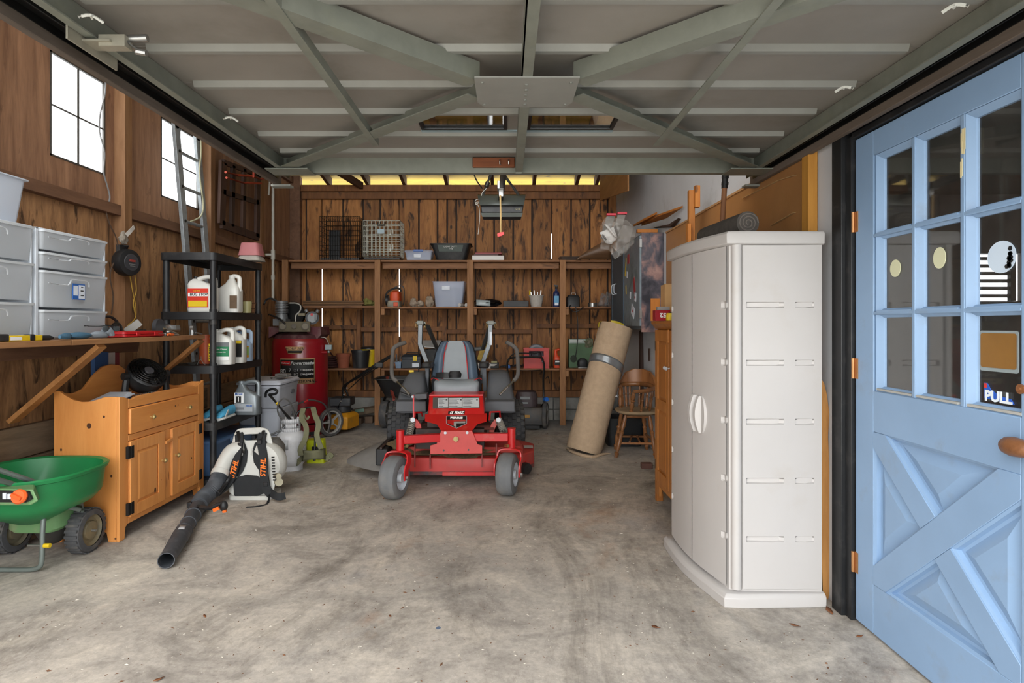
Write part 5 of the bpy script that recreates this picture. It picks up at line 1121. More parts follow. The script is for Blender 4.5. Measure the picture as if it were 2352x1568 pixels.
# ---- air compressor
CR = mat('compressor_red', '8a0d1a', .3, var=.06, coat=.4, spec=.6)
CRD = mat('compressor_dust', '58232a', .6, dirt='7f6a64', dfac=.5)
T = Thing('air_compressor', 'tall red upright air compressor tank with pump and motor on top', 'compressor', (-2.50, 7.42, 0))
cx_, cy_, r = -2.50, 7.42, .325
tk = T.part('tank', MB().lathe([(.25, .12), (.32, .16), (r, .22), (r, 1.08), (r - .01, 1.13), (.28, 1.19), (.18, 1.225), (.05, 1.24)], (cx_, cy_, 0), 40), CR)
T.part('dusty_dome', MB().lathe([(.305, 1.146), (.283, 1.194), (.182, 1.228), (.05, 1.243)], (cx_, cy_, 0), 40), mat('dome_dust', '4c2226', .8, dirt='6f5a54', dfac=.6, dscale=9), tk)
T.part('skirt', MB().lathe([(.26, 0), (.29, 0), (.29, .13), (.26, .13)], (cx_, cy_, 0), 32, caps=False), CR)
T.part('saddle', MB().add([P(617, 750, 7.25), P(736, 750, 7.25), P(738, 768, 7.25), P(728, 778, 7.25), P(704, 762, 7.25), P(640, 762, 7.25), P(617, 776, 7.25)] + [p + Vector((0, .35, 0)) for p in [P(617, 750, 7.25), P(736, 750, 7.25), P(738, 768, 7.25), P(728, 778, 7.25), P(704, 762, 7.25), P(640, 762, 7.25), P(617, 776, 7.25)]],
       [tuple(range(7)), tuple(range(7, 14))[::-1]] + [(k, (k + 1) % 7, 7 + (k + 1) % 7, 7 + k) for k in range(7)]), CRD)
CG = mat('cast_grey', '7d7f80', .5, .5, var=.15, dirt='3a3836', dfac=.3)
pm = T.part('pump', MB().cyl(P(647, 748, 7.3), P(647, 720, 7.3), .085, .065, 16).box(P(647, 740, 7.25), (.15, .16, .08)), CG)
fn = MB()
for k in range(6): fn.cyl(P(647, 719 - k * 3.8, 7.3), P(647, 717 - k * 3.8, 7.3), .075, n=16)
fn.cyl(P(647, 720, 7.3), P(647, 695, 7.3), .05, n=12)
T.part('cooling_fins', fn, CG, pm); T.part('cylinder_head', MB().cyl(P(647, 697, 7.3), P(647, 691, 7.3), .07, n=16), CG, pm)
T.part('belt_guard', MB().lathe([(.02, -.03), (.15, -.03), (.16, 0), (.15, .03), (.02, .03)], P(672, 722, 7.45), 26, (0, 1, 0)), BLKM)
mo = T.part('motor', MB().cyl(P(717, 730, 7.22), P(717, 730, 7.55), .078, n=24), mat('motor_black', '3a3c40', .5, .3))
T.part('motor_face', MB().cyl(P(717, 730, 7.195), P(717, 730, 7.22), .055, n=20).box(P(726, 728, 7.195), (.03, .02, .07)), CG, mo)
T.part('motor_badge', MB().cyl(P(716, 722, 7.18), P(716, 722, 7.195), .016, n=12), RED, mo)
for q in ((705, 702), (728, 731)): T.part('capacitor', MB().cyl(P(q[0], 717, 7.25), P(q[1], 711, 7.25), .022, n=12), CG, mo)
T.part('nameplate', MB().box(P(693, 722, 7.3), (.08, .02, .03)), mat('plate_beige', '9a9078', .6))
gb = T.part('gauge_panel', MB().bx(P(640, 0, 7.1).x, P(711, 0, 7.1).x, 7.10, 7.14, P(0, 762, 7.1).z, P(0, 738, 7.1).z), mat('panel_olive', '6e6652', .6, .2, dirt='4a4436', dfac=.3), bevel=.004)
for px in (649, 675, 701): T.part('gauge', MB().cyl(P(px, 749, 7.10), P(px, 749, 7.075), .042 if px != 675 else .028, n=20), mat('gauge_dark', '4c4438', .5, .3), gb)
for q in (649, 701): T.part('gauge_dial', MB().cyl(P(q, 749, 7.073), P(q, 749, 7.071), .033, n=20), mat('dial_tan', '6a604c', .5), gb)
T.part('discharge_line', MB().tube([P(662, 696, 7.25), P(680, 696, 7.25), P(690, 702, 7.22), P(689, 714, 7.2), P(680, 724, 7.18), P(679, 738, 7.14)], .008, 8, 4), mat('white_line', 'b9b6ae', .5))
T.part('air_line', MB().tube([P(618, 722, 7.2), P(640, 731, 7.1), P(655, 744, 7.08)], .012, 8, 4), BLK); T.part('air_line', MB().tube([P(606, 700, 7.3), P(612, 688, 7.3), P(625, 686, 7.3), P(640, 694, 7.3)], .012, 8, 3), BLK)
sw = T.part('pressure_switch', MB().box(P(755, 797, 7.35), (.08, .05, .06)).cyl(P(755, 805, 7.35), P(755, 810, 7.35), .012), mat('switch_grey', '8d9a9c', .5), bevel=.005)
T.part('switch_wire', MB().tube([P(737, 775, 7.3), P(748, 776, 7.32), P(755, 790, 7.35)], .005, 6, 4), PVC, sw)
T.part('drain_fitting', MB().cyl(P(738, 809, 7.3), P(750, 809, 7.33), .018, n=10), CR)
yf = cy_ - r - .002
def curved(px0, px1, py0, py1, off=.0025):
    xa, xb_ = (px0 - VX) * yf / F - cx_, (px1 - VX) * yf / F - cx_; za, zb = CZ - (py1 - VY) * yf / F, CZ - (py0 - VY) * yf / F
    f = lambda u, v: Vector((cx_ + xa + (xb_ - xa) * u, cy_ - math.sqrt(max(0, (r + off) ** 2 - (xa + (xb_ - xa) * u) ** 2)), za + (zb - za) * v)); return f
def wrap_text(s, size, m, px, py, par, off=.005, **k):
    z = CZ - (py - VY) * yf / F; x = (px - VX) * yf / F
    o = text(T, s, size, m, (x, 0, z), (1, 0, 0), (0, 0, 1), par, **k)
    for v in o.data.vertices:
        wv = T.M @ v.co; dx = wv.x - cx_; wv.y = cy_ - math.sqrt(max(1e-6, (r + off) ** 2 - dx * dx)) + wv.y * .0; v.co = T.inv @ wv
GLD = mat('label_gold', 'b9936a', .5, var=.05)
b1 = T.part('badge', MB().grid(curved(640, 717, 823, 882), 12, 1), GLD, solid=.001)
b2 = T.part('label', MB().grid(curved(642, 715, 826, 869, .004), 12, 1), BPRINT, solid=.001)
wrap_text('Powermate', .052, WPRINT, 691, 834, b2, .0055, shear=.3, bold=.002)
T.part('label_oval', MB().grid(curved(644, 667, 829, 839, .0055), 4, 1), RED, b2, solid=.001)
wrap_text('Coleman', .028, WPRINT, 655, 834, b2, .007, bold=.0006)
wrap_text('80', .075, WPRINT, 649, 853, b2, .0055, bold=.001)
wrap_text('7', .055, WPRINT, 666, 850, b2, .0055); wrap_text('HP', .038, WPRINT, 664, 861, b2, .0055)
wrap_text('12.1', .042, WPRINT, 678, 850, b2, .0055); wrap_text('10.2', .042, WPRINT, 678, 860, b2, .0055)
wrap_text('CFM@40PSI', .026, WPRINT, 701.5, 850, b2, .0055, bold=.0006); wrap_text('CFM@90PSI', .026, WPRINT, 701.5, 860, b2, .0055, bold=.0006)
wrap_text('PROFESSIONAL', .045, BPRINT, 690, 876, b1, .0055, bold=.001)
xm = (676 - VX) * yf / F
b3 = T.part('badge', MB().grid(lambda u, v: curved(654, 698, 796, 812, .003)(.5 + (u - .5) * (.66 + .34 * v), v), 12, 2), GLD, solid=.001)
wrap_text('MORE AIR', .045, BPRINT, 676, 801, b3, .0055)
T.part('badge_band', MB().grid(curved(661, 692, 805, 810, .005), 6, 1), BPRINT, b3, solid=.001)
T = Thing('air_hose', 'red-ended grey air hose looping down beside the compressor', 'hose', (-2.2, 6.9, 0))
T.part('hose', MB().tube([P(664, 936, 6.4), P(690, 925, 6.5), P(712, 918, 6.6), P(740, 925, 6.8), P(752, 940, 6.9), P(760, 965, 7.0), FL(752, 1002) + Vector((0, 0, .012)), FL(735, 1006) + Vector((0, 0, .012)), FL(715, 1003) + Vector((0, 0, .012))], .009, 8, 5), mat('hose_grey', '4d4c4a', .6))
T.part('coupling', MB().cyl(P(698, 924, 6.53), P(707, 919, 6.56), .014, n=10), RED)
# ================================================================== BACK SHELVING AND WHAT STANDS ON IT
SW_ = wood('shelf_board', '9a6c48', '6f492c', '3a2415', 0, 1.1, dk=.35, rndv=.2)
SP_ = wood('shelf_post', 'a8784e', '7c5330', '4a2c18', 2, 1.0, dk=.15, rndv=.15)
T = Thing('shelving_unit', 'rough wooden shelving with four levels along the whole back wall', 'shelves', (-.7, 8.2, 0))
sx = [-2.89, -1.68, -.469, .743, 1.50]; F0 = 8.0; Z3, Z2, Z1 = 2.166, 1.552, .742
for x in sx[:4]: T.part('post', MB().bx(x - .038, x + .038, F0 - .035, F0 + .003, 0 if x > -2.8 else .745, Z3 - .002), SP_, bevel=.003)
for i in range(4):
    a, b = sx[i] + .04, sx[i + 1] - .04 if i < 3 else 1.50
    for zz, th in ((Z3, .024), (Z2 + (.012 if i == 0 else 0) , .024), (Z1, .024)):
        aa = a if zz != Z3 else sx[i] + (.002 if i else -.04); bb = b if zz != Z3 else sx[i + 1] - .002
        if zz == Z1 and i == 3: bb = 1.50
        T.part('shelf_board', MB().bx(aa, bb, F0 + .004, 8.24, zz - th, zz), SW_, bevel=.002)
        T.part('shelf_board', MB().bx(aa, bb, 8.243, 8.43, zz - th, zz), SW_, bevel=.002)
    T.part('fascia', MB().bx(a, b, F0 + .09, F0 + .115, Z3 - .105, Z3 - .026), SW_, bevel=.002)
    for zz in (Z2, Z1):
        if i: T.part('cleat', MB().bx(sx[i] + .04, sx[i] + .085, F0 + .004, 8.40, zz - .105, zz - .026), SP_, bevel=.002)
YS = 8.14
def S(px, py, Y=YS): return P(px, py, Y)
def wirebox(T, x0, x1, y0, y1, z0, z1, nx, ny, nz, r, m, name='wires'):
    mb = MB()
    for k in range(nx + 1):
        x = x0 + (x1 - x0) * k / nx
        for y in (y0, y1): mb.cyl((x, y, z0), (x, y, z1), r, n=4, caps=False)
        mb.cyl((x, y0, z1), (x, y1, z1), r, n=4, caps=False)
    for k in range(ny + 1):
        y = y0 + (y1 - y0) * k / ny
        for x in (x0, x1): mb.cyl((x, y, z0), (x, y, z1), r, n=4, caps=False)
    for k in range(nz + 1):
        z = z0 + (z1 - z0) * k / nz
        for y in (y0, y1): mb.cyl((x0, y, z), (x1, y, z), r, n=4, caps=False)
        for x in (x0, x1): mb.cyl((x, y0, z), (x, y1, z), r, n=4, caps=False)
    return T.part(name, mb, m, kind='stuff')
zt = Z3 + .001
T = Thing('wire_crate', 'dim black wire crate on the top shelf, left of the silver one', 'crate', (-2.2, 8.2, zt))
wirebox(T, S(740, 0).x, S(830, 0).x, 8.03, 8.40, zt, zt + .575, 18, 8, 9, .003, BLKM)
T.part('tray', MB().bx(S(741, 0).x, S(829, 0).x, 8.04, 8.39, zt, zt + .03), BLK)
T.part('door_panel', MB().bx(S(744, 0).x, S(770, 0).x, 8.38, 8.392, zt + .05, zt + .45), BLK)
CRW = mat('crate_wire', 'cccdc2', .4, .15)
T = Thing('dog_crate', 'silver wire dog crate with a black handle on the top shelf', 'crate', (-1.68, 8.2, zt))
a, b = S(834, 0, 8.05).x, S(919, 0, 8.05).x
wirebox(T, a, b, 8.05, 8.36, zt + .05, zt + .525, 9, 4, 7, .005, CRW)
T.part('door_wires', MB().tube([(a + .05, 8.04, zt + .09), (b - .10, 8.04, zt + .09), (b - .10, 8.04, zt + .44), (a + .05, 8.04, zt + .44), (a + .05, 8.04, zt + .09)], .004, 5), CRW)
T.part('base_rail', MB().tube([(a, 8.04, zt + .05), (b, 8.04, zt + .05)], .006, 5).tube([(a, 8.04, zt + .008), (b, 8.04, zt + .008)], .006, 5).tube([(a, 8.36, zt + .008), (b, 8.36, zt + .008)], .006, 5), CRW)
T.part('tray', MB().bx(a + .01, b - .01, 8.06, 8.35, zt + .004, zt + .04), BLK)
T.part('handle', MB().tube([((a + b) / 2 - .05, 8.04, zt + .505), ((a + b) / 2 - .05, 8.02, zt + .46), ((a + b) / 2 + .05, 8.02, zt + .46), ((a + b) / 2 + .05, 8.04, zt + .505)], .009, 6), BLK)
T.part('latch', MB().tube([(b - .13, 8.035, zt + .12), (b - .13, 8.025, zt + .21), (b - .09, 8.025, zt + .21), (b - .09, 8.035, zt + .15)], .005, 5).tube([(b - .13, 8.035, zt + .33), (b - .13, 8.025, zt + .40), (b - .09, 8.025, zt + .40), (b - .09, 8.035, zt + .35)], .005, 5), CRW)
T.part('tag', MB().bx((a + b) / 2 - .05, (a + b) / 2 + .04, 8.03, 8.034, zt + .35, zt + .41), mat('tag_blue', '9fb4bd', .4))
CB = glass('clear_bin', 'bcc6dc', .42, .3, True)
def clearbin(T, px0, px1, zb, zt_, yc=8.2, dep=.26, taper=.04, m=None):
    a, b = S(px0, 0, 8.07).x, S(px1, 0, 8.07).x; cx, w_ = (a + b) / 2, b - a
    return T.part('bin_body', tubmesh(cx, yc, w_ - taper, dep - taper, w_, dep, zb, zt_, .02, .005, .008), m or CB)
T = Thing('lidded_box', 'shallow clear box with blue handle and a label on the top shelf', 'box', (-1.18, 8.2, zt))
clearbin(T, 930, 992, zt, zt + .11); a, b = S(928, 0, 8.07).x, S(994, 0, 8.07).x
T.part('lid', MB().loft([rr((a + b) / 2, 8.2, b - a, .28, .02, zt + .117), rr((a + b) / 2, 8.2, b - a, .28, .02, zt + .13), rr((a + b) / 2, 8.2, b - a - .04, .24, .02, zt + .145)]), CB)
T.part('handle', MB().bx((a + b) / 2 - .065, (a + b) / 2 + .065, 8.05, 8.062, zt + .115, zt + .145), mat('handle_blue', '2e5aa0', .4), bevel=.004)
T.part('sheet_stack', MB().bx(a + .03, b - .03, 8.10, 8.30, zt + .012, zt + .05), WPRINT)
T.part('label', MB().bx((a + b) / 2 - .06, (a + b) / 2 + .03, 8.058, 8.062, zt + .04, zt + .085), LBW)
T = Thing('mortar_tub', 'black plastic tub with white print on the top shelf', 'tub', (-.73, 8.2, zt))
a, b = S(992, 0, 8.06).x, S(1078, 0, 8.06).x; cx = (a + b) / 2; w_ = b - a
T.part('tub_body', tubmesh(cx, 8.2, w_ - .12, .26, w_ + .02, .36, zt, zt + .215, .04, .006, .018), BLK)
lb = T.part('label', MB().add([(cx - .17, 8.014, zt + .20), (cx + .17, 8.014, zt + .20), (cx + .15, 8.045, zt + .11), (cx - .15, 8.045, zt + .11), (cx - .17, 8.018, zt + .20), (cx + .17, 8.018, zt + .20), (cx + .15, 8.05, zt + .11), (cx - .15, 8.05, zt + .11)], [(0, 3, 2, 1), (4, 5, 6, 7), (0, 1, 5, 4), (1, 2, 6, 5), (2, 3, 7, 6), (3, 0, 4, 7)]), mat('tub_sheen', '57605c', .35))
text(T, 'LIGHT DUTY', .03, WPRINT, (cx, 8.012, zt + .175), (1, 0, 0), (0, .3, 1), lb); text(T, 'TUB', .026, WPRINT, (cx + .01, 8.018, zt + .148), (1, 0, 0), (0, .3, 1), lb)
T = Thing('flat_box', 'flat white box on the top shelf under two dark red booklets', 'box', (-.22, 8.2, zt)); a, b = S(1085, 0).x, S(1158, 0).x
T.part('box', MB().bx(a, b, 8.06, 8.34, zt, zt + .065), WHT, bevel=.002)
for k, (x0, x1, m, lab) in enumerate(((1089, 1145, mat('book_dark', '4a1f20', .5), 'dark booklet lying directly on the flat white box'), (1092, 1152, mat('book_red', '8e2f30', .5), 'red booklet topmost on the flat white box'))):
    single('booklet', MB().bx(S(x0, 0).x, S(x1, 0).x, 8.09 + k * .01, 8.3, zt + .066 + k * .023, zt + .087 + k * .023), m, lab, 'booklet', bevel=.002)
T = Thing('metal_tray', 'shiny pale metal tray lying at the right of the top shelf', 'tray', (.85, 8.2, zt)); a, b = S(1284, 0).x, S(1336, 0).x
T.part('tray', MB().loft([rr((a + b) / 2, 8.18, b - a - .06, .22, .03, zt), rr((a + b) / 2, 8.18, b - a, .3, .04, zt + .05), rr((a + b) / 2, 8.18, b - a - .02, .28, .04, zt + .05), rr((a + b) / 2, 8.18, b - a - .07, .21, .03, zt + .006)]), STEEL)
T = Thing('veneer_sheet', 'dark brown flexible sheet rising from the top shelf toward the painted cupboard', 'sheet', (1.2, 7.9, zt))
T.part('sheet', MB().grid(lambda u, v: S(1322 + 82 * u, 597 - (52 * (u ** .8) if v == 1 else 0) * 1.0 + 0 * v, 7.97 - .05 * u) if v == 1 else S(1322 + 82 * u, 596 + 16 * u * 0, 7.97), 10, 1), wood('dark_veneer', '6f5138', '4c3524', '2a1b10', 0, 1.2, .4, knots=False), solid=.006)
# ---- middle shelf
zm = Z2 + .013
BMB = wood('strip_wood', '7d5a38', '563a20', None, 0, 1, knots=False, rndv=.4)
k = 0
for r_ in range(3):
    for c_ in range(4):
        single('wood_strip', MB().bx(S(700 + c_ * 1.5, 0).x, S(836 + (k * 7) % 5, 0).x, 8.05 + c_ * .07, 8.11 + c_ * .07, zm + r_ * .024, zm + .022 + r_ * .024), BMB, 'brown wooden strip on the left middle shelf, %s layer, %s row' % (('bottom', 'middle', 'top')[r_], ('front', 'second', 'third', 'rear')[c_]), 'wood strip', 'wood strips piled on the left middle shelf', bevel=.002); k += 1
T = Thing('rag', 'crumpled yellow-green rag at the end of the wood strips', 'rag', (-1.8, 8.1, zm))
T.part('rag', blob(blob(MB(), S(846, 695) - Vector((0, .02, 0)), (.06, .06, .05), 5, .8, 18, 10), S(864, 698) - Vector((0, .02, 0)), (.05, .05, .032), 9, .8), mat('rag_green', '77743c', .9, var=.4, scale=14))
zm = Z2 + .001
OS = mat('saw_orange', 'cc4a1c', .5, var=.08, dirt='5a2c18', dfac=.3)
T = Thing('chainsaw', 'orange and black chainsaw seen end-on on the middle shelf', 'chainsaw', (-1.48, 8.1, zm))
c = S(910, 704); cx = c.x
T.part('top_cover', MB().loft([rr(cx, 8.12, .12, .22, .03, zm + .07), rr(cx, 8.12, .13, .24, .035, zm + .12), rr(cx, 8.12, .12, .22, .035, zm + .19), rr(cx, 8.12, .07, .14, .03, zm + .215)]), OS)
T.part('crankcase', MB().loft([rr(cx - .015, 8.12, .16, .24, .03, zm), rr(cx - .015, 8.12, .17, .26, .03, zm + .03), rr(cx - .015, 8.12, .15, .24, .03, zm + .08)]), mat('saw_grey', '8f8a7c', .6, dirt='4c4336', dfac=.4))
T.part('front_panel', MB().bx(cx - .01, cx + .05, 7.985, 8.0, zm + .005, zm + .06), OS, bevel=.004)
T.part('wrap_handle', MB().tube([(cx - .07, 8.1, zm + .02), (cx - .13, 8.1, zm + .08), (cx - .12, 8.1, zm + .18), (cx - .05, 8.1, zm + .235), (cx + .03, 8.1, zm + .25), (cx + .08, 8.1, zm + .21)], .012, 8, 4), BLK)
T.part('hand_guard', MB().strap([(cx - .04, 8.2, zm + .26), (cx + .03, 8.2, zm + .29), (cx + .09, 8.2, zm + .26), (cx + .10, 8.18, zm + .1), (cx + .09, 8.15, zm + .03)], .03, .01, (0, 1, 0)), BLK)
T.part('starter', MB().cyl((cx - .10, 8.13, zm + .09), (cx - .13, 8.13, zm + .09), .07, n=20), BLK)
RK = mat('rock', '9c8d7c', .9, var=.3, scale=14, bump=.6)
for k, (px, w_, h_, lab) in enumerate(((950, .045, .062, 'pale tan rock nearest the chainsaw'), (966, .045, .045, 'low flat tan rock, middle of the three on the shelf'), (987, .048, .072, 'largest tan rock, beside the clear bin'))):
    c = S(px, 704); single('rock', blob(MB(), (c.x, 8.12, zm + h_ * .93), (w_ * 1.05, .06, h_), 11 + k * 3, .55, 12, 8), RK, lab, 'rock', ang=25)
T = Thing('clear_bin', 'tall clear storage bin of white parts on the middle shelf', 'bin', (-.78, 8.2, zm))
clearbin(T, 994, 1067, zm, zm + .33, 8.2, .32, .07)
T.part('white_parts', MB().cyl(S(1004, 672, 8.15), S(1048, 681, 8.15), .022).bx(S(1010, 0).x, S(1050, 0).x, 8.14, 8.16, zm + .09, zm + .115).bx(S(1014, 0).x, S(1020, 0).x, 8.14, 8.16, zm + .01, zm + .09).bx(S(1040, 0).x, S(1046, 0).x, 8.14, 8.16, zm + .01, zm + .09), WPRINT)
T.part('label', MB().bx(S(1017, 0).x, S(1035, 0).x, 8.022, 8.026, zm + .225, zm + .275), LBW)
for k, px in enumerate((1059, 1074)):
    c = S(px, 702, 8.04); single('white_roll', MB().cyl((c.x - .02, 8.03, zm + .024), (c.x + .01, 8.10, zm + .024), .023, n=14), mat('paper_roll', 'bdbab6', .8), ('left of two small white rolls by the clear bin', 'right of two small white rolls by the clear bin')[k], 'roll', 'small white rolls by the clear bin')
T = Thing('plastic_sack', 'glossy black bag with a silver-white label on the middle shelf', 'bag', (-.3, 8.1, zm)); c = S(1117, 700)
T.part('bag', blob(MB(), (c.x + .01, 8.14, zm + .05), (.17, .10, .052), 21, .5, 20, 10), mat('bag_black', '131316', .18))
T.part('label', MB().grid(lambda u, v: S(1094 + 32 * u, 701 - 13 * v + 2 * u, 8.02 + .02 * v), 3, 2), mat('label_silver', 'a9b3b4', .3), solid=.004)
single('long_box', MB().bx(S(1156, 0).x, S(1214, 0).x, 8.08, 8.3, zm, zm + .085), BLK, 'long low black box between black bag and paint bucket', 'box', bevel=.006)
T = Thing('paint_bucket', 'paint-smeared white bucket holding old brushes', 'bucket', (.4, 8.1, zm)); c = S(1232, 702)
T.part('bucket', MB().lathe([(.07, 0), (.098, .145), (.103, .145), (.103, .155), (.094, .155), (.066, .006)], (c.x, 8.14, zm), 24), mat('bucket_smear', 'b3aea6', .6, var=.1, dirt='6d5a55', dfac=.45, dscale=9))
for k in range(4):
    q = Vector((c.x - .05 + .03 * k, 8.14, zm + .02)); t = Vector((c.x - .075 + .045 * k, 8.13, zm + .20 + .02 * (k % 2)))
    T.part('brush', MB().bar(q, t, .012, .02), STEEL)
T.part('tube_cap', MB().cyl((c.x - .085, 8.13, zm + .15), (c.x - .088, 8.13, zm + .22), .012), YEL)
T = Thing('spray_bottle', 'dark blue pump bottle with pale blue label on the middle shelf', 'bottle', (.7, 8.1, zm)); c = S(1277, 702)
T.part('bottle', MB().lathe([(.04, 0), (.045, .01), (.045, .17), (.035, .20), (.016, .215), (.016, .24)], (c.x, 8.1, zm), 20), mat('bottle_blue', '2a3560', .3))
T.part('pump', MB().cyl((c.x, 8.1, zm + .24), (c.x, 8.1, zm + .27), .018).bar((c.x - .03, 8.1, zm + .285), (c.x + .02, 8.1, zm + .28), .02, .02), BLK)
T.part('label', MB().bx(c.x - .03, c.x + .03, 8.048, 8.056, zm + .05, zm + .145), mat('label_pale_blue', '5b9cc4', .5))
T.part('label_patch', MB().bx(c.x - .025, c.x + .025, 8.044, 8.0485, zm + .02, zm + .055), LBW)
T = Thing('spray_bottle', 'second blue bottle hidden behind the pump bottle', 'bottle', (.75, 8.2, zm)); T.part('bottle', MB().lathe([(.035, 0), (.04, .01), (.04, .13), (.015, .17)], (c.x + .06, 8.2, zm), 16), LBB)
T = Thing('battery_charger', 'black boxy charger with small wire handle on the right middle shelf', 'charger', (.9, 8.1, zm)); c = S(1316, 700)
T.part('case', MB().loft([rr(c.x, 8.15, .17, .16, .02, zm), rr(c.x, 8.15, .17, .16, .02, zm + .13), rr(c.x, 8.15, .12, .12, .02, zm + .16)]), BLK)
T.part('handle', MB().tube([(c.x - .03, 8.1, zm + .155), (c.x - .025, 8.1, zm + .185), (c.x + .025, 8.1, zm + .185), (c.x + .03, 8.1, zm + .155)], .005, 6), STEEL)
T.part('cord', MB().tube([(c.x - .04, 8.07, zm + .02), S(1308, 706, 7.94), S(1318, 716, 7.93), S(1332, 712, 7.93), S(1340, 704, 7.95)], .006, 6, 4).tube([S(1322, 704, 7.95), S(1327, 740, 7.93), S(1326, 790, 7.93), S(1321, 825, 7.93)], .006, 6, 4), BLKM)
single('tin', MB().cyl((S(1360, 0).x, 8.1, zm), (S(1360, 0).x, 8.1, zm + .055), .058, n=22), STEEL, 'low round silver tin on the right middle shelf', 'tin', bevel=.003)
T = Thing('plastic_bag', 'crumpled clear plastic bag in the corner of the middle shelf', 'bag', (1.3, 8.1, zm))
T.part('bag', blob(MB(), (S(1391, 0).x, 8.15, zm + .085), (.075, .10, .095), 31, 1.1, 20, 12), glass('bag_film', '9aa0a4', .35, .15, True))
# ---- lower shelf
zl = Z1 + .001
T = Thing('hose_coil', 'dark red hose coiled on the lower shelf beside the compressor', 'hose', (-2.3, 8.1, zl)); mb = MB(); c = S(758, 843)
for k in range(5): mb.ring((c.x, 8.15, zl + .02 + k * .03), .10 - .008 * k, .014, n=22)
mb.tube([(c.x + .05, 8.1, zl + .16), (c.x - .02, 8.08, zl + .24), (c.x - .05, 8.1, zl + .14)], .012, 6, 4)
T.part('hose', mb, mat('hose_maroon', '3c1f20', .6))
T = Thing('terracotta_pot', 'terracotta-coloured plant pot on the lower shelf', 'pot', (-2.16, 8.1, zl)); c = S(789, 843)
T.part('pot', MB().lathe([(.07, 0), (.088, .15), (.098, .15), (.10, .19), (.09, .19), (.085, .15), (.06, .008)], (c.x, 8.14, zl), 24), mat('terracotta', '8c4c34', .8, var=.12))
T = Thing('plant_pot', 'large black plastic plant pot on the lower shelf', 'pot', (-1.95, 8.1, zl)); c = S(826, 843, 8.08)
T.part('pot', MB().lathe([(.10, 0), (.118, .21), (.125, .21), (.125, .235), (.114, .235), (.09, .008)], (c.x, 8.135, zl), 26), BLK)
T = Thing('yellow_bucket', 'yellow ribbed bucket with black lid behind the black pot', 'bucket', (-1.85, 8.3, zl)); c = S(848, 843, 8.32)
T.part('bucket', MB().lathe([(.08, 0), (.095, .17), (.105, .17), (.10, .19), (.108, .19), (.103, .21), (.112, .21), (.112, .24), (.1, .24)], (c.x, 8.325, zl), 24), YEL)
T.part('lid', MB().lathe([(.112, .241), (.115, .245), (.112, .262), (.09, .275), (.08, .275)], (c.x, 8.325, zl), 24), BLK)
T = Thing('tool_box', 'black toolbox with big yellow latch on the lower shelf', 'toolbox', (-1.3, 8.1, zl)); a, b = S(926, 0).x, S(969, 0).x
T.part('box', MB().bx(a, b, 8.02, 8.26, zl, zl + .12), mat('toolbox_blue', '20262e', .5), bevel=.006)
T.part('lid', MB().loft([rr((a + b) / 2, 8.14, b - a + .01, .25, .01, zl + .122), rr((a + b) / 2, 8.14, b - a + .01, .25, .01, zl + .15), rr((a + b) / 2, 8.14, b - a - .04, .2, .01, zl + .18)]), mat('toolbox_blue', '20262e', .5))
T.part('latch', MB().bx(b - .10, b - .045, 7.995, 8.018, zl + .10, zl + .165), YEL, bevel=.003)
T.part('label', MB().bx(b - .11, b - .02, 8.012, 8.018, zl + .02, zl + .07), LBW)
T.part('handle', MB().tube([(a + .03, 8.14, zl + .17), (a + .05, 8.14, zl + .2), (b - .05, 8.14, zl + .2), (b - .03, 8.14, zl + .17)], .008, 6), BLK)
T = Thing('parts_tub', 'small pale blue tub of parts left of the toolbox', 'tub', (-1.45, 8.1, zl)); T.part('tub', tubmesh(S(917, 0).x, 8.12, .07, .12, .085, .14, zl, zl + .075, .01, .004, .005), mat('pale_blue', '7d93ad', .5))
T.part('tools', MB().tube([(S(912, 0).x, 8.12, zl + .05), (S(911, 0).x, 8.12, zl + .18)], .01, 6).tube([(S(918, 0).x, 8.13, zl + .05), (S(920, 0).x, 8.13, zl + .15)], .008, 6), mat('dull_tools', '4b4d50', .5, .4))
T = Thing('storage_box', 'black crate with white lid propped open, behind the mower seat', 'box', (-1.0, 8.2, zl)); a, b = S(975, 0).x, S(1016, 0).x
T.part('crate', tubmesh((a + b) / 2, 8.2, b - a - .04, .26, b - a, .30, zl, zl + .24, .02, .005, .006), BLK)
T.part('lid', MB().add([S(971, 797, 8.05), S(1006, 800, 8.05), S(1016, 790, 8.3), S(1012, 783, 8.3), S(971, 783, 8.3)] + [p + Vector((0, .004, .012)) for p in [S(971, 797, 8.05), S(1006, 800, 8.05), S(1016, 790, 8.3), S(1012, 783, 8.3), S(971, 783, 8.3)]], [tuple(range(5)), tuple(range(5, 10))[::-1]] + [(k, (k + 1) % 5, 5 + (k + 1) % 5, 5 + k) for k in range(5)]), mat('lid_grey', 'a7a8a6', .5))
T = Thing('paper_sack', 'crumpled yellow paper sack on the lower shelf behind the mower', 'bag', (-.3, 8.2, zl))
T.part('sack', MB().loft([[S(a, b, 8.20) for a, b in ((1095, 826), (1113, 830), (1122, 818), (1126, 790), (1121, 770), (1113, 776), (1104, 796))], [S(a, b, 8.27) for a, b in ((1096, 826), (1113, 831), (1121, 818), (1124, 792), (1119, 773), (1113, 778), (1106, 796))]]), mat('sack_yellow', 'b89a4a', .8, var=.2, scale=16, bump=.5), bevel=.01, seg=3)
single('white_tray', MB().loft([rr(S(1115, 0).x, 8.12, .3, .2, .04, zl + .0), rr(S(1115, 0).x, 8.12, .36, .24, .05, zl + .06), rr(S(1115, 0).x, 8.12, .34, .22, .05, zl + .06), rr(S(1115, 0).x, 8.12, .28, .18, .04, zl + .01)]), WHT, 'shallow white tray behind the mower armrest', 'tray')
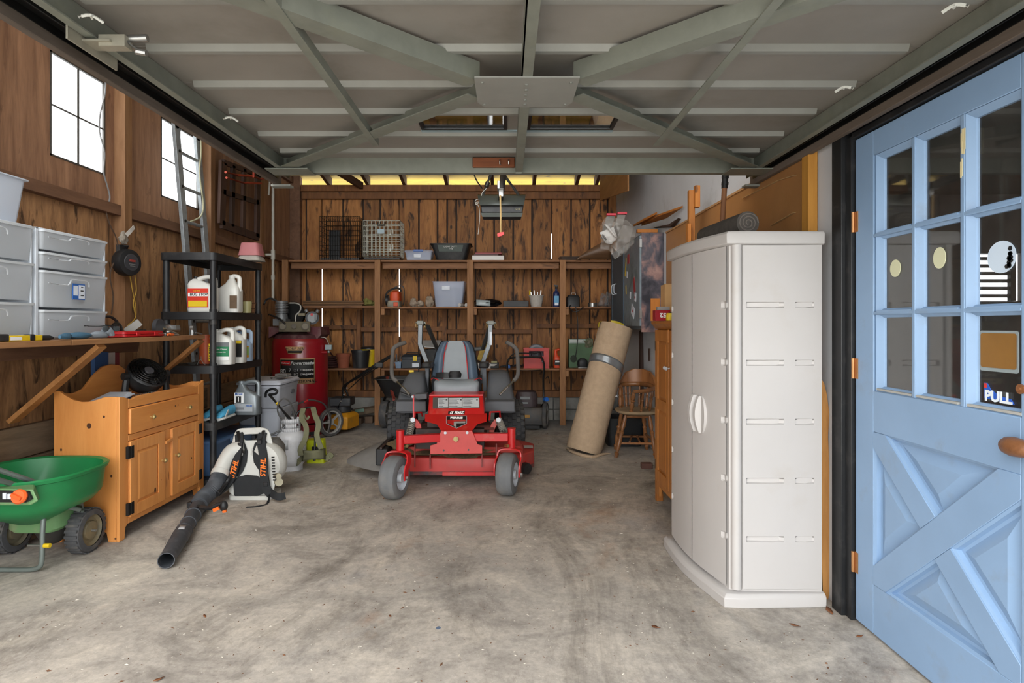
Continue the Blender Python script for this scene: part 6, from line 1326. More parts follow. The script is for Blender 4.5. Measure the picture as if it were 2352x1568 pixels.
T = Thing('charger_box', 'small black box with a pale top on the lower shelf', 'box', (-.15, 8.08, zl)); T.part('box', MB().bx(S(1127, 0).x, S(1146, 0).x, 7.98 + .03, 8.15, zl, zl + .072), BLK, bevel=.004); T.part('top_paper', MB().bx(S(1129, 0).x, S(1142, 0).x, 8.03, 8.12, zl + .073, zl + .095), mat('pale_yellow', 'a9a378', .7))
T = Thing('clamp_tools', 'heap of small steel clamps on the lower shelf', 'tools', (.1, 8.1, zl))
for k in range(6):
    q = S(1150 + k * 9, 838); T.part('tool', MB().bar((q.x, 8.06, zl + .02), (q.x + .06, 8.12 + .02 * (k % 3), zl + .03 + .015 * (k % 2)), .018, .02), mat('dull_tools', '4b4d50', .5, .4))
T = Thing('blue_roll', 'small blue tape roll on the lower shelf', 'tape', (.25, 8.05, zl)); T.part('roll', MB().cyl((S(1168, 0).x, 8.02, zl + .024), (S(1168, 0).x, 8.07, zl + .024), .045 * .5, n=16).cyl((S(1163, 0).x, 8.04, zl + .015), (S(1172, 0).x, 8.04, zl + .015), .014), mat('tape_blue', '2f6cc0', .5))
T = Thing('milk_crate', 'red slatted plastic crate holding coiled cable and a grey wheel', 'crate', (.42, 8.2, zl)); a, b = S(1203, 0, 8.04).x, S(1261, 0, 8.04).x; h = .262; y0, y1 = 8.03, 8.35; t = .012
CRD2 = mat('crate_red', 'c23a34', .45, var=.06)
mb = MB()
for (x0, x1, y0_, y1_) in ((a, b, y0, y0 + t), (a, b, y1 - t, y1), (a, a + t, y0 + t, y1 - t), (b - t, b, y0 + t, y1 - t)):
    mb.bx(x0, x1, y0_, y1_, zl, zl + .15).bx(x0, x1, y0_, y1_, zl + h - .035, zl + h)
    if y1_ - y0_ < .1 and x1 - x0 > .1: mb.bx(x0, x0 + .07, y0_, y1_, zl + .15, zl + h - .035).bx(x1 - .07, x1, y0_, y1_, zl + .15, zl + h - .035)
    else: mb.bx(x0, x1, y0_, y0_ + .07, zl + .15, zl + h - .035).bx(x0, x1, y1_ - .07, y1_, zl + .15, zl + h - .035)
mb.bx(a, b, y0, y1, zl, zl + .01)
T.part('crate_body', mb, CRD2, bevel=.002)
rb = MB()
for x in (a + .012, a + .06, (a + b) / 2, b - .06, b - .012): rb.bx(x - .006, x + .006, y0 - .006, y0, zl + .005, zl + (.15 if a + .05 < x < b - .05 else h))
rb.bx(a - .004, b + .004, y0 - .008, y0, zl + h - .012, zl + h + .004).bx(a, b, y0 - .008, y0, zl + .145, zl + .158).bx(a - .003, b + .003, y0 - .008, y0, zl, zl + .012)
T.part('rib', rb, CRD2)
single('cable_coil', MB().ring(((a + b) / 2 + .0, 8.13, zl + .16), .09, .02, (.2, -1, .5), 22, 8).ring(((a + b) / 2 + .03, 8.17, zl + .15), .08, .018, (-.3, -1, .4), 22, 8).ring(((a + b) / 2 - .03, 8.2, zl + .17), .085, .018, (0, -1, .9), 22, 8), mat('coil_grey', '5d5560', .6, var=.3), 'coiled grey cable inside the red crate', 'cable')
single('trolley_wheel', MB().lathe([(.02, -.03), (.10, -.035), (.12, -.02), (.12, .02), (.10, .035), (.02, .03)], ((a + b) / 2 + .01, 8.24, zl + .195), 26, (0, 1, .3)), mat('wheel_grey', '7c7e84', .5), 'grey round wheel on top of the red crate', 'wheel')
T = Thing('orange_jug', 'orange cleaner jug with black label right of the red crate', 'jug', (.74, 8.1, zl)); c = S(1281, 840)
ORJ = mat('jug_orange', 'd4461c', .45)
jug(T, c.x - .005, 8.15, zl, .105, .09, .245, ORJ, ORJ, .022, -.025, -1, .5)
T.part('label', MB().bx(c.x - .045, c.x + .035, 8.10, 8.104, zl + .035, zl + .105), BPRINT)
T.part('label_band', MB().bx(c.x - .035, c.x + .025, 8.097, 8.10, zl + .075, zl + .095), WPRINT)
T = Thing('seed_box', 'green garden product box on the lower shelf right of the post', 'box', (1.0, 8.2, zl)); a, b = S(1307, 0, 8.14).x, S(1362, 0, 8.14).x; zb = zl; ztp = S(0, 778, 8.14).z
T.part('box', MB().bx(a, b, 8.14, 8.30, zl, ztp), mat('box_green', '4c6848', .6, var=.2, scale=4, dirt='9ab08f', dfac=.2), bevel=.002)
T.part('banner', MB().bx(a, b - .10, 8.136, 8.139, ztp - .06, ztp - .004), mat('banner_grey', '9aa39a', .6))
T.part('print', MB().bx(a + .01, b - .13, 8.133, 8.1355, ztp - .03, ztp - .018).bx(a + .01, b - .15, 8.133, 8.1355, ztp - .045, ztp - .038), WPRINT)
T.part('picture', MB().prism([(a + .06 + .045 * math.cos(t), zl + .12 + .05 * math.sin(t)) for t in [i * math.pi / 8 for i in range(16)]], 8.134, 8.139), mat('pic_dark', '26301f', .7), label='dark round picture on the box')
T.part('flower_picture', blob(MB(), (b - .06, 8.135, ztp - .06), (.06, .012, .06), 3, .8), mat('pic_leaf', '5a5d45', .8, var=.5, scale=25, dirt='a08a80', dfac=.5, dscale=20))
T = Thing('battery_charger', 'black round-shouldered device with steel foot before the green box', 'charger', (1.0, 8.05, zl)); c = S(1338, 833, 8.06)
T.part('body', MB().loft([rr(c.x, 8.07, .12, .09, .03, zl + .012), rr(c.x, 8.07, .14, .10, .04, zl + .05), rr(c.x, 8.07, .13, .1, .04, zl + .10), rr(c.x, 8.07, .06, .06, .02, zl + .13)]), BLK)
T.part('foot', MB().tube([(c.x - .07, 8.04, zl + .03), (c.x - .06, 8.02, zl + .006), (c.x + .06, 8.02, zl + .006), (c.x + .07, 8.04, zl + .03)], .007, 6), STEEL)
# ---- garage opener
T = Thing('garage_door_opener', 'dark grey ceiling motor unit with rail and braces behind the open door', 'opener', (-.03, 5.1, 2.3))
OPG = mat('opener_grey', '4b504d', .4, .3, var=.1); Yo = 5.0
def o_(px, py, Y=Yo): return P(px, py, Y)
T.part('top_plate', MB().add([o_(1097, 450), o_(1207, 450), o_(1203, 471, 4.85), o_(1102, 471, 4.85), o_(1097, 447, 5.25), o_(1207, 447, 5.25)], [(0, 1, 2, 3), (0, 4, 5, 1)]), OPG, solid=.006)
T.part('housing', MB().loft([[o_(a, b, Y) for a, b, Y in ((1103, 471, 4.88), (1203, 471, 4.88), (1202, 466, 5.3), (1104, 466, 5.3))], [o_(a, b, Y) for a, b, Y in ((1106, 489, 4.88), (1200, 489, 4.88), (1199, 480, 5.3), (1107, 480, 5.3))], [o_(a, b, Y) for a, b, Y in ((1110, 505, 4.96), (1196, 505, 4.96), (1194, 492, 5.28), (1112, 492, 5.28))]]), BLK, bevel=.008)
T.part('lens', MB().loft([[o_(a, b, Y) for a, b, Y in ((1104, 489, 4.86), (1201, 489, 4.86), (1201, 487, 4.9), (1104, 487, 4.9))], [o_(a, b, Y) for a, b, Y in ((1108, 498, 4.87), (1198, 498, 4.87), (1198, 498, 4.92), (1108, 498, 4.92))]]), OPG)
text(T, '1210', .022, mat('num_tan', '9c9468', .5), o_(1188, 480, 4.873), (1, 0, 0), (0, 0, 1))
T.part('rail', MB().bar(o_(1150, 455, 4.95), (.06, 2.0, 2.44), .04, .045), BLKM)
T.part('trolley', MB().box(o_(1150, 428, 4.6), (.05, .12, .06)).box(o_(1151, 443, 4.6), (.035, .03, .06)), STEEL, bevel=.003)
T.part('brace', MB().tube([o_(1128, 400, 5.0), o_(1108, 448, 5.05)], .014, 8), STEEL)
T.part('brace', MB().tube([o_(1158, 402, 5.0), o_(1191, 447, 5.05)], .014, 8), STEEL)
T.part('brace', MB().tube([o_(1128, 400, 5.0), (o_(1128, 400, 5.0).x, 5.0, zr(5.0) - .02)], .014, 8), STEEL)
T.part('brace', MB().tube([o_(1158, 402, 5.0), (o_(1158, 402, 5.0).x, 5.0, zr(5.0) - .02)], .014, 8), STEEL)
T.part('crossbar', MB().bx(o_(1120, 0).x, o_(1168, 0).x, 4.97, 5.03, zr(5.0) - .03, zr(5.0)), STEEL)
T.part('tape_wrap', MB().cyl(o_(1121, 418), o_(1117, 429), .02, n=10), BLKM)
T.part('bell_wire', MB().tube([o_(1120, 430), o_(1108, 442), o_(1104, 455), o_(1092, 460), o_(1094, 470), o_(1100, 464), o_(1092, 466), o_(1100, 475), o_(1102, 500), o_(1098, 538)], .003, 5, 4), PVC)
T.part('power_cord', MB().tube([o_(1088, 398), o_(1095, 415), o_(1108, 433)], .006, 6, 4), BLKM)
rp = T.part('release_rope', MB().tube([o_(1149, 448, 4.58), o_(1150, 500, 4.58), o_(1150, 536, 4.58)], .006, 6), mat('rope_tan', 'b79a66', .8), label='tan pull rope with red handle')
T.part('release_handle', MB().prism([(o_(a, b, 4.6).x, o_(a, b, 4.6).z) for a, b in ((1142, 538), (1148, 535), (1157, 534), (1158, 539), (1152, 543), (1143, 545))], 4.565, 4.59), mat('handle_red', 'd8484a', .5), rp, label='red release handle')
# floor-standing things under and before the shelves
# ---- yellow push mower by the compressor
MWY = mat('mower_yellow', 'c98a18', .5, var=.08, dirt='7a6440', dfac=.3)
T = Thing('push_mower', 'yellow push mower with a black folded handle, right of the compressor', 'mower', (-2.05, 7.6, 0))
def wheel(T, c, r, w_, ax, spokes=6, rim=STEEL, tyre=TYR, name='wheel'):
    wh = T.part(name, MB().lathe([(r * .80, -w_ * .4), (r * .95, -w_ * .5), (r, -w_ * .3), (r, w_ * .3), (r * .95, w_ * .5), (r * .80, w_ * .4)], c, 28, ax, caps=False), tyre)
    T.part('rim', MB().lathe([(r * .80, -w_ * .4), (r * .72, -w_ * .3), (r * .72, w_ * .3), (r * .80, w_ * .4)], c, 28, ax, caps=False), rim, wh)
    x, y, d = frame_of(ax); c = Vector(c); mb = MB().cyl(c - d * w_ * .45, c + d * w_ * .45, r * .2, n=14)
    for k in range(spokes):
        a = 2 * math.pi * k / spokes; e = x * math.cos(a) + y * math.sin(a); mb.bar(c + e * r * .15, c + e * r * .76, w_ * .35, r * .14, d)
    T.part('spokes', mb, rim, wh); return wh
wax = (.80, -.6, 0); wr_ = .168
SPK = mat('spoke_grey', 'a5a5a2', .5, .2)
wheel(T, (P(760, 0, 7.2).x, 7.2, wr_), wr_, .05, wax, 5, SPK); wheel(T, (P(803, 0, 7.95).x, 7.80, wr_ * .8), wr_ * .8, .045, wax, 5, SPK)
u = Vector((.6, .8, 0)); v = Vector((.8, -.6, 0))
def mwp(a, b, z): return Vector((-2.02, 7.62, z)) + u * a * 0 + v * 0
T.part('deck', MB().loft([[Vector((P(px, 0, 7.5).x, Y, z)) for px, Y in ((764, 7.36), (806, 7.34), (818, 7.66), (772, 7.86))] for z in (.05, .20)] + [[Vector((P(px, 0, 7.5).x, Y, .235)) for px, Y in ((768, 7.42), (802, 7.40), (810, 7.62), (776, 7.78))]]), MWY, bevel=.012, seg=3)
T.part('engine', MB().cyl((P(784, 0, 7.5).x, 7.56, .235), (P(784, 0, 7.5).x, 7.56, .33), .10, n=20).box((P(784, 0, 7.5).x, 7.56, .37), (.25, .24, .10)).cyl((P(764, 0, 7.4).x, 7.42, .28), (P(770, 0, 7.4).x, 7.36, .28), .045, n=14), mat('engine_dark', '2b2d31', .5, dirt='5d5b58', dfac=.3), bevel=.01)
for dy in (0, .35):
    T.part('handle', MB().tube([P(777 + dy * 30, 935, 7.45 + dy), P(788 + dy * 30, 908, 7.45 + dy), P(790 + dy * 10, 886, 7.43 + dy), P(830, 862 - dy * 10, 7.35 + dy), P(880, 830 - dy * 10, 7.3 + dy), P(905, 815 - dy * 8, 7.28 + dy)], .013, 8, 4), BLKM)
T.part('control_box', MB().box(P(872, 838, 7.28), (.08, .05, .06)).cyl(P(862, 838, 7.3), P(866, 842, 7.28), .05 * .7, n=14), BLK, bevel=.005)
T.part('cable', MB().tube([P(800, 895, 7.42), P(830, 868, 7.33), P(860, 848, 7.28), P(878, 836, 7.27)], .006, 6, 4), BLKM)
for px, py in ((800, 890), (793, 905), (786, 920)): T.part('bolt', MB().cyl(P(px - 3, py, 7.43), P(px - 3, py + 1, 7.41), .009, n=8), STEEL)
T = Thing('timber_offcut', 'short weathered plank with a green label lying against the curb', 'wood', (-1.8, 8.2, 0))
T.part('plank', MB().bar(P(806, 948, 8.05), P(868, 938, 8.25), .16, .07), wood('old_plank', '7d6c58', '5a4a3a', None, 0, 1, knots=False), bevel=.006)
T.part('block', MB().bx(P(808, 0, 8.1).x, P(832, 0, 8.1).x, 8.05, 8.2, 0, .08).bx(P(840, 0, 8.2).x, P(858, 0, 8.2).x, 8.14, 8.26, 0, .09), wood('old_plank2', '6c5644', '4a3a2c', None, 0, 1, knots=False), bevel=.005)
T.part('label', MB().box(P(825, 943, 7.97) + Vector((0, .02, 0)), (.12, .004, .04), Matrix.Rotation(R(-6), 3, 'Y')), mat('green_label', '6d8a7c', .7))
# ---- wheelbarrow behind the ride-on mower
T = Thing('wheelbarrow', 'black tub wheelbarrow with rusty red legs behind the ride-on mower', 'wheelbarrow', (-1.4, 7.8, 0))
c = P(915, 875, 7.75)
T.part('tray', MB().loft([rr(c.x, 7.72, .3, .28, .08, .42), rr(c.x, 7.70, .50, .50, .12, .64), rr(c.x, 7.70, .54, .54, .13, .645), rr(c.x, 7.70, .54, .54, .13, .655), rr(c.x, 7.70, .49, .49, .12, .65), rr(c.x, 7.72, .28, .26, .08, .435)]), BLK)
T.part('leg', MB().bar(P(889, 865, 7.6), P(905, 915, 7.5), .03, .02).bar(P(905, 915, 7.5), P(903, 950, 7.5), .03, .02), mat('rusty_red', '7c3328', .6, .2, var=.2))
wheel(T, (P(886, 0, 7.8).x, 7.80, .175), .175, .09, (1, -.1, 0), 4)
T.part('fork', MB().bar((P(880, 0, 7.8).x - .04, 7.8, .175), (c.x - .15, 7.75, .45), .02, .02).bar((P(892, 0, 7.8).x + .04, 7.8, .175), (c.x - .05, 7.75, .45), .02, .02), BLKM)
# ---- dark push mower right of the ride-on mower
MGY = mat('mower_dark', '454444', .5, .2, var=.15, dirt='6c5f50', dfac=.35)
T = Thing('push_mower', 'dark red-grey push mower with tall black handle, right of the ride-on mower', 'mower', (.3, 7.9, 0))
Ym = 7.75
T.part('deck', MB().loft([rr(P(1213, 0, Ym).x, 7.88, .48, .42, .06, .06), rr(P(1213, 0, Ym).x, 7.88, .50, .44, .07, .22), rr(P(1213, 0, Ym).x, 7.88, .44, .38, .08, .27)]), MGY)
T.part('warning_label', MB().bx(P(1200, 0, 7.65).x, P(1217, 0, 7.65).x, 7.655, 7.66, .15, .185), mat('label_amber', 'b8873a', .5))
T.part('engine', MB().loft([rr(P(1210, 0, Ym).x, 7.88, .28, .28, .08, .27), rr(P(1210, 0, Ym).x, 7.88, .28, .28, .09, .40), rr(P(1210, 0, Ym).x, 7.88, .24, .24, .09, .46)]), mat('engine_maroon', '413337', .5, dirt='6a6461', dfac=.3))
T.part('engine_label', MB().bx(P(1195, 0, 7.7).x, P(1218, 0, 7.7).x, 7.728, 7.738, .37, .405).bx(P(1200, 0, 7.7).x, P(1213, 0, 7.7).x, 7.728, 7.738, .315, .335), mat('label_grey3', '8d9294', .5))
T.part('grass_bag', MB().bx(P(1189, 0, 7.6).x, P(1240, 0, 7.6).x, 7.60, 7.64, .015, .06), BLK, bevel=.006)
wheel(T, (P(1253, 0, 7.75).x, 7.75, .165), .165, .05, (1, -.2, 0), 7, SPK); wheel(T, (P(1195, 0, 7.95).x - .08, 8.05, .13), .13, .05, (1, 0, 0), 5)
hd = [P(1249, 925, 7.75), P(1248, 870, 7.8), P(1250, 845, 7.85), P(1247, 828, 7.87), P(1238, 820, 7.87), P(1178, 821, 7.87), P(1167, 828, 7.87), P(1165, 845, 7.85), P(1170, 870, 7.8)]
T.part('handle', MB().tube(hd, .013, 8, 3), BLKM)
T.part('bail', MB().tube([P(1246, 832, 7.83), P(1240, 812 - 5, 7.83), P(1230, 820 - 9, 7.83), P(1180, 812, 7.83), P(1168, 830, 7.83)], .008, 8, 3), BLKM)
T.part('knob', MB().cyl(P(1252, 917, 7.72), P(1256, 917, 7.68), .028, n=12), mat('knob_blue', '2c6cc8', .4), label='blue handle knob')
T.part('cable', MB().tube([P(1172, 849, 7.85), P(1210, 851, 7.85), P(1244, 849, 7.85)], .006, 6, 2).tube([P(1252, 870, 7.8), P(1259, 865, 7.8), P(1262, 880, 7.8)], .006, 6, 3), BLKM)
T.part('strut', MB().tube([P(1249, 925, 7.75), (P(1240, 0, 7.75).x, 7.8, .25)], .012, 8), BLKM)
# ================================================================== RIDE-ON MOWER
MR = mat('mower_red', 'c01c20', .38, var=.06, dirt='b06a5c', dfac=.22, dscale=5, coat=.2)
MRD = mat('mower_red_dusty', 'c24440', .5, var=.08, dirt='9a6a58', dfac=.3, dscale=7)
FEN = mat('fender_grey', '505256', .6, var=.08, dirt='5c5a58', dfac=.35, dscale=2, bump=.1)
T = Thing('ride_on_mower', 'red and grey zero-turn ride-on mower in the middle of the garage', 'mower', (-.416, 4.66, 0), R(5))
TYC = mat('caster_tyre', '6a6c6e', .75, var=.1, dirt='8a857c', dfac=.35, dscale=4)
HUB = mat('hub_white', 'c0c6cc', .4, var=.05, dirt='8f8c86', dfac=.2)
for (cx, cy, t_, lab) in ((-.845, 4.62, 16.5, 0), (.013, 4.72, 14, 1)):
    ax = Vector((math.cos(R(t_)), -math.sin(R(t_)), 0)); c = Vector((cx, cy, .163)); w_ = .14
    wh = T.part('caster_wheel', MB().lathe([(.092, -w_ / 2 + .005), (.115, -w_ / 2), (.148, -w_ / 2 + .012), (.160, -.038), (.163, -.02), (.161, -.012), (.163, 0), (.161, .012), (.163, .02), (.160, .038), (.148, w_ / 2 - .012), (.115, w_ / 2), (.092, w_ / 2 - .005)], c, 34, ax, caps=False), TYC)
    hb = T.part('hub', MB().lathe([(.094, -w_ / 2 + .006), (.085, -.03), (.03, -.02), (.03, .02), (.085, .03), (.094, w_ / 2 - .006), (.099, w_ / 2 - .004), (.094, w_ / 2 - .012), (.080, .012), (.036, .006), (.034, w_ / 2), (.01, w_ / 2)], c, 30, ax), HUB, wh)
    px_ = Vector((-.815 if not lab else .045, 4.70 if not lab else 4.80, 0))
    top = Vector((px_.x, px_.y, .345)); sd = ax
    fk = T.part('fork', MB().strap([c + ax * .098 + Vector((0, 0, -.012)), c + ax * .098 + Vector((0, 0, .06)), Vector((c.x, c.y, 0)).lerp(Vector((top.x, top.y, 0)), .5) + ax * .096 + Vector((0, 0, .28)), Vector((c.x, c.y, 0)).lerp(Vector((top.x, top.y, 0)), .7) + ax * .080 + Vector((0, 0, .335)), top, Vector((c.x, c.y, 0)).lerp(Vector((top.x, top.y, 0)), .7) - ax * .080 + Vector((0, 0, .335)), Vector((c.x, c.y, 0)).lerp(Vector((top.x, top.y, 0)), .5) - ax * .096 + Vector((0, 0, .28)), c - ax * .098 + Vector((0, 0, .06)), c - ax * .098 + Vector((0, 0, -.012))], .062, .010, Vector((-ax.y, ax.x, 0)), 6), MR)
    T.part('axle_bolt', MB().cyl(c + ax * .10, c + ax * .118, .017, n=6), STEEL, fk)
    T.part('pivot_tube', MB().lathe([(.018, .345), (.031, .352), (.031, .495), (.033, .495), (.033, .505), (.02, .508)], (px_.x, px_.y, 0), 20), MR)
# front beam and nose
def pl(pts, Y0, Y1): return MB().loft([[P(a, b, Y0) for a, b in pts], [P(a, b, Y0) + Vector((0, Y1, 0)) for a, b in pts]])
T.part('front_beam', MB().bar(P(926, 1009, 4.71), P(1018, 1004, 4.83), .06, .062), MR, bevel=.005)
T.part('front_beam', MB().bar(P(1080, 1003, 4.84), P(1168, 1003, 4.80), .06, .062), MR, bevel=.005)
nose = [(1013, 989), (1084, 989), (1097, 1020), (1107.6, 1023), (1107.6, 1041), (988, 1042.6), (988, 1023), (1003, 1019)]
T.part('nose_plate', pl(nose, 4.79, .012), MRD, bevel=.002)
T.part('nose_box', pl([(1016, 992), (1081, 992), (1092, 1018), (1092, 1036), (1004, 1037), (1004, 1018)], 4.81, .35), MR)
T.part('centre_bolt', MB().cyl(P(1047, 1008, 4.785), P(1047, 1008, 4.765), .020, n=20).cyl(P(1047, 1008, 4.77), P(1047, 1008, 4.75), .011, n=6), mat('zinc_yellow', '9c8c5c', .5, .4))
for px, py in ((1022.6, 994), (1073, 993.5)): T.part('bolt', MB().cyl(P(px, py, 4.787), P(px, py, 4.777), .011, n=12), HUB)
for px, py in ((1019, 1034), (1076, 1033)): T.part('hole', MB().cyl(P(px, py, 4.788), P(px, py, 4.785), .0075, n=12), BLKM)
for px in (929, 1161): T.part('grease_fitting', MB().cyl(P(px, 1023, 4.76), P(px + 6, 1024, 4.72), .012, n=10), BRASS)
def tilt(pts, f): return [P(a, b, f(b)) for a, b in pts]
fl_ = lambda b: 4.82 + (989 - b) * .0052
low = [(976, 952), (1118.6, 950.6), (1118, 968), (1097, 974), (1084, 989), (1013, 989), (1004, 975), (976, 967)]
q = tilt(low, fl_); T.part('hood', MB().loft([q, [p + Vector((0, .02, .004)) for p in q]]), MR, bevel=.002)
up = [(986, 909), (1109.6, 908.5), (1112, 951), (983.5, 952)]; fu = lambda b: 5.02 + (951 - b) * .0035
q = tilt(up, fu); T.part('hood', MB().loft([q, [p + Vector((0, .02, .004)) for p in q]]), MR, bevel=.002)
T.part('hood_top', MB().loft([[q[0], q[1], q[1] + Vector((0, .25, 0)), q[0] + Vector((0, .25, 0))], [p + Vector((0, 0, .01)) for p in (q[0], q[1], q[1] + Vector((0, .25, 0)), q[0] + Vector((0, .25, 0)))]]), MR)
hs = T.part('hood_side', MB().loft([[q[0], q[3], q[3] + Vector((0, .3, 0)), q[0] + Vector((0, .3, 0))], [p + Vector((.01, 0, 0)) for p in (q[0], q[3], q[3] + Vector((0, .3, 0)), q[0] + Vector((0, .3, 0)))]]), MR)
hs = T.part('hood_side', MB().loft([[q[1], q[2], q[2] + Vector((0, .3, 0)), q[1] + Vector((0, .3, 0))], [p - Vector((.01, 0, 0)) for p in (q[1], q[2], q[2] + Vector((0, .3, 0)), q[1] + Vector((0, .3, 0)))]]), MR)
def on(px, py, f, o=.004): return P(px, py, f(py)) - Vector((0, o, 0))
def decal(name, pts, f, m, o=.004, par=None, lab=None, th=.0015):
    a = [on(x, y, f, o) for x, y in pts]; return T.part(name, MB().loft([a, [p + Vector((0, th, 0)) for p in a]]), m, par, lab)
hl = decal('instruction_label', [(994.5, 912.3), (1101, 911.5), (1102.5, 936.3), (994, 938)], fu, mat('label_frame', '4c4a48', .5), .004, None, 'grey-white printed instruction label on the hood')
for a, b in ((1006, 1029), (1030.5, 1061), (1062.5, 1100)): decal('label_panel', [(a, 914), (b, 913.5), (b, 935), (a, 935.5)], fu, mat('label_paper', 'b9bcbe', .5), .0065, hl)
pr = MB()
for a, b in ((1008, 1022), (1032, 1055), (1064, 1086)):
    for r_ in range(6): y0 = 916 + r_ * 3.1; v_ = [on(a, y0, fu, .009), on(b - (r_ * 5) % 7, y0, fu, .009), on(b - (r_ * 5) % 7, y0 + .9, fu, .009), on(a, y0 + .9, fu, .009)]; pr.add(v_, [(0, 1, 2, 3)])
for a in (1024, 1057, 1094): pr.add([on(a, 916, fu, .009), on(a + 3.5, 916, fu, .009), on(a + 3.5, 919, fu, .009), on(a, 919, fu, .009)], [(0, 1, 2, 3)])
T.part('label_print', pr, mat('print_grey', '55585a', .6), hl, solid=.0004)
tb = decal('name_band', [(1030, 943.6), (1068.5, 943), (1066.5, 951.2), (1029, 951.5)], fu, BPRINT, .004)
text(T, 'IS 700Z', .030, WPRINT, on(1048.7, 947.4, fu, .0075), (1, 0, 0), (0, .45, .89), tb, shear=.3, bold=.0012, ox=1.2)
sh1 = decal('shield', [(1025, 954.5), (1072.5, 954), (1072.5, 972.5), (1048.5, 983.5), (1025, 973)], fl_, mat('shield_silver', 'b9bcc0', .4, .3), .005, None, 'black, silver and red shield badge')
decal('shield_face', [(1026.3, 955.6), (1071.2, 955.2), (1071.2, 971.8), (1048.5, 982), (1026.3, 972.2)], fl_, BPRINT, .0072, sh1)
decal('shield_red', [(1028, 963), (1070, 962.6), (1070, 966.5), (1046, 966.8), (1046, 978.5), (1028, 971.2)], fl_, MR, .009, sh1)
decal('shield_bar', [(1042.5, 967.5), (1069, 967), (1069, 971), (1048.5, 971.3), (1048.5, 979.8), (1042.5, 977.5)], fl_, mat('shield_silver', 'b9bcc0', .4, .3), .0105, sh1)
text(T, 'FERRIS', .024, WPRINT, on(1048.8, 959.0, fl_, .0135), (1, 0, 0), (0, .68, .73), sh1, bold=.0016, ox=1.45)
# chassis
CH = mat('chassis_dark', '38302e', .6, .2, dirt='6a4a40', dfac=.5, dscale=6)
T.part('chassis', MB().bx(-.74, -.18, 5.0, 6.5, .30, .46).bx(-.66, -.24, 5.12, 5.4, .36, .55), CH)
T.part('foot_plate', MB().add([P(962, 990, 5.0), P(1135, 985, 5.05), P(1125, 970, 5.35), P(975, 970, 5.35)] , [(0, 1, 2, 3)]), mat('foot_red_dirty', '7a3f38', .7, dirt='5a4a3e', dfac=.5, dscale=8), solid=.012)
# deck
DK = [(-.80, 5.0), (-.08, 5.0), (.10, 5.08), (.245, 5.30), (.26, 5.62), (.10, 5.85), (-.95, 5.75), (-1.08, 5.45), (-1.05, 5.20), (-.93, 5.06)]
def dk(z, k=1.0): cx_, cy_ = -.42, 5.4; return [Vector((cx_ + (x - cx_) * k, cy_ + (y - cy_) * k, z)) for x, y in DK]
DKM = mat('deck_red', 'b03430', .5, var=.08, dirt='8a5c4c', dfac=.35, dscale=4)
T.part('deck', MB().loft([dk(.105), dk(.215), dk(.225, .985), dk(.232, .6)]), DKM, bevel=.004)
T.part('deck_rail', MB().loft([dk(.085, 1.002), dk(.115, 1.004), dk(.115, .985), dk(.085, .985)], False, True), mat('scuffed', '3f3b3c', .6, dirt='a83a34', dfac=.6, dscale=5))
T.part('deck_wear', MB().bar((-.52, 4.993, .098), (-.10, 4.993, .098), .006, .03), MR)
for x_, w_ in ((-.72, .36), (-.05, .40)): T.part('deck_cover', MB().loft([rr(x_, 5.37, w_, .4, .08, .235), rr(x_, 5.37, w_ - .06, .34, .08, .275)]), MRD)
for k in range(2): T.part('clippings', blob(MB(), ((-.88, 5.35, .26), (-.42, 5.15, .235))[k], ((.12, .2, .05), (.28, .10, .022))[k], 41 + k, 1.2, 22, 10), mat('dry_grass', '7f6b4c', .95, var=.4, scale=40, bump=1), kind=None)
T.part('caution_label', MB().bx(.16, .24, 5.36, 5.48, .2335, .2345), mat('label_silver2', 'a9a9a4', .4))
for px, y0, y1 in ((953, 1021, 1073), (988, 1043, 1076), (1107, 1043, 1073), (1140, 1018, 1050)): T.part('lift_rod', MB().cyl(P(px, y0, 4.98), P(px, y1, 4.96), .006, n=6), mat('rod_red', '8a3f3c', .6))
aw = T.part('anti_scalp_wheel', MB().lathe([(.012, -.035), (.045, -.03), (.05, 0), (.045, .03), (.012, .035)], P(1207, 1075, 5.14), 18, (.7, -.7, 0)), BLK)
T.part('bracket', MB().bar(P(1207, 1068, 5.16), (.13, 5.22, .2), .03, .02), MR)
# discharge chute
CHT = mat('chute_grey', '6d6a66', .75, var=.12, dirt='8a8276', dfac=.4, dscale=4)
rings = []
for k in range(7):
    u = k / 6; x = -1.06 - .33 * u; hw = .24 - .19 * u ** 1.6; yc = 5.40 - .03 * u; zt_ = .27 - .13 * u ** 1.5; zb_ = .075 + .035 * u
    rings.append([Vector((x, yc - hw, zb_)), Vector((x, yc - hw * .8, zb_ + (zt_ - zb_) * .7)), Vector((x, yc - hw * .3, zt_)), Vector((x, yc + hw * .6, zt_)), Vector((x, yc + hw, zt_ - .02)), Vector((x, yc + hw, zb_ + .03))])
T.part('discharge_chute', MB().loft(rings), CHT, ang=60)
T.part('chute_mount', MB().bx(-1.10, -1.0, 5.14, 5.62, .13, .27), BLK, bevel=.01)
T.part('hinge_rod', MB().cyl((-1.05, 5.12, .28), (-1.05, 5.66, .28), .01, n=8), CH)
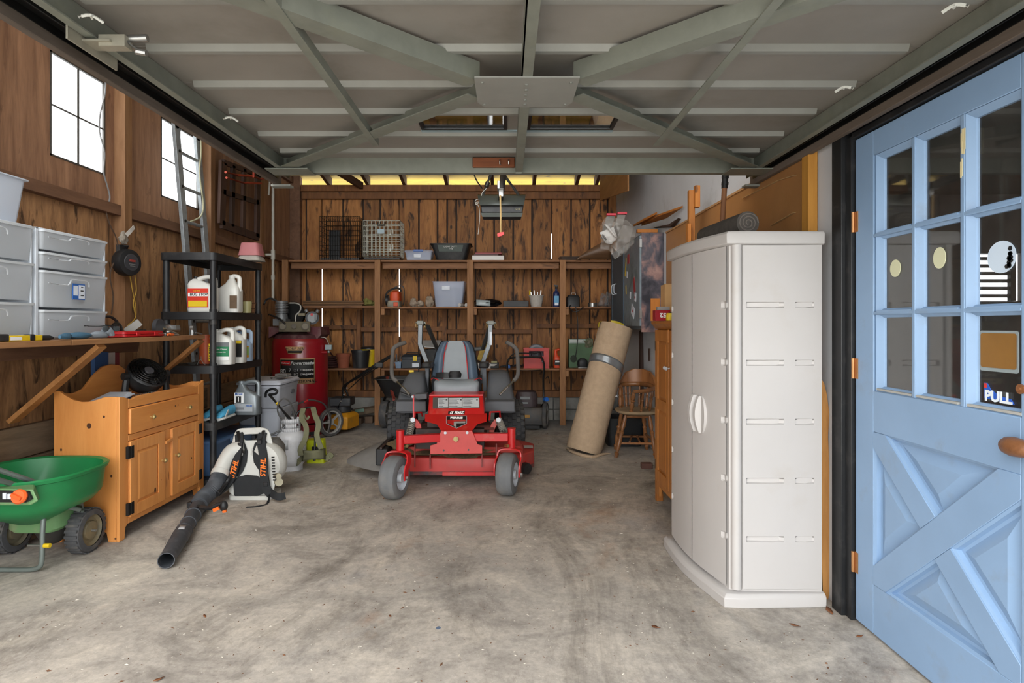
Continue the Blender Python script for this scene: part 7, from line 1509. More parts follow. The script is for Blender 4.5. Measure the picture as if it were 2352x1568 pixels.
# springs, arms, rods
def coil(p0, p1, r, n, t): 
    p0 = Vector(p0); p1 = Vector(p1); x, y, d = frame_of(p1 - p0); m = n * 10
    return MB().tube([p0 + (p1 - p0) * (i / m) + (x * math.cos(2 * math.pi * i / 10) + y * math.sin(2 * math.pi * i / 10)) * r for i in range(m + 1)], t, 5)
SPR = mat('spring_steel', 'b5b2aa', .35, .6)
for a, b, s_ in (((948, 964), (939, 1001), -1), ((1145, 964), (1158, 992), 1)):
    T.part('spring', coil(P(a[0], a[1], 5.08), P(b[0], b[1], 4.98), .026, 9, .0055), SPR)
    T.part('shock', MB().cyl(P(a[0], a[1] - 2, 5.08), P(b[0], b[1], 4.98), .012, n=10), STEEL)
    T.part('shock_bolt', MB().cyl(P(a[0], a[1], 5.06), P(a[0], a[1], 5.02), .02, n=12), HUB)
T.part('suspension_arm', pl([(946, 962), (957, 963), (966, 974), (971, 1000), (961, 1000), (957, 985), (950, 975)], 5.06, .03), MRD, bevel=.003)
T.part('suspension_arm', pl([(1147, 962), (1136, 963), (1128, 974), (1123, 992), (1134, 993), (1138, 982), (1143, 974)], 5.10, .03), MRD, bevel=.003)
T.part('adjuster_block', pl([(958, 990), (969, 990), (969, 1000), (958, 1000)], 5.04, .02), FEN)
T.part('lift_pedal_rod', MB().bar(P(949.7, 907, 5.15), P(949.7, 960, 5.10), .012, .018), MR)
T.part('lift_knob', MB().sph(P(948, 911, 5.14), .012), HUB)
T.part('link_bracket', MB().tube([P(952, 960, 5.15), P(953, 947, 5.2), P(968, 947, 5.25), P(970, 955, 5.3)], .008, 6).tube([P(1124, 965, 5.15), P(1126, 946, 5.2), P(1148, 945, 5.25), P(1149, 960, 5.3)], .008, 6), MR)
T.part('control_box', pl([(953, 905), (980, 904.5), (980.5, 916), (960, 918), (953, 913)], 5.28, .12), mat('box_dark_grey', '55565a', .6), bevel=.004)
# rear tyres with tread lugs
TR = mat('rear_tyre', '38383a', .8, var=.12, dirt='6c6960', dfac=.4, dscale=6)
for (cx, cy) in ((-1.01, 5.98), (.035, 6.07)):
    ax = Vector((math.cos(R(5)), math.sin(R(5)), 0)); c = Vector((cx, cy, .29)); w_ = .27
    wh = T.part('rear_wheel', MB().lathe([(.15, -w_ / 2 + .01), (.22, -w_ / 2), (.262, -w_ / 2 + .02), (.275, -.07), (.278, 0), (.275, .07), (.262, w_ / 2 - .02), (.22, w_ / 2), (.15, w_ / 2 - .01)], c, 40, ax, caps=False), TR)
    T.part('rim', MB().lathe([(.152, -w_ / 2 + .01), (.14, -.02), (.03, -.04), (.03, .04), (.14, .02), (.152, w_ / 2 - .01)], c, 24, ax), FEN, wh)
    lg = MB(); x, y, d = frame_of(ax)
    for row, (off, ph) in enumerate(((-.105, 0), (-.063, .5), (-.021, 0), (.021, .5), (.063, 0), (.105, .5))):
        for k in range(30):
            a = 2 * math.pi * (k + ph) / 30; e = x * math.cos(a) + y * math.sin(a); tg = y * math.cos(a) - x * math.sin(a); rr_ = .282 - .12 * abs(off) ** 1.2 * 1.0
            m3 = Matrix(((e.x, tg.x, d.x), (e.y, tg.y, d.y), (e.z, tg.z, d.z))); lg.box(c + d * off + e * rr_, (.016, .038, .033), m3)
    T.part('tread_lugs', lg, TR, wh, kind='stuff')
# fenders
def rect(px0, px1, py, y0, y1, r=.05):
    Yc = y0; a = (px0 - VX) * Yc / F; b = (px1 - VX) * Yc / F; z = CZ - (py - VY) * Yc / F; return rr((a + b) / 2, (y0 + y1) / 2, b - a, y1 - y0, r, z, 3)
for lab, L in (('left', [(908, 978, 948, 5.36, 6.15), (907, 977, 935, 5.36, 6.15), (912, 976, 915, 5.42, 6.12), (919, 975, 890, 5.50, 6.05), (927, 974, 872, 5.56, 6.0), (936, 973, 860, 5.62, 5.95), (944, 971, 855, 5.66, 5.90)]),
               ('right', [(1114, 1185, 948, 5.42, 6.2), (1115, 1184, 935, 5.42, 6.2), (1117, 1181, 915, 5.48, 6.15), (1119, 1176, 890, 5.55, 6.1), (1121, 1171, 870, 5.6, 6.05), (1122, 1166, 857, 5.66, 6.0), (1125, 1160, 853, 5.7, 5.95)]))[:2]:
    fd = T.part('fender', MB().loft([rect(*q) for q in L]), FEN, ang=50)
    a_, b_ = (913, 977) if lab == 'left' else (1117, 1181); T.part('front_panel', MB().loft([[P(a_, 917, 5.40), P(b_, 917, 5.40), P(b_, 917, 5.46), P(a_, 917, 5.46)], [P(a_ - 3, 922, 5.335), P(b_ + 1, 922, 5.335), P(b_ + 1, 922, 5.46), P(a_ - 3, 922, 5.46)], [P(a_ - 5, 946, 5.335), P(b_ + 2, 946, 5.335), P(b_ + 2, 946, 5.46), P(a_ - 5, 946, 5.46)]]), FEN, fd, bevel=.008)
T.part('cup_holder', MB().lathe([(.045, -.001), (.045, .006), (.036, .006), (.034, -.001)], P(1135, 853, 5.78), 18).lathe([(.045, -.001), (.045, .006), (.036, .006), (.034, -.001)], P(1152, 854, 5.78), 18), BLK)
T.part('choke_knob', MB().cyl(P(945, 853, 5.70), P(945, 860, 5.70), .012, n=10).box(P(945, 852, 5.69), (.045, .02, .018)), YEL, label='yellow pull knob')
T.part('throttle_lever', MB().cyl(P(961, 861, 5.74), P(962, 846, 5.72), .006, n=8).sph(P(962, 845, 5.72), .013), BLK)
T.part('fender_slot', MB().box(P(931, 905, 5.42), (.10, .05, .01), Matrix.Rotation(R(20), 3, 'Y')), BLK)
# lap bars
GRIP = mat('foam_grip', '5d5955', .85, var=.12, bump=.3)
for path, rod, hd in ((((931, 787, 5.45), (917, 791, 5.40), (904, 800, 5.36), (902, 812, 5.36), (900, 840, 5.40), (900, 856, 5.42), (903, 868, 5.43), (912, 876, 5.43)), ((909, 873, 5.43), (925, 889, 5.37), (941, 906, 5.33)), 0),
                      (((1164, 786, 5.5), (1174, 791, 5.46), (1185, 800, 5.43), (1188, 812, 5.43), (1190, 840, 5.46), (1190, 856, 5.48), (1187, 866, 5.49), (1180, 874, 5.49)), ((1183, 871, 5.49), (1166, 888, 5.43), (1148, 907, 5.39)), 1)):
    T.part('lap_bar_grip', MB().tube([P(*p) for p in path], .0185, 10, 4), GRIP)
    T.part('lap_bar', MB().tube([P(*p) for p in rod], .011, 8), STEEL)
# seat
SG_ = mat('seat_grey', '868d92', .5, var=.05, dirt='9fa4a6', dfac=.15); SB_ = mat('seat_blue_grey', '4f5f70', .5, var=.08); SD_ = mat('seat_black', '232428', .5, var=.1); PIP = mat('piping_red', 'b52a2c', .5)
def sp(px, py, Y): return P(px, py, Y)
def back_section(py, xl, xr, dep, Yf):
    n = 14; o = []
    for i in range(n + 1): u = i / n; x = xl + (xr - xl) * u; o.append((x, Yf - .012 * math.sin(math.pi * u) + dep * (abs(2 * u - 1) ** 6) * .6))
    return o
rowsb = [(783.5, 1020, 1073), (787, 1013, 1079), (796, 1008, 1085), (812, 1001, 1090), (835, 997, 1094), (858, 994, 1097), (872, 993, 1099)]
def band(u0, u1, off, rows, m, name, extra=0, par=None):
    mb = MB(); rf = []; rb = []; n = 10
    rings = []
    for i, (py, xl, xr) in enumerate(rows):
        Yf = 5.72 - .0 + (872 - py) * .0016; w_ = xr - xl; fr = []
        for k in range(n + 1):
            u = u0 + (u1 - u0) * k / n; bulge = off + .03 * (1 - (2 * u - 1) ** 2) - .035 * (math.exp(-((u - .12) / .09) ** 2) + math.exp(-((u - .88) / .09) ** 2)) * -1.0
            fr.append(P(xl + w_ * u, py, Yf - bulge))
        rings.append(fr + [p + Vector((0, .05, 0)) for p in fr[::-1]])
    return T.part(name, mb.loft(rings), m, par, ang=50)
bk = band(-.03, 1.03, -.03, [(782, 1016, 1077)] + rowsb[1:], SD_, 'seat_back')
band(.0, .22, .0, rowsb, SB_, 'side_bolster', par=bk); band(.78, 1.0, .0, rowsb, SB_, 'side_bolster', par=bk)
band(.22, .78, .012, [(783, 1020, 1073)] + rowsb[1:], SG_, 'centre_panel', par=bk)
for u in (.22, .78): T.part('piping', MB().tube([P(xl + (xr - xl) * u, py, 5.72 + (872 - py) * .0016 - .058) for py, xl, xr in rowsb[1:]], .0042, 6), PIP, bk)
cr = []
for k, (Y, z0, z1, x0_, x1_) in enumerate(((5.40, .71, .775, 1003, 1094), (5.42, .705, .80, 999, 1098), (5.48, .70, .825, 996, 1101), (5.6, .70, .825, 995, 1101), (5.74, .70, .81, 995, 1100))):
    a, b = (x0_ - VX) * Y / F, (x1_ - VX) * Y / F; cr.append([Vector((a, Y, z0)), Vector((a, Y, z1 - .02)), Vector((a + .03, Y, z1)), Vector(((a + b) / 2, Y, z1 - .012)), Vector((b - .03, Y, z1)), Vector((b, Y, z1 - .02)), Vector((b, Y, z0))])
cu = T.part('seat_cushion', MB().loft(cr), SG_, bevel=.02, seg=3, ang=60)
for xx, s_ in ((990, -1), (1107, 1)):
    T.part('side_wing', MB().loft([[P(xx, 868, 5.5), P(xx - s_ * 12, 872, 5.48), P(xx - s_ * 9, 899, 5.44), P(xx - s_ * 3, 897, 5.5)], [P(xx, 860, 5.8), P(xx - s_ * 10, 862, 5.78), P(xx - s_ * 8, 890, 5.8), P(xx - s_ * 2, 888, 5.8)]]), SD_, cu, bevel=.008)
    T.part('piping', MB().tube([P(xx, 872, 5.47), P(xx - s_ * 5, 868, 5.46), P(xx - s_ * 12, 870, 5.44), P(xx - s_ * 18, 873, 5.42)], .004, 6, 3), PIP, cu)
T.part('seat_pan', MB().bx(-.69, -.25, 5.38, 5.85, .655, .70), BLKM, bevel=.006)
T.part('seat_mount', MB().bx(-.66, -.28, 5.42, 5.8, .60, .652), CH)
for px in (1011, 1083): T.part('seat_slide', MB().box(P(px, 905.5, 5.36), (.045, .06, .02)).cyl(P(px, 905, 5.34), P(px, 905, 5.32), .012, n=10), STEEL)
T.part('adjust_knob', MB().box(P(1028, 904.5, 5.34), (.03, .02, .010)), YEL)
T.part('seat_belt', MB().strap([P(1001, 862, 5.60), P(1018, 861, 5.56), P(1034, 862, 5.55)], .05, .01, (0, .3, 1)), BLK)
T.part('belt_retractor', MB().loft([rr(*(P(1045, 0, 5.55).x, 5.55), .11, .09, .04, .838), rr(*(P(1045, 0, 5.55).x, 5.55), .12, .10, .045, .87), rr(*(P(1045, 0, 5.55).x, 5.55), .09, .07, .03, .895)]), BLK)
for x0_, s_ in ((983, -1), (1112, 1)):
    T.part('armrest', MB().loft([rr(P(x0_, 0, 5.6).x, 5.6, .085, .28, .03, CZ - (843 - VY) * 5.6 / F), rr(P(x0_, 0, 5.6).x, 5.6, .095, .30, .035, CZ - (839 - VY) * 5.6 / F), rr(P(x0_, 0, 5.6).x, 5.6, .08, .27, .03, CZ - (832 - VY) * 5.6 / F)]), BLK)
    T.part('arm_post', MB().bar(P(x0_ + s_ * 1, 841, 5.70), P(x0_ + s_ * 2, 896, 5.72), .04, .03, (1, 0, 0)), mat('post_grey', '5b5e63', .5, .4))
# roll bar
RB_ = mat('rollbar_grey', '6d7174', .4, .5, var=.12)
for a, b, c_, d in (((966, 745), (965, 792), (981, 832), (983, 880)), ((1127, 745), (1124, 792), (1109, 832), (1107, 880))):
    Yr = 6.2; T.part('roll_bar', MB().bar(P(*a, Yr), P(*b, Yr), .044, .05, (0, 1, 0)).bar(P(*b, Yr) + Vector((0, 0, .01)), P(*c_, Yr), .044, .05, (0, 1, 0)).bar(P(*c_, Yr) + Vector((0, 0, .01)), P(*d, Yr), .044, .05, (0, 1, 0)), RB_, bevel=.004)
    T.part('hinge_block', MB().box(P(a[0], 741, Yr), (.065, .07, .040)).cyl(P(a[0] - 11, 741, Yr), P(a[0] + 12, 741, Yr), .011, n=10), GALV, bevel=.004)
    T.part('lynch_pin', MB().ring(P(a[0] + 11, 747, Yr), .032, .003, (1, .3, 0), 16, 5, 1.2).ring(P(a[0] - 9, 748, Yr), .026, .003, (1, -.3, 0), 16, 5, 1.2), BRASS)
T.part('roll_bar_label', MB().bx(P(1124.5, 0, 6.165).x, P(1130, 0, 6.165).x, 6.165, 6.17, P(0, 792, 6.165).z, P(0, 762, 6.165).z), LBW)
T.part('folded_hoop', MB().tube([P(966, 741, 6.2), (-.80, 6.25, 1.30), (-.78, 6.9, 1.05), (-.52, 6.98, 1.02), (-.26, 6.9, 1.05), P(1128, 741, 6.2)], .024, 8), RB_)
T.part('engine', MB().loft([rr(-.52, 6.5, .50, .40, .06, .46), rr(-.52, 6.5, .52, .42, .08, .62), rr(-.52, 6.5, .46, .36, .08, .84)]).cyl((-.52, 6.5, .84), (-.52, 6.5, .93), .14, n=22), CH, bevel=.01)
# ================================================================== RIGHT SIDE
# ---- tall white plastic cabinet
CW = mat('cabinet_white', 'bab6b3', .5, var=.025, scale=3, dirt='b3aca4', dfac=.08, dscale=5)
T = Thing('plastic_wardrobe', 'tall pale plastic two-door utility cabinet standing before the blue door', 'cabinet', (1.25, 3.2, 0))
def recess(fn, us, vs, slots, d):
    """surface fn(u,v,depth) with bevelled rectangular recesses"""
    U = set(us); V = set(vs)
    for a, b, c_, e, il, ir, iv in slots: U |= {a, b, a + il, b - ir}; V |= {c_, e, c_ + iv, e - iv}
    U = sorted(U); V = sorted(V)
    def dep(u, v):
        for a, b, c_, e, il, ir, iv in slots:
            if a + il - 1e-9 <= u <= b - ir + 1e-9 and c_ + iv - 1e-9 <= v <= e - iv + 1e-9: return d
        return 0
    vs_ = [fn(u, v, dep(u, v)) for u in U for v in V]; m = len(V)
    return MB().add(vs_, [(i * m + j, (i + 1) * m + j, (i + 1) * m + j + 1, i * m + j + 1) for i in range(len(U) - 1) for j in range(m - 1)])
ZR = (1.412, 1.140, .864, .587, .313); Yf = 2.86
sl = []
for z in ZR: sl += [(1.128, 1.304, z - .014, z + .014, .010, .042, .007), (1.358, 1.446, z - .014, z + .014, .010, .042, .007)]
T.part('side_panel', recess(lambda u, v, d: Vector((u, Yf + d, v)), (1.113, 1.482), (.08, 1.692), sl, .02), CW, ang=20)
def fx(Y, o=0): u = (Y - 2.85) / .77; return 1.065 - .085 * u ** .8 - .035 * math.sin(math.pi * min(1, max(0, u))) - o
for k, (a, b) in enumerate(((2.90, 3.215), (3.222, 3.60))):
    ds = []
    for z in ZR: ds.append((2.902, 2.955, z - .018, z + .018, .006, .028, .008) if k == 0 else (3.545, 3.598, z - .018, z + .018, .028, .006, .008))
    us = [a + (b - a) * i / 8 for i in range(9)]
    q = recess(lambda u, v, d: Vector((fx(u) + d, u, v)), us, (.08, 1.692), ds, .014)
    T.part('door', q, CW, ang=20, label=None)
    T.part('door_edge', MB().loft([[Vector((fx(y) + .001, y, z)), Vector((fx(y) + .03, y, z)), Vector((fx(y) + .03, y + (.006 if y == b else -.0), z)), Vector((fx(y) + .001, y + (.002 if y == b else -.002), z))] for y in (b,) for z in (.08, 1.692)]), CW)
T.part('corner_column', MB().cyl((1.088, 2.878, .075), (1.088, 2.878, 1.695), .024, n=20), CW)
T.part('body', MB().loft([[Vector(p + (z,)) for p in ((1.10, 2.875), (1.483, 2.862), (1.49, 2.88), (1.49, 3.61), (1.02, 3.61), (fx(3.3) + .016, 3.3), (fx(3.0) + .016, 3.0), (fx(2.9) + .010, 2.89))] for z in (.05, 1.70)]), CW)
def outl(o, z, b=0):
    pts = [(1.49 + o * .2, 2.865 - o * .6), (1.10, 2.865 - o)]
    for i in range(9): Y = 2.87 + .75 * i / 8; pts.append((fx(Y) - o - .004, Y - (o * .8 if i == 0 else 0) + (o * .5 if i == 8 else 0)))
    pts += [(1.02, 3.625 + o * .3), (1.49 + o * .2, 3.625 + o * .3)]
    return [Vector((x, y, z)) for x, y in pts]
T.part('base', MB().loft([outl(.035, .0), outl(.036, .045), outl(.022, .062), outl(.006, .066)]), CW, bevel=.003)
T.part('lid', MB().loft([outl(.005, 1.694), outl(.018, 1.70), outl(.020, 1.745), outl(.012, 1.757), outl(-.02, 1.760)]), CW, bevel=.002)
hp = T.part('handle_plate', MB().prism([(3.115 + .055 * math.cos(t), .86 + .098 * math.sin(t)) for t in [i * math.pi / 12 for i in range(24)]], fx(3.12) - .002, fx(3.12) + .02, 'YZ'), CW)
for y, s_ in ((3.185, 1), (3.125, -1)):
    T.part('handle', MB().loft([[Vector((fx(y) + .004, y - .022, z)), Vector((fx(y) - .03 * math.cos((z - .86) / .1 * 1.35) - .002, y - .012, z)), Vector((fx(y) - .03 * math.cos((z - .86) / .1 * 1.35) - .005, y + .012, z)), Vector((fx(y) + .004, y + .022, z))] for z in [.765 + .19 * i / 12 for i in range(13)]]), CW, hp)
T.part('lock_hole', MB().cyl((fx(3.2) - .012, 3.205, .782), (fx(3.2) - .004, 3.205, .782), .007, n=10), BLKM, hp)
T = Thing('felt_roll', 'dark grey felt roll lying on top of the white cabinet', 'roll', (1.2, 3.3, 1.76))
a = P(1718, 510, 3.0); a.z = 1.762 + .058
T.part('roll', MB().cyl(a, a + Vector((-.04, .5, 0)), .057, n=26), mat('felt', '4e4944', .95, var=.2, scale=30, bump=.5))
sp_ = MB().tube([a + Vector((.05 * (1 - i / 44) * math.cos(i * .45), -.003, .05 * (1 - i / 44) * math.sin(i * .45))) for i in range(40)], .003, 5)
T.part('spiral_edge', sp_, mat('felt_light', '6d655e', .95))
# ---- splintered board, rake, 2x4s, wall panel
SPL = wood('splintered', 'c08a4c', '9a6630', '6a4420', 2, 1.5, dk=.15, knots=False)
pts = [(1888, 872), (1893, 880), (1899, 905), (1905, 950), (1902, 1000), (1905, 1080), (1906, 1160), (1905, 1235), (1912, 1262), (1909, 1300), (1905, 1330), (1908, 1352), (1901, 1380), (1897, 1403), (1891, 1395), (1888, 1300)]
single('splintered_board', MB().loft([[P(x, y, 2.93) for x, y in pts], [P(x, y, 2.95) for x, y in pts]]), SPL, 'splintered raw board standing between the white cabinet and the door frame', 'board', ang=20)
T = Thing('garden_rake', 'wooden pole with black grip standing behind the white cabinet', 'pole', (1.22, 3.72, 0))
T.part('pole', MB().cyl((1.18, 3.67, .0), (1.316, 3.67, 2.14), .0155, n=12), wood('pole_wood', '9a6a48', '6e4830', None, 2, 1, knots=False))
T.part('grip', MB().cyl((1.316, 3.67, 2.14), (1.322, 3.67, 2.25), .0185, n=12).cyl((1.318, 3.67, 2.16), (1.319, 3.67, 2.175), .021, n=12).cyl((1.320, 3.67, 2.20), (1.321, 3.67, 2.215), .021, n=12), BLK)
PNL = mat('hardboard', 'a67646', .5, var=.08, scale=5, dirt='8a5a2a', dfac=.25, dscale=2)
T = Thing('hardboard_sheet', 'large brown hardboard sheet fixed to the right wall with a wood edge', 'panel', (1.53, 4.4, .9))
T.part('sheet', MB().bx(1.525, 1.535, 3.08, 5.80, .90, 2.185), PNL)
T.part('edge_strip', MB().bx(1.504, 1.55, 3.03, 3.10, .90, 2.27), wood('yellow_stud', 'c8903c', 'a87028', None, 2, 1, rndv=.05), bevel=.003)
T.part('top_strip', MB().bx(1.518, 1.552, 3.11, 5.80, 2.185, 2.20), wood('pale_strip', 'b58a5c', '94693e', None, 1, 1, knots=False))
T.part('backing', MB().bx(1.536, 1.5545, 3.11, 5.79, .90, 2.184), mat('backing_white', 'b9b5ae', .8))
scf = MB(); 
for a, b in (((1710, 455), (1790, 415)), ((1790, 415), (1830, 402)), ((1775, 518), (1828, 488))): scf.bar(onw(a[0], a[1], 1.5245), onw(b[0], b[1], 1.5245), .002, .03, (1, 0, 0))
T.part('scuff', scf, mat('scuff_pale', 'c9a878', .7, var=.15))
W24 = wood('stud_yellow', 'b8742c', '96581e', '5a3414', 2, 1.3)
for k, (x0_, x1_, y0_, y1_, z0, Y, lab) in enumerate(((1583, 1597, 436, 0, 1.3475, 4.50, 'tall narrow yellow stick standing on the pine cupboard'), (1597, 1609, 425, 475, None, 4.456, 'short block fixed at the top of the tall yellow stick'), (1580, 1588, 513, 0, 1.3475, 4.453, 'shorter stick standing against the tall yellow stick'))):
    a, b = P(x0_, 0, Y).x, P(x1_, 0, Y).x; zt2 = P(0, y0_, Y).z; zb2 = z0 if z0 else P(0, y1_, Y).z
    single('timber_stick', MB().bx(a, b - .001, Y, Y + .045, zb2, zt2), W24, lab, 'wood', bevel=.003)
CBX = mat('cardboard', 'b08a5c', .85, var=.05)
T = Thing('cardboard_box', 'plain cardboard box on the pine cupboard behind the white cabinet', 'box', (1.4, 4.3, 1.348))
T.part('box', MB().bx(P(1527, 0, 4.46).x, 1.45, 4.46, 4.58, 1.3475, P(0, 653, 4.46).z), CBX, bevel=.003)
T.part('flap', MB().bx(P(1527, 0, 4.46).x, 1.45, 4.462, 4.50, P(0, 653, 4.46).z + .001, P(0, 653, 4.46).z + .005), CBX)
# ---- pine cupboard
PN2 = wood('cupboard_pine', 'b87838', '965a24', '6a3c18', 2, .8, .45, dk=.08, stretch=.05, rndv=.05)
T = Thing('pine_cupboard', 'tall narrow pine cupboard with raised panels, behind the white cabinet', 'cupboard', (1.3, 4.2, 0))
xa, xb, ya, yb2 = 1.125, 1.48, 3.74, 4.60
T.part('carcass', MB().bx(xa + .02, xb, ya, yb2, .13, 1.30), PN2)
T.part('cornice', MB().loft([rr((xa + xb) / 2 + .005, (ya + yb2) / 2, xb - xa, yb2 - ya + .01, .005, 1.285, 1), rr((xa + xb) / 2, (ya + yb2) / 2 , xb - xa + .03, yb2 - ya + .04, .008, 1.315, 1), rr((xa + xb) / 2, (ya + yb2) / 2, xb - xa + .05, yb2 - ya + .05, .01, 1.325, 1), rr((xa + xb) / 2, (ya + yb2) / 2, xb - xa + .05, yb2 - ya + .05, .01, 1.345, 1)]), PN2, bevel=.002)
for y0_ in (ya, yb2 - .05): 
    for x0_ in (xa, xb - .05): T.part('leg', MB().bx(x0_, x0_ + .05, y0_, y0_ + .05, 0, .15), PN2, bevel=.004)
T.part('apron', MB().bx(xa, xa + .018, ya + .05, yb2 - .05, .13, .17).bx(xa, xa + .018, yb2 - .13, yb2 - .05, .06, .13), PN2)
T.part('face_stile', MB().bx(xa, xa + .019, yb2 - .05, yb2, .15, 1.28), PN2, bevel=.002)
for a, b in ((yb2 - .052 - .36, yb2 - .052), (ya + .03, yb2 - .416)):
    d = T.part('door', MB().bx(xa + .004, xa + .019, a, b - .002, .172, 1.28), PN2)
    T.part('door_frame', MB().bx(xa - .010, xa + .003, a, a + .06, .172, 1.28).bx(xa - .010, xa + .003, b - .062, b - .002, .172, 1.28).bx(xa - .010, xa + .003, a + .06, b - .062, .172, .25).bx(xa - .010, xa + .003, a + .06, b - .062, .70, .775).bx(xa - .010, xa + .003, a + .06, b - .062, 1.20, 1.28), PN2, d, bevel=.002)
    for z0, z1 in ((.25, .70), (.775, 1.20)):
        m_ = lambda g, x: [Vector((x, q.x, q.y)) for q in rr((a + b) / 2, (z0 + z1) / 2, b - a - .124 - 2 * g, z1 - z0 - 2 * g, .002, 0, 1)]
        T.part('door_panel', MB().loft([m_(0, xa + .0035), m_(.004, xa + .003), m_(.028, xa - .007)]), PN2, d, ang=15)
    yk = a + .02 if a > 4.1 else b - .03
    T.part('knob', MB().lathe([(.005, 0), (.006, .012), (.013, .018), (.014, .024), (.008, .03)], (xa - .010, yk, 1.02), 12, (-1, 0, 0)), HUB, d)
for z in (1.16, .74, .28): T.part('hinge', MB().bx(xa - .008, xa - .001, yb2 - .062, yb2 - .03, z - .035, z + .035), IRON)
T.part('turn_latch', MB().box((xa - .016, 4.17, 1.24), (.012, .03, .09)), PN2, bevel=.003)
TZ = 1.3465
T = Thing('level_case', 'dark red case with upside-down white number on the pine cupboard', 'case', (1.2, 4.45, TZ))
a, b = P(1502, 0, 4.30).x + .0, P(1540, 0, 4.30).x
T.part('case', MB().bx(a + .01, b, 4.30, 4.38, TZ, TZ + .075), mat('case_red', '9a1422', .4), bevel=.003)
text(T, '52', .042, WPRINT, ((a + b) / 2 + .005, 4.2985, TZ + .04), (-1, 0, 0), (0, 0, -1), ox=1.1, bold=.0015)
T.part('lid_strip', MB().bx(a + .03, b, 4.32, 4.36, TZ + .076, TZ + .10), mat('strip_grey', '8f8c8a', .5))
T = Thing('tape_measure', 'yellow tape measure beside the red case on the pine cupboard', 'tape measure', (1.2, 4.35, TZ))
T.part('case', MB().loft([rr(P(1540, 0, 4.22).x, 4.22, .055, .06, .015, TZ), rr(P(1540, 0, 4.22).x, 4.22, .06, .065, .02, TZ + .03), rr(P(1540, 0, 4.22).x, 4.22, .05, .055, .02, TZ + .052)]), YEL)
T.part('clip', MB().box((P(1540, 0, 4.22).x, 4.22, TZ + .055), (.02, .03, .006)), BLK)
single('pine_board', MB().bx(P(1495, 0, 4.585).x, P(1516, 0, 4.585).x, 4.585, 4.60, TZ, P(0, 685, 4.585).z), W24, 'small upright orange board with a nail hole behind the red case', 'board', bevel=.002)
# ---- painted wall cupboard
def paint(name, cols, sc_):
    t = NT(name); co = t.coords((1, 1, .7), False); n1 = t.noise(co, sc_, 4, .55, .5); n2 = t.noise(co, sc_ * 1.9, 3, .5)
    cc = t.ramp(n1, [(.32, lin(cols[0])), (.46, lin(cols[1])), (.58, lin(cols[2])), (.7, lin(cols[3]))])
    cc = t.mix(cc, lin(cols[1]), t.ramp(n2, [(.5, 0), (.7, .7)])); t.l(cc, t.b.inputs['Base Color']); t.b.inputs['Roughness'].default_value = .4; return t.m
CAMO = paint('sprayed_side', ('24242e', '4c474f', '8c6c66', 'a8857a'), 7)
CAMG = paint('sprayed_door', ('4c6464', '7b8890', '66747e', '8a8f92'), 6)
SLT = mat('slate_door', '46545f', .5, var=.06)
T = Thing('wall_cupboard', 'wall cupboard with sprayed side panel and stickered slate-blue doors', 'cupboard', (1.44, 6.8, 1.24))
z0, z1 = 1.245, 2.215; xd = 1.325
T.part('side_panel', MB().bx(xd + .01, 1.553, 6.0, 6.018, z0, z1 + .01), CAMO)
T.part('carcass', MB().bx(xd + .012, 1.553, 6.02, 7.6, z0 + .03, z1), SLT)
T.part('door', MB().bx(xd - .008, xd + .010, 6.005, 6.78, z0 + .06, z1 - .02), CAMG, label='blotchy grey-green sprayed door with stickers')
d = T.part('door', MB().bx(xd - .008, xd + .010, 6.80, 7.58, z0 + .06, z1 - .02), SLT)
T.part('door_frame', MB().bx(xd - .018, xd - .009, 6.80, 6.88, z0 + .06, z1 - .02).bx(xd - .018, xd - .009, 7.50, 7.58, z0 + .06, z1 - .02).bx(xd - .018, xd - .009, 6.88, 7.50, z0 + .06, z0 + .14).bx(xd - .018, xd - .009, 6.88, 7.50, z1 - .1, z1 - .02), SLT, d, bevel=.003)
for yy in (7.36, 7.2): T.part('handle', MB().tube([(xd - .018, yy, 1.80), (xd - .045, yy, 1.79), (xd - .05, yy, 1.74), (xd - .045, yy, 1.69), (xd - .018, yy, 1.68)], .006, 6, 3), HUB, d)
for z in (2.12, 1.42): T.part('hinge', MB().bx(xd - .012, xd + .012, 5.99, 6.02, z - .04, z + .04), STEEL)
SR = mat('sticker_red2', 'a03038', .5)
for (yy, z, h, w_, m) in ((6.55, 2.02, .10, .10, SR), (6.62, 1.86, .07, .07, LBW), (6.25, 1.72, .16, .08, SR), (6.45, 1.63, .07, .06, LBW), (6.2, 1.60, .09, .08, LBW), (6.32, 1.46, .11, .16, LBW), (6.7, 1.95, .2, .03, YEL), (6.68, 1.70, .1, .03, YEL)):
    st_ = T.part('sticker', MB().box((xd - .0095, yy, z), (.002, w_, h), Matrix.Rotation(R(rng.uniform(-25, 25)), 3, 'X')), m)
    if m is LBW and h > .08: text(T, 'EKG' if 0 else 'ab', .05, SR, (xd - .012, yy, z), (0, -1, 0), (0, 0, 1), st_)
# boards and foam lengths on the cupboard
BRD = wood('board_orange', 'b87430', '96581e', '6a3c18', 0, 1.3, dk=.1)
def slabq(name, q, th, m, label, cat, group=None):
    q = [Vector(p) for p in q]; n = (q[1] - q[0]).cross(q[3] - q[0]).normalized() * th
    return single(name, MB().loft([q, [p + n for p in q]]), m, label, cat, group, bevel=.002)
slabq('tongue_board', [P(1455, 520, 6.5), P(1478, 507, 6.0), P(1510, 491, 5.7), P(1488, 510, 6.3)], .02, BRD, 'short grooved board pointing up on top of the wall cupboard', 'board')
slabq('tongue_board', [P(1473, 519, 6.35), P(1508, 498, 5.75), P(1568, 477, 5.3), P(1530, 502, 5.8)], .02, BRD, 'longer tongue-and-groove board on top of the wall cupboard', 'board')
slabq('dark_board', [P(1500, 522, 6.25), P(1535, 515, 5.7), P(1558, 500, 5.35), P(1540, 520, 5.6)], .03, DKW, 'dark board end under the tongue-and-groove boards', 'board')
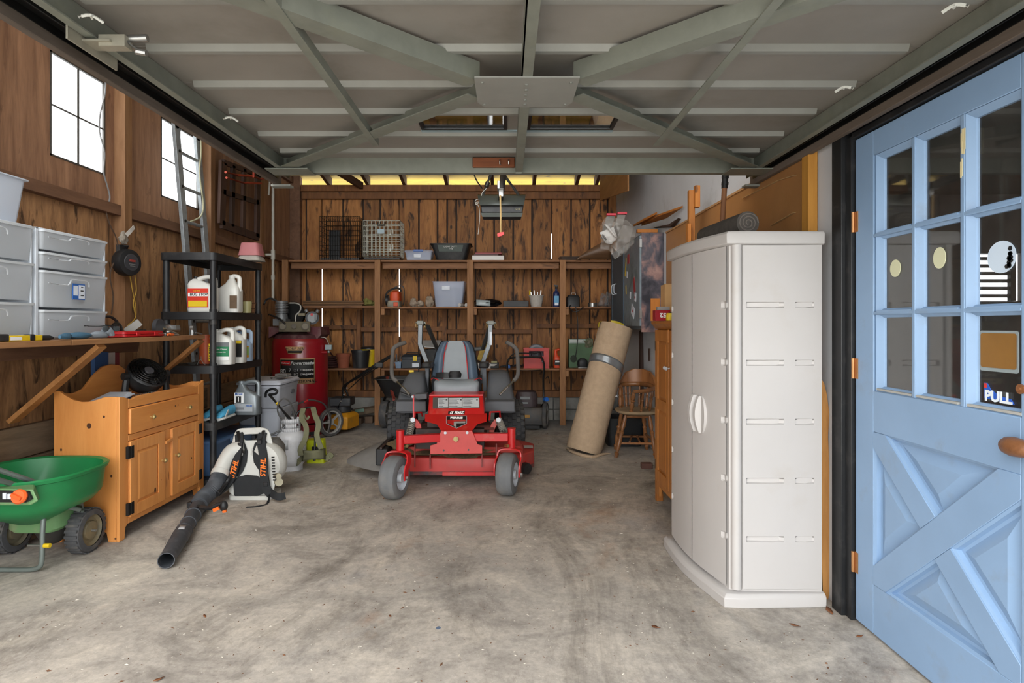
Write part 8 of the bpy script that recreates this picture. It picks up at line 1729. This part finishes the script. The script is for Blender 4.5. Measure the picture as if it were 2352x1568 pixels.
single('cupboard_batten', MB().bx(1.30, 1.50, 6.02, 6.08, 2.228, 2.262), W24, 'short batten under the boards on the wall cupboard', 'board', bevel=.002)
FOM = mat('foam_white', 'a8a49e', .7)
for k, (x0_, x1_) in enumerate(((1391, 1413), (1416, 1437))):
    T = Thing('gutter_length', ('left of two grey plastic lengths with red caps on the wall cupboard', 'right of two grey plastic lengths with red caps on the wall cupboard')[k], 'plastic length', (1.0, 6.0, 2.24))
    Yg = 5.9; dx = -6
    T.part('length', MB().loft([[P(x0_ + 3, 496 - k * 3, Yg), P(x1_, 496 - k * 3, Yg), P(x1_ - 6, 516, Yg + .1), P(x0_ - 4, 516, Yg + .1)], [p + Vector((.12, 1.0, .0)) for p in (P(x0_ + 3, 496 - k * 3, Yg), P(x1_, 496 - k * 3, Yg), P(x1_ - 6, 516, Yg + .1), P(x0_ - 4, 516, Yg + .1))]]), FOM, bevel=.004)
    T.part('cap', MB().box(P((x0_ + x1_) / 2 + 2, 493 - k * 3, Yg), (.092, .05, .022)), mat('cap_red', 'c23244', .5), bevel=.004)
T = Thing('plastic_bag', 'clear plastic bag with printed label hanging at the wall cupboard corner', 'bag', (1.1, 5.9, 2.0))
BF = glass('bag_film2', 'b4b0aa', .28, .12, True, .8)
def crum(u, v, pts0, pts1, Y, sd, amp=.05):
    a = len(pts0) - 1; i = min(int(u * a), a - 1); t = u * a - i; p = Vector(pts0[i]).lerp(Vector(pts0[i + 1]), t); q = Vector(pts1[i]).lerp(Vector(pts1[i + 1]), t); r_ = p.lerp(q, v)
    return P(r_.x, r_.y, Y + amp * mnoise.noise(Vector((u * 5, v * 5, sd))))
T.part('film', MB().grid(lambda u, v: crum(u, v, [(1385, 510), (1400, 505), (1425, 515), (1455, 522)], [(1379, 570), (1400, 575), (1412, 595), (1440, 580)], 5.85, 3.1), 18, 12), BF)
T.part('film', MB().grid(lambda u, v: crum(u, v, [(1378, 520), (1390, 498), (1410, 500), (1440, 505), (1460, 525)], [(1380, 555), (1398, 560), (1418, 578), (1430, 583), (1456, 562)], 5.80, 9.4, .09), 18, 12), BF)
tg = T.part('label', MB().grid(lambda u, v: crum(u, v, [(1377, 534), (1409, 521), (1418, 545)], [(1391, 558), (1404, 561), (1417, 548)], 5.74, 1.0, .02), 6, 4), mat('bag_label', 'b9b6b2', .6), solid=.002)
T.part('label_flap', MB().grid(lambda u, v: crum(u, v, [(1388, 515), (1396, 516)], [(1411, 543), (1418, 544)], 5.70, 1.0, .01), 2, 4), mat('bag_label', 'b9b6b2', .6), tg, solid=.002)
bc = MB()
for k in range(7): bc.bar(P(1382 + k * 1.3, 540 + k * 1.8, 5.70), P(1386 + k * 1.3, 538 + k * 1.8, 5.70), .004, .006)
T.part('barcode', bc, BPRINT, tg)
# ---- carpet roll
CAR = mat('carpet_backing', 'b39b80', .95, var=.08, scale=22, dirt='8a7358', dfac=.15, dscale=3, bump=.6)
T = Thing('carpet_roll', 'thick tan carpet roll leaning right, bound with silver tape', 'carpet roll', (.82, 6.25, 0))
b0 = Vector((.80, 6.27, .02)); t0 = Vector((1.165, 6.45, 1.30)); dr_ = (t0 - b0); X_, Y_, Z_ = frame_of(dr_); rr0 = .178
rings = []
for i in range(17):
    u = i / 16; c = b0 + dr_ * u; r = rr0 * (1 + .06 * math.exp(-u * 9) - (.05 if u == 0 else 0)); rg = []
    for j in range(32):
        a = 2 * math.pi * j / 32; o = X_ * math.cos(a) + Y_ * math.sin(a); p = c + o * r * (1 + .012 * mnoise.noise(Vector((math.cos(a) * 2, math.sin(a) * 2, u * 5)))); p.z = max(p.z, .004 + .012 * abs(mnoise.noise(Vector((a * 2, u * 9, 3))))); rg.append(p)
    rings.append(rg)
T.part('roll', MB().loft(rings), CAR, ang=60)
tp = []
for u0 in (.650, .665, .695, .712):
    tp.append([b0 + dr_ * (u0 + .035 * math.sin(2 * math.pi * j / 36 + 2.6)) + (X_ * math.cos(2 * math.pi * j / 36) + Y_ * math.sin(2 * math.pi * j / 36)) * (rr0 + .0045) for j in range(36)])
T.part('tape', MB().loft(tp, False), mat('duct_tape', '8d9194', .3, .6, var=.2, scale=5), solid=.003, label='silver duct tape band')
YC = mat('yellow_film', 'b8a428', .5)
T.part('yellow_lining', MB().strap([t0 + X_ * -.0 + Y_ * .15 + Z_ * .004, t0 - Y_ * .05 + X_ * .05 + Z_ * .015, t0 + X_ * .13 + Z_ * .01, t0 + X_ * .19 + Z_ * -.02 - Y_ * .05, t0 + X_ * .185 - Z_ * .07 - Y_ * .06], .05, .004, Y_), YC)
T.part('yellow_lining', MB().strap([t0 - X_ * .05 - Y_ * .12 + Z_ * .01, t0 + X_ * .03 - Y_ * .15 + Z_ * .012, t0 + X_ * .09 - Y_ * .15 + Z_ * .004], .03, .004, Z_), YC)
T.part('frayed_hem', MB().tube([FL(1303, 1036) + Vector((0, -.02, .03)), FL(1325, 1044) + Vector((0, -.02, .015)), FL(1360, 1052) + Vector((0, 0, .012)), FL(1385, 1046) + Vector((0, 0, .015)), FL(1402, 1043) + Vector((0, 0, .01))], [.014, .018, .016, .014, .004], 8, 3), CAR)
# ---- windsor chair
CHW = wood('chair_wood', '96643c', '6c4426', '46291a', 2, 1.2, .35, dk=.15)
T = Thing('captains_chair', 'worn wooden captain chair with turned spindles behind the carpet roll', 'chair', (1.30, 6.25, 0))
ccx, ccy = 1.335, 6.22; SZ_ = .455
T.part('seat', MB().loft([rr(ccx, ccy, .36, .40, .14, SZ_ - .035, 5), rr(ccx, ccy, .42, .45, .17, SZ_ - .02, 5), rr(ccx, ccy, .42, .45, .17, SZ_, 5), rr(ccx, ccy, .37, .39, .15, SZ_ + .003, 5), rr(ccx + .02, ccy, .2, .2, .09, SZ_ - .008, 5)]), mat('dusty_seat', '8a7458', .8, var=.12, dirt='a08f74', dfac=.3))
def turned(p0, p1, r, n=12):
    p0 = Vector(p0); p1 = Vector(p1); L = (p1 - p0).length; pr = [(.75, 0), (.8, .05), (1.2, .10), (.7, .13), (1.05, .22), (1.15, .35), (.8, .52), (1.25, .58), (.7, .62), (1.1, .72), (.9, .9), (.7, 1)]
    return MB().lathe([(a * r, b * L) for a, b in pr], p0, n, (p1 - p0))
foot = [(1.09, 6.05), (1.48, 6.02), (1.16, 6.46), (1.49, 6.44)]; topl = [(1.20, 6.09), (1.43, 6.08), (1.21, 6.36), (1.43, 6.36)]
for a, b in zip(foot, topl): T.part('leg', turned((a[0], a[1], 0), (b[0], b[1], SZ_ - .03), .021), CHW)
lp = lambda i, z: Vector((foot[i][0] + (topl[i][0] - foot[i][0]) * z / .43, foot[i][1] + (topl[i][1] - foot[i][1]) * z / .43, z))
for i, j, z in ((0, 1, .14), (2, 3, .14), (0, 2, .17), (1, 3, .17), (0, 1, .40)): T.part('stretcher', MB().cyl(lp(i, z), lp(j, z), .012, n=10), CHW)
T.part('stretcher', MB().cyl(lp(0, .15).lerp(lp(1, .15), .3), lp(2, .15).lerp(lp(3, .15), .5), .010, n=8).cyl(lp(0, .15).lerp(lp(1, .15), .6), lp(2, .15).lerp(lp(3, .15), .7), .010, n=8), CHW)
# curved arm rail around the back (chair faces left/forward), crest on the right
rail = [(1.20, 6.40, .66), (1.215, 6.46, .675), (1.29, 6.50, .685), (1.42, 6.47, .69), (1.48, 6.36, .69), (1.49, 6.22, .685), (1.47, 6.08, .68), (1.40, 6.0, .67), (1.25, 5.98, .66)]
T.part('arm_rail', MB().strap(rail, .05, .024, (0, 0, 1) if 0 else (0, .4, 0.05), 4) if 0 else MB().tube(rail, [.018, .022, .024, .026, .026, .026, .024, .022, .018], 10, 4), CHW)
T.part('crest', MB().loft([[Vector((x, y, z)) for z in (.69, .69 + h)] + [Vector((x + .02, y - .01, z)) for z in (.69 + h, .69)] for x, y, h in ((1.22, 6.50, .03), (1.27, 6.51, .12), (1.36, 6.50, .16), (1.44, 6.46, .16), (1.49, 6.36, .14), (1.50, 6.25, .10), (1.505, 6.15, .03))]), CHW, bevel=.006)
bs = [(1.23, 6.41), (1.27, 6.42), (1.31, 6.43), (1.40, 6.40), (1.45, 6.31), (1.46, 6.21), (1.44, 6.11)]; ts = [(1.23, 6.47), (1.275, 6.49), (1.32, 6.50), (1.42, 6.47), (1.48, 6.35), (1.49, 6.22), (1.47, 6.08)]
for a, b in zip(bs, ts): T.part('spindle', turned((a[0], a[1], SZ_ - .01), (b[0], b[1], .67), .0125, 8), CHW)
T.part('arm_post', turned((1.24, 6.04, SZ_ - .01), (1.255, 5.985, .655), .02), CHW); T.part('spindle', turned((1.34, 6.05, SZ_ - .01), (1.35, 5.985, .66), .0125, 8), CHW)
T.part('arm_post', turned((1.19, 6.34, SZ_ - .01), (1.20, 6.40, .65), .018), CHW)
T = Thing('black_bin', 'open black tote on the floor under the wooden chair', 'bin', (1.3, 6.3, 0))
T.part('tote', tubmesh(1.29, 6.75, .36, .34, .42, .38, 0.001, .30, .05, .006, .01), BLK)
single('brick_scrap', MB().loft([rr(P(1485, 0, 5.6).x, 5.6, .10, .08, .01, 0.001, 1), rr(P(1485, 0, 5.6).x, 5.6, .10, .08, .01, .05, 1)]), mat('brick', '5d3f36', .9, var=.2), 'broken red-brown brick on the floor beside the pine cupboard', 'brick', bevel=.004)
single('timber_leaning', MB().bar((1.52, 6.85, .0), (1.545, 6.95, 1.25), .035, .08, (0, 1, 0)), DKW, 'dark board standing against the white wall behind the chair', 'board')
single('wall_cleat', MB().bx(1.535, 1.554, 6.55, 6.59, .93, 1.06), DKW, 'small brown cleat on the white wall under the cupboard', 'board')
# ---- leaves and grit on the floor
LF = mat('dry_leaf', '7a4a2a', .8, var=.35, scale=20)
def leaf(p, s_, a): 
    q = [Vector((s_ * x, s_ * y, z * s_)) for x, y, z in ((-1, 0, .1), (-.4, .38, .25), (.3, .34, .12), (1, 0, .3), (.3, -.36, .2), (-.4, -.34, .05))]
    m = Matrix.Rotation(a, 3, 'Z'); c = Vector((0, 0, .12 * s_)); q = [m @ v + Vector(p) for v in q]
    return MB().add(q + [Vector(p) + c], [(i, (i + 1) % 6, 6) for i in range(6)])
for (px, py, s_, lab) in ((1905, 1405, .035, 'brown leaf at the foot of the splintered board'), (1507, 1442, .022, 'orange-brown leaf on the floor left of the white cabinet base'), (1826, 1438, .024, 'olive leaf on the floor before the white cabinet'), (1975, 1462, .018, 'small brown leaf by the bottom of the blue door'), (365, 1562, .022, 'rust leaf at the bottom left edge of the floor'), (896, 1416, .014, 'small rust leaf left of the floor centre'), (470, 1416, .016, 'dark crumb-like leaf before the blower nozzle')):
    single('dry_leaf', leaf(FL(px, py) + Vector((0, 0, .002)), s_, px * .7), LF, lab, 'leaf', solid=.001)
gm = MB(); gl = MB(); rg_ = random.Random(5)
for k in range(2600):
    Y = 1.9 + 5.5 * rg_.random() ** 1.3; x = rg_.uniform(-2.2, 1.4); s_ = rg_.uniform(.0012, .0034) * (1 + (rg_.random() < .06) * 1.2); a = rg_.random() * 6; b = gl if k % 2 else gm
    c = Vector((x, Y, .0012)); u = Vector((math.cos(a), math.sin(a), 0)) * s_ * rg_.uniform(1, 3.0); v = Vector((-math.sin(a), math.cos(a), 0)) * s_
    b.add([c - u, c - v * .6, c + u, c + v, c + Vector((0, 0, s_ * .7))], [(0, 1, 4), (1, 2, 4), (2, 3, 4), (3, 0, 4)])
single('floor_grit', gm, mat('grit_dark', '6a4a34', .9, var=.3), 'brown leaf crumbs scattered over the concrete floor', 'debris', kind='stuff')
single('wood_chips', gl, mat('grit_light', 'c4bcae', .9, var=.2), 'pale chips and paint flecks scattered over the concrete floor', 'debris', kind='stuff')
single('paint_spot', MB().prism([(FL(1007, 1442).x + .010 * math.cos(t), FL(1007, 1442).y + .014 * math.sin(t)) for t in [i * math.pi / 6 for i in range(12)]], .0004, .0012, 'XY'), mat('spot_blue', '5f6f86', .7), 'small blue-grey paint spot on the floor', 'paint spot')
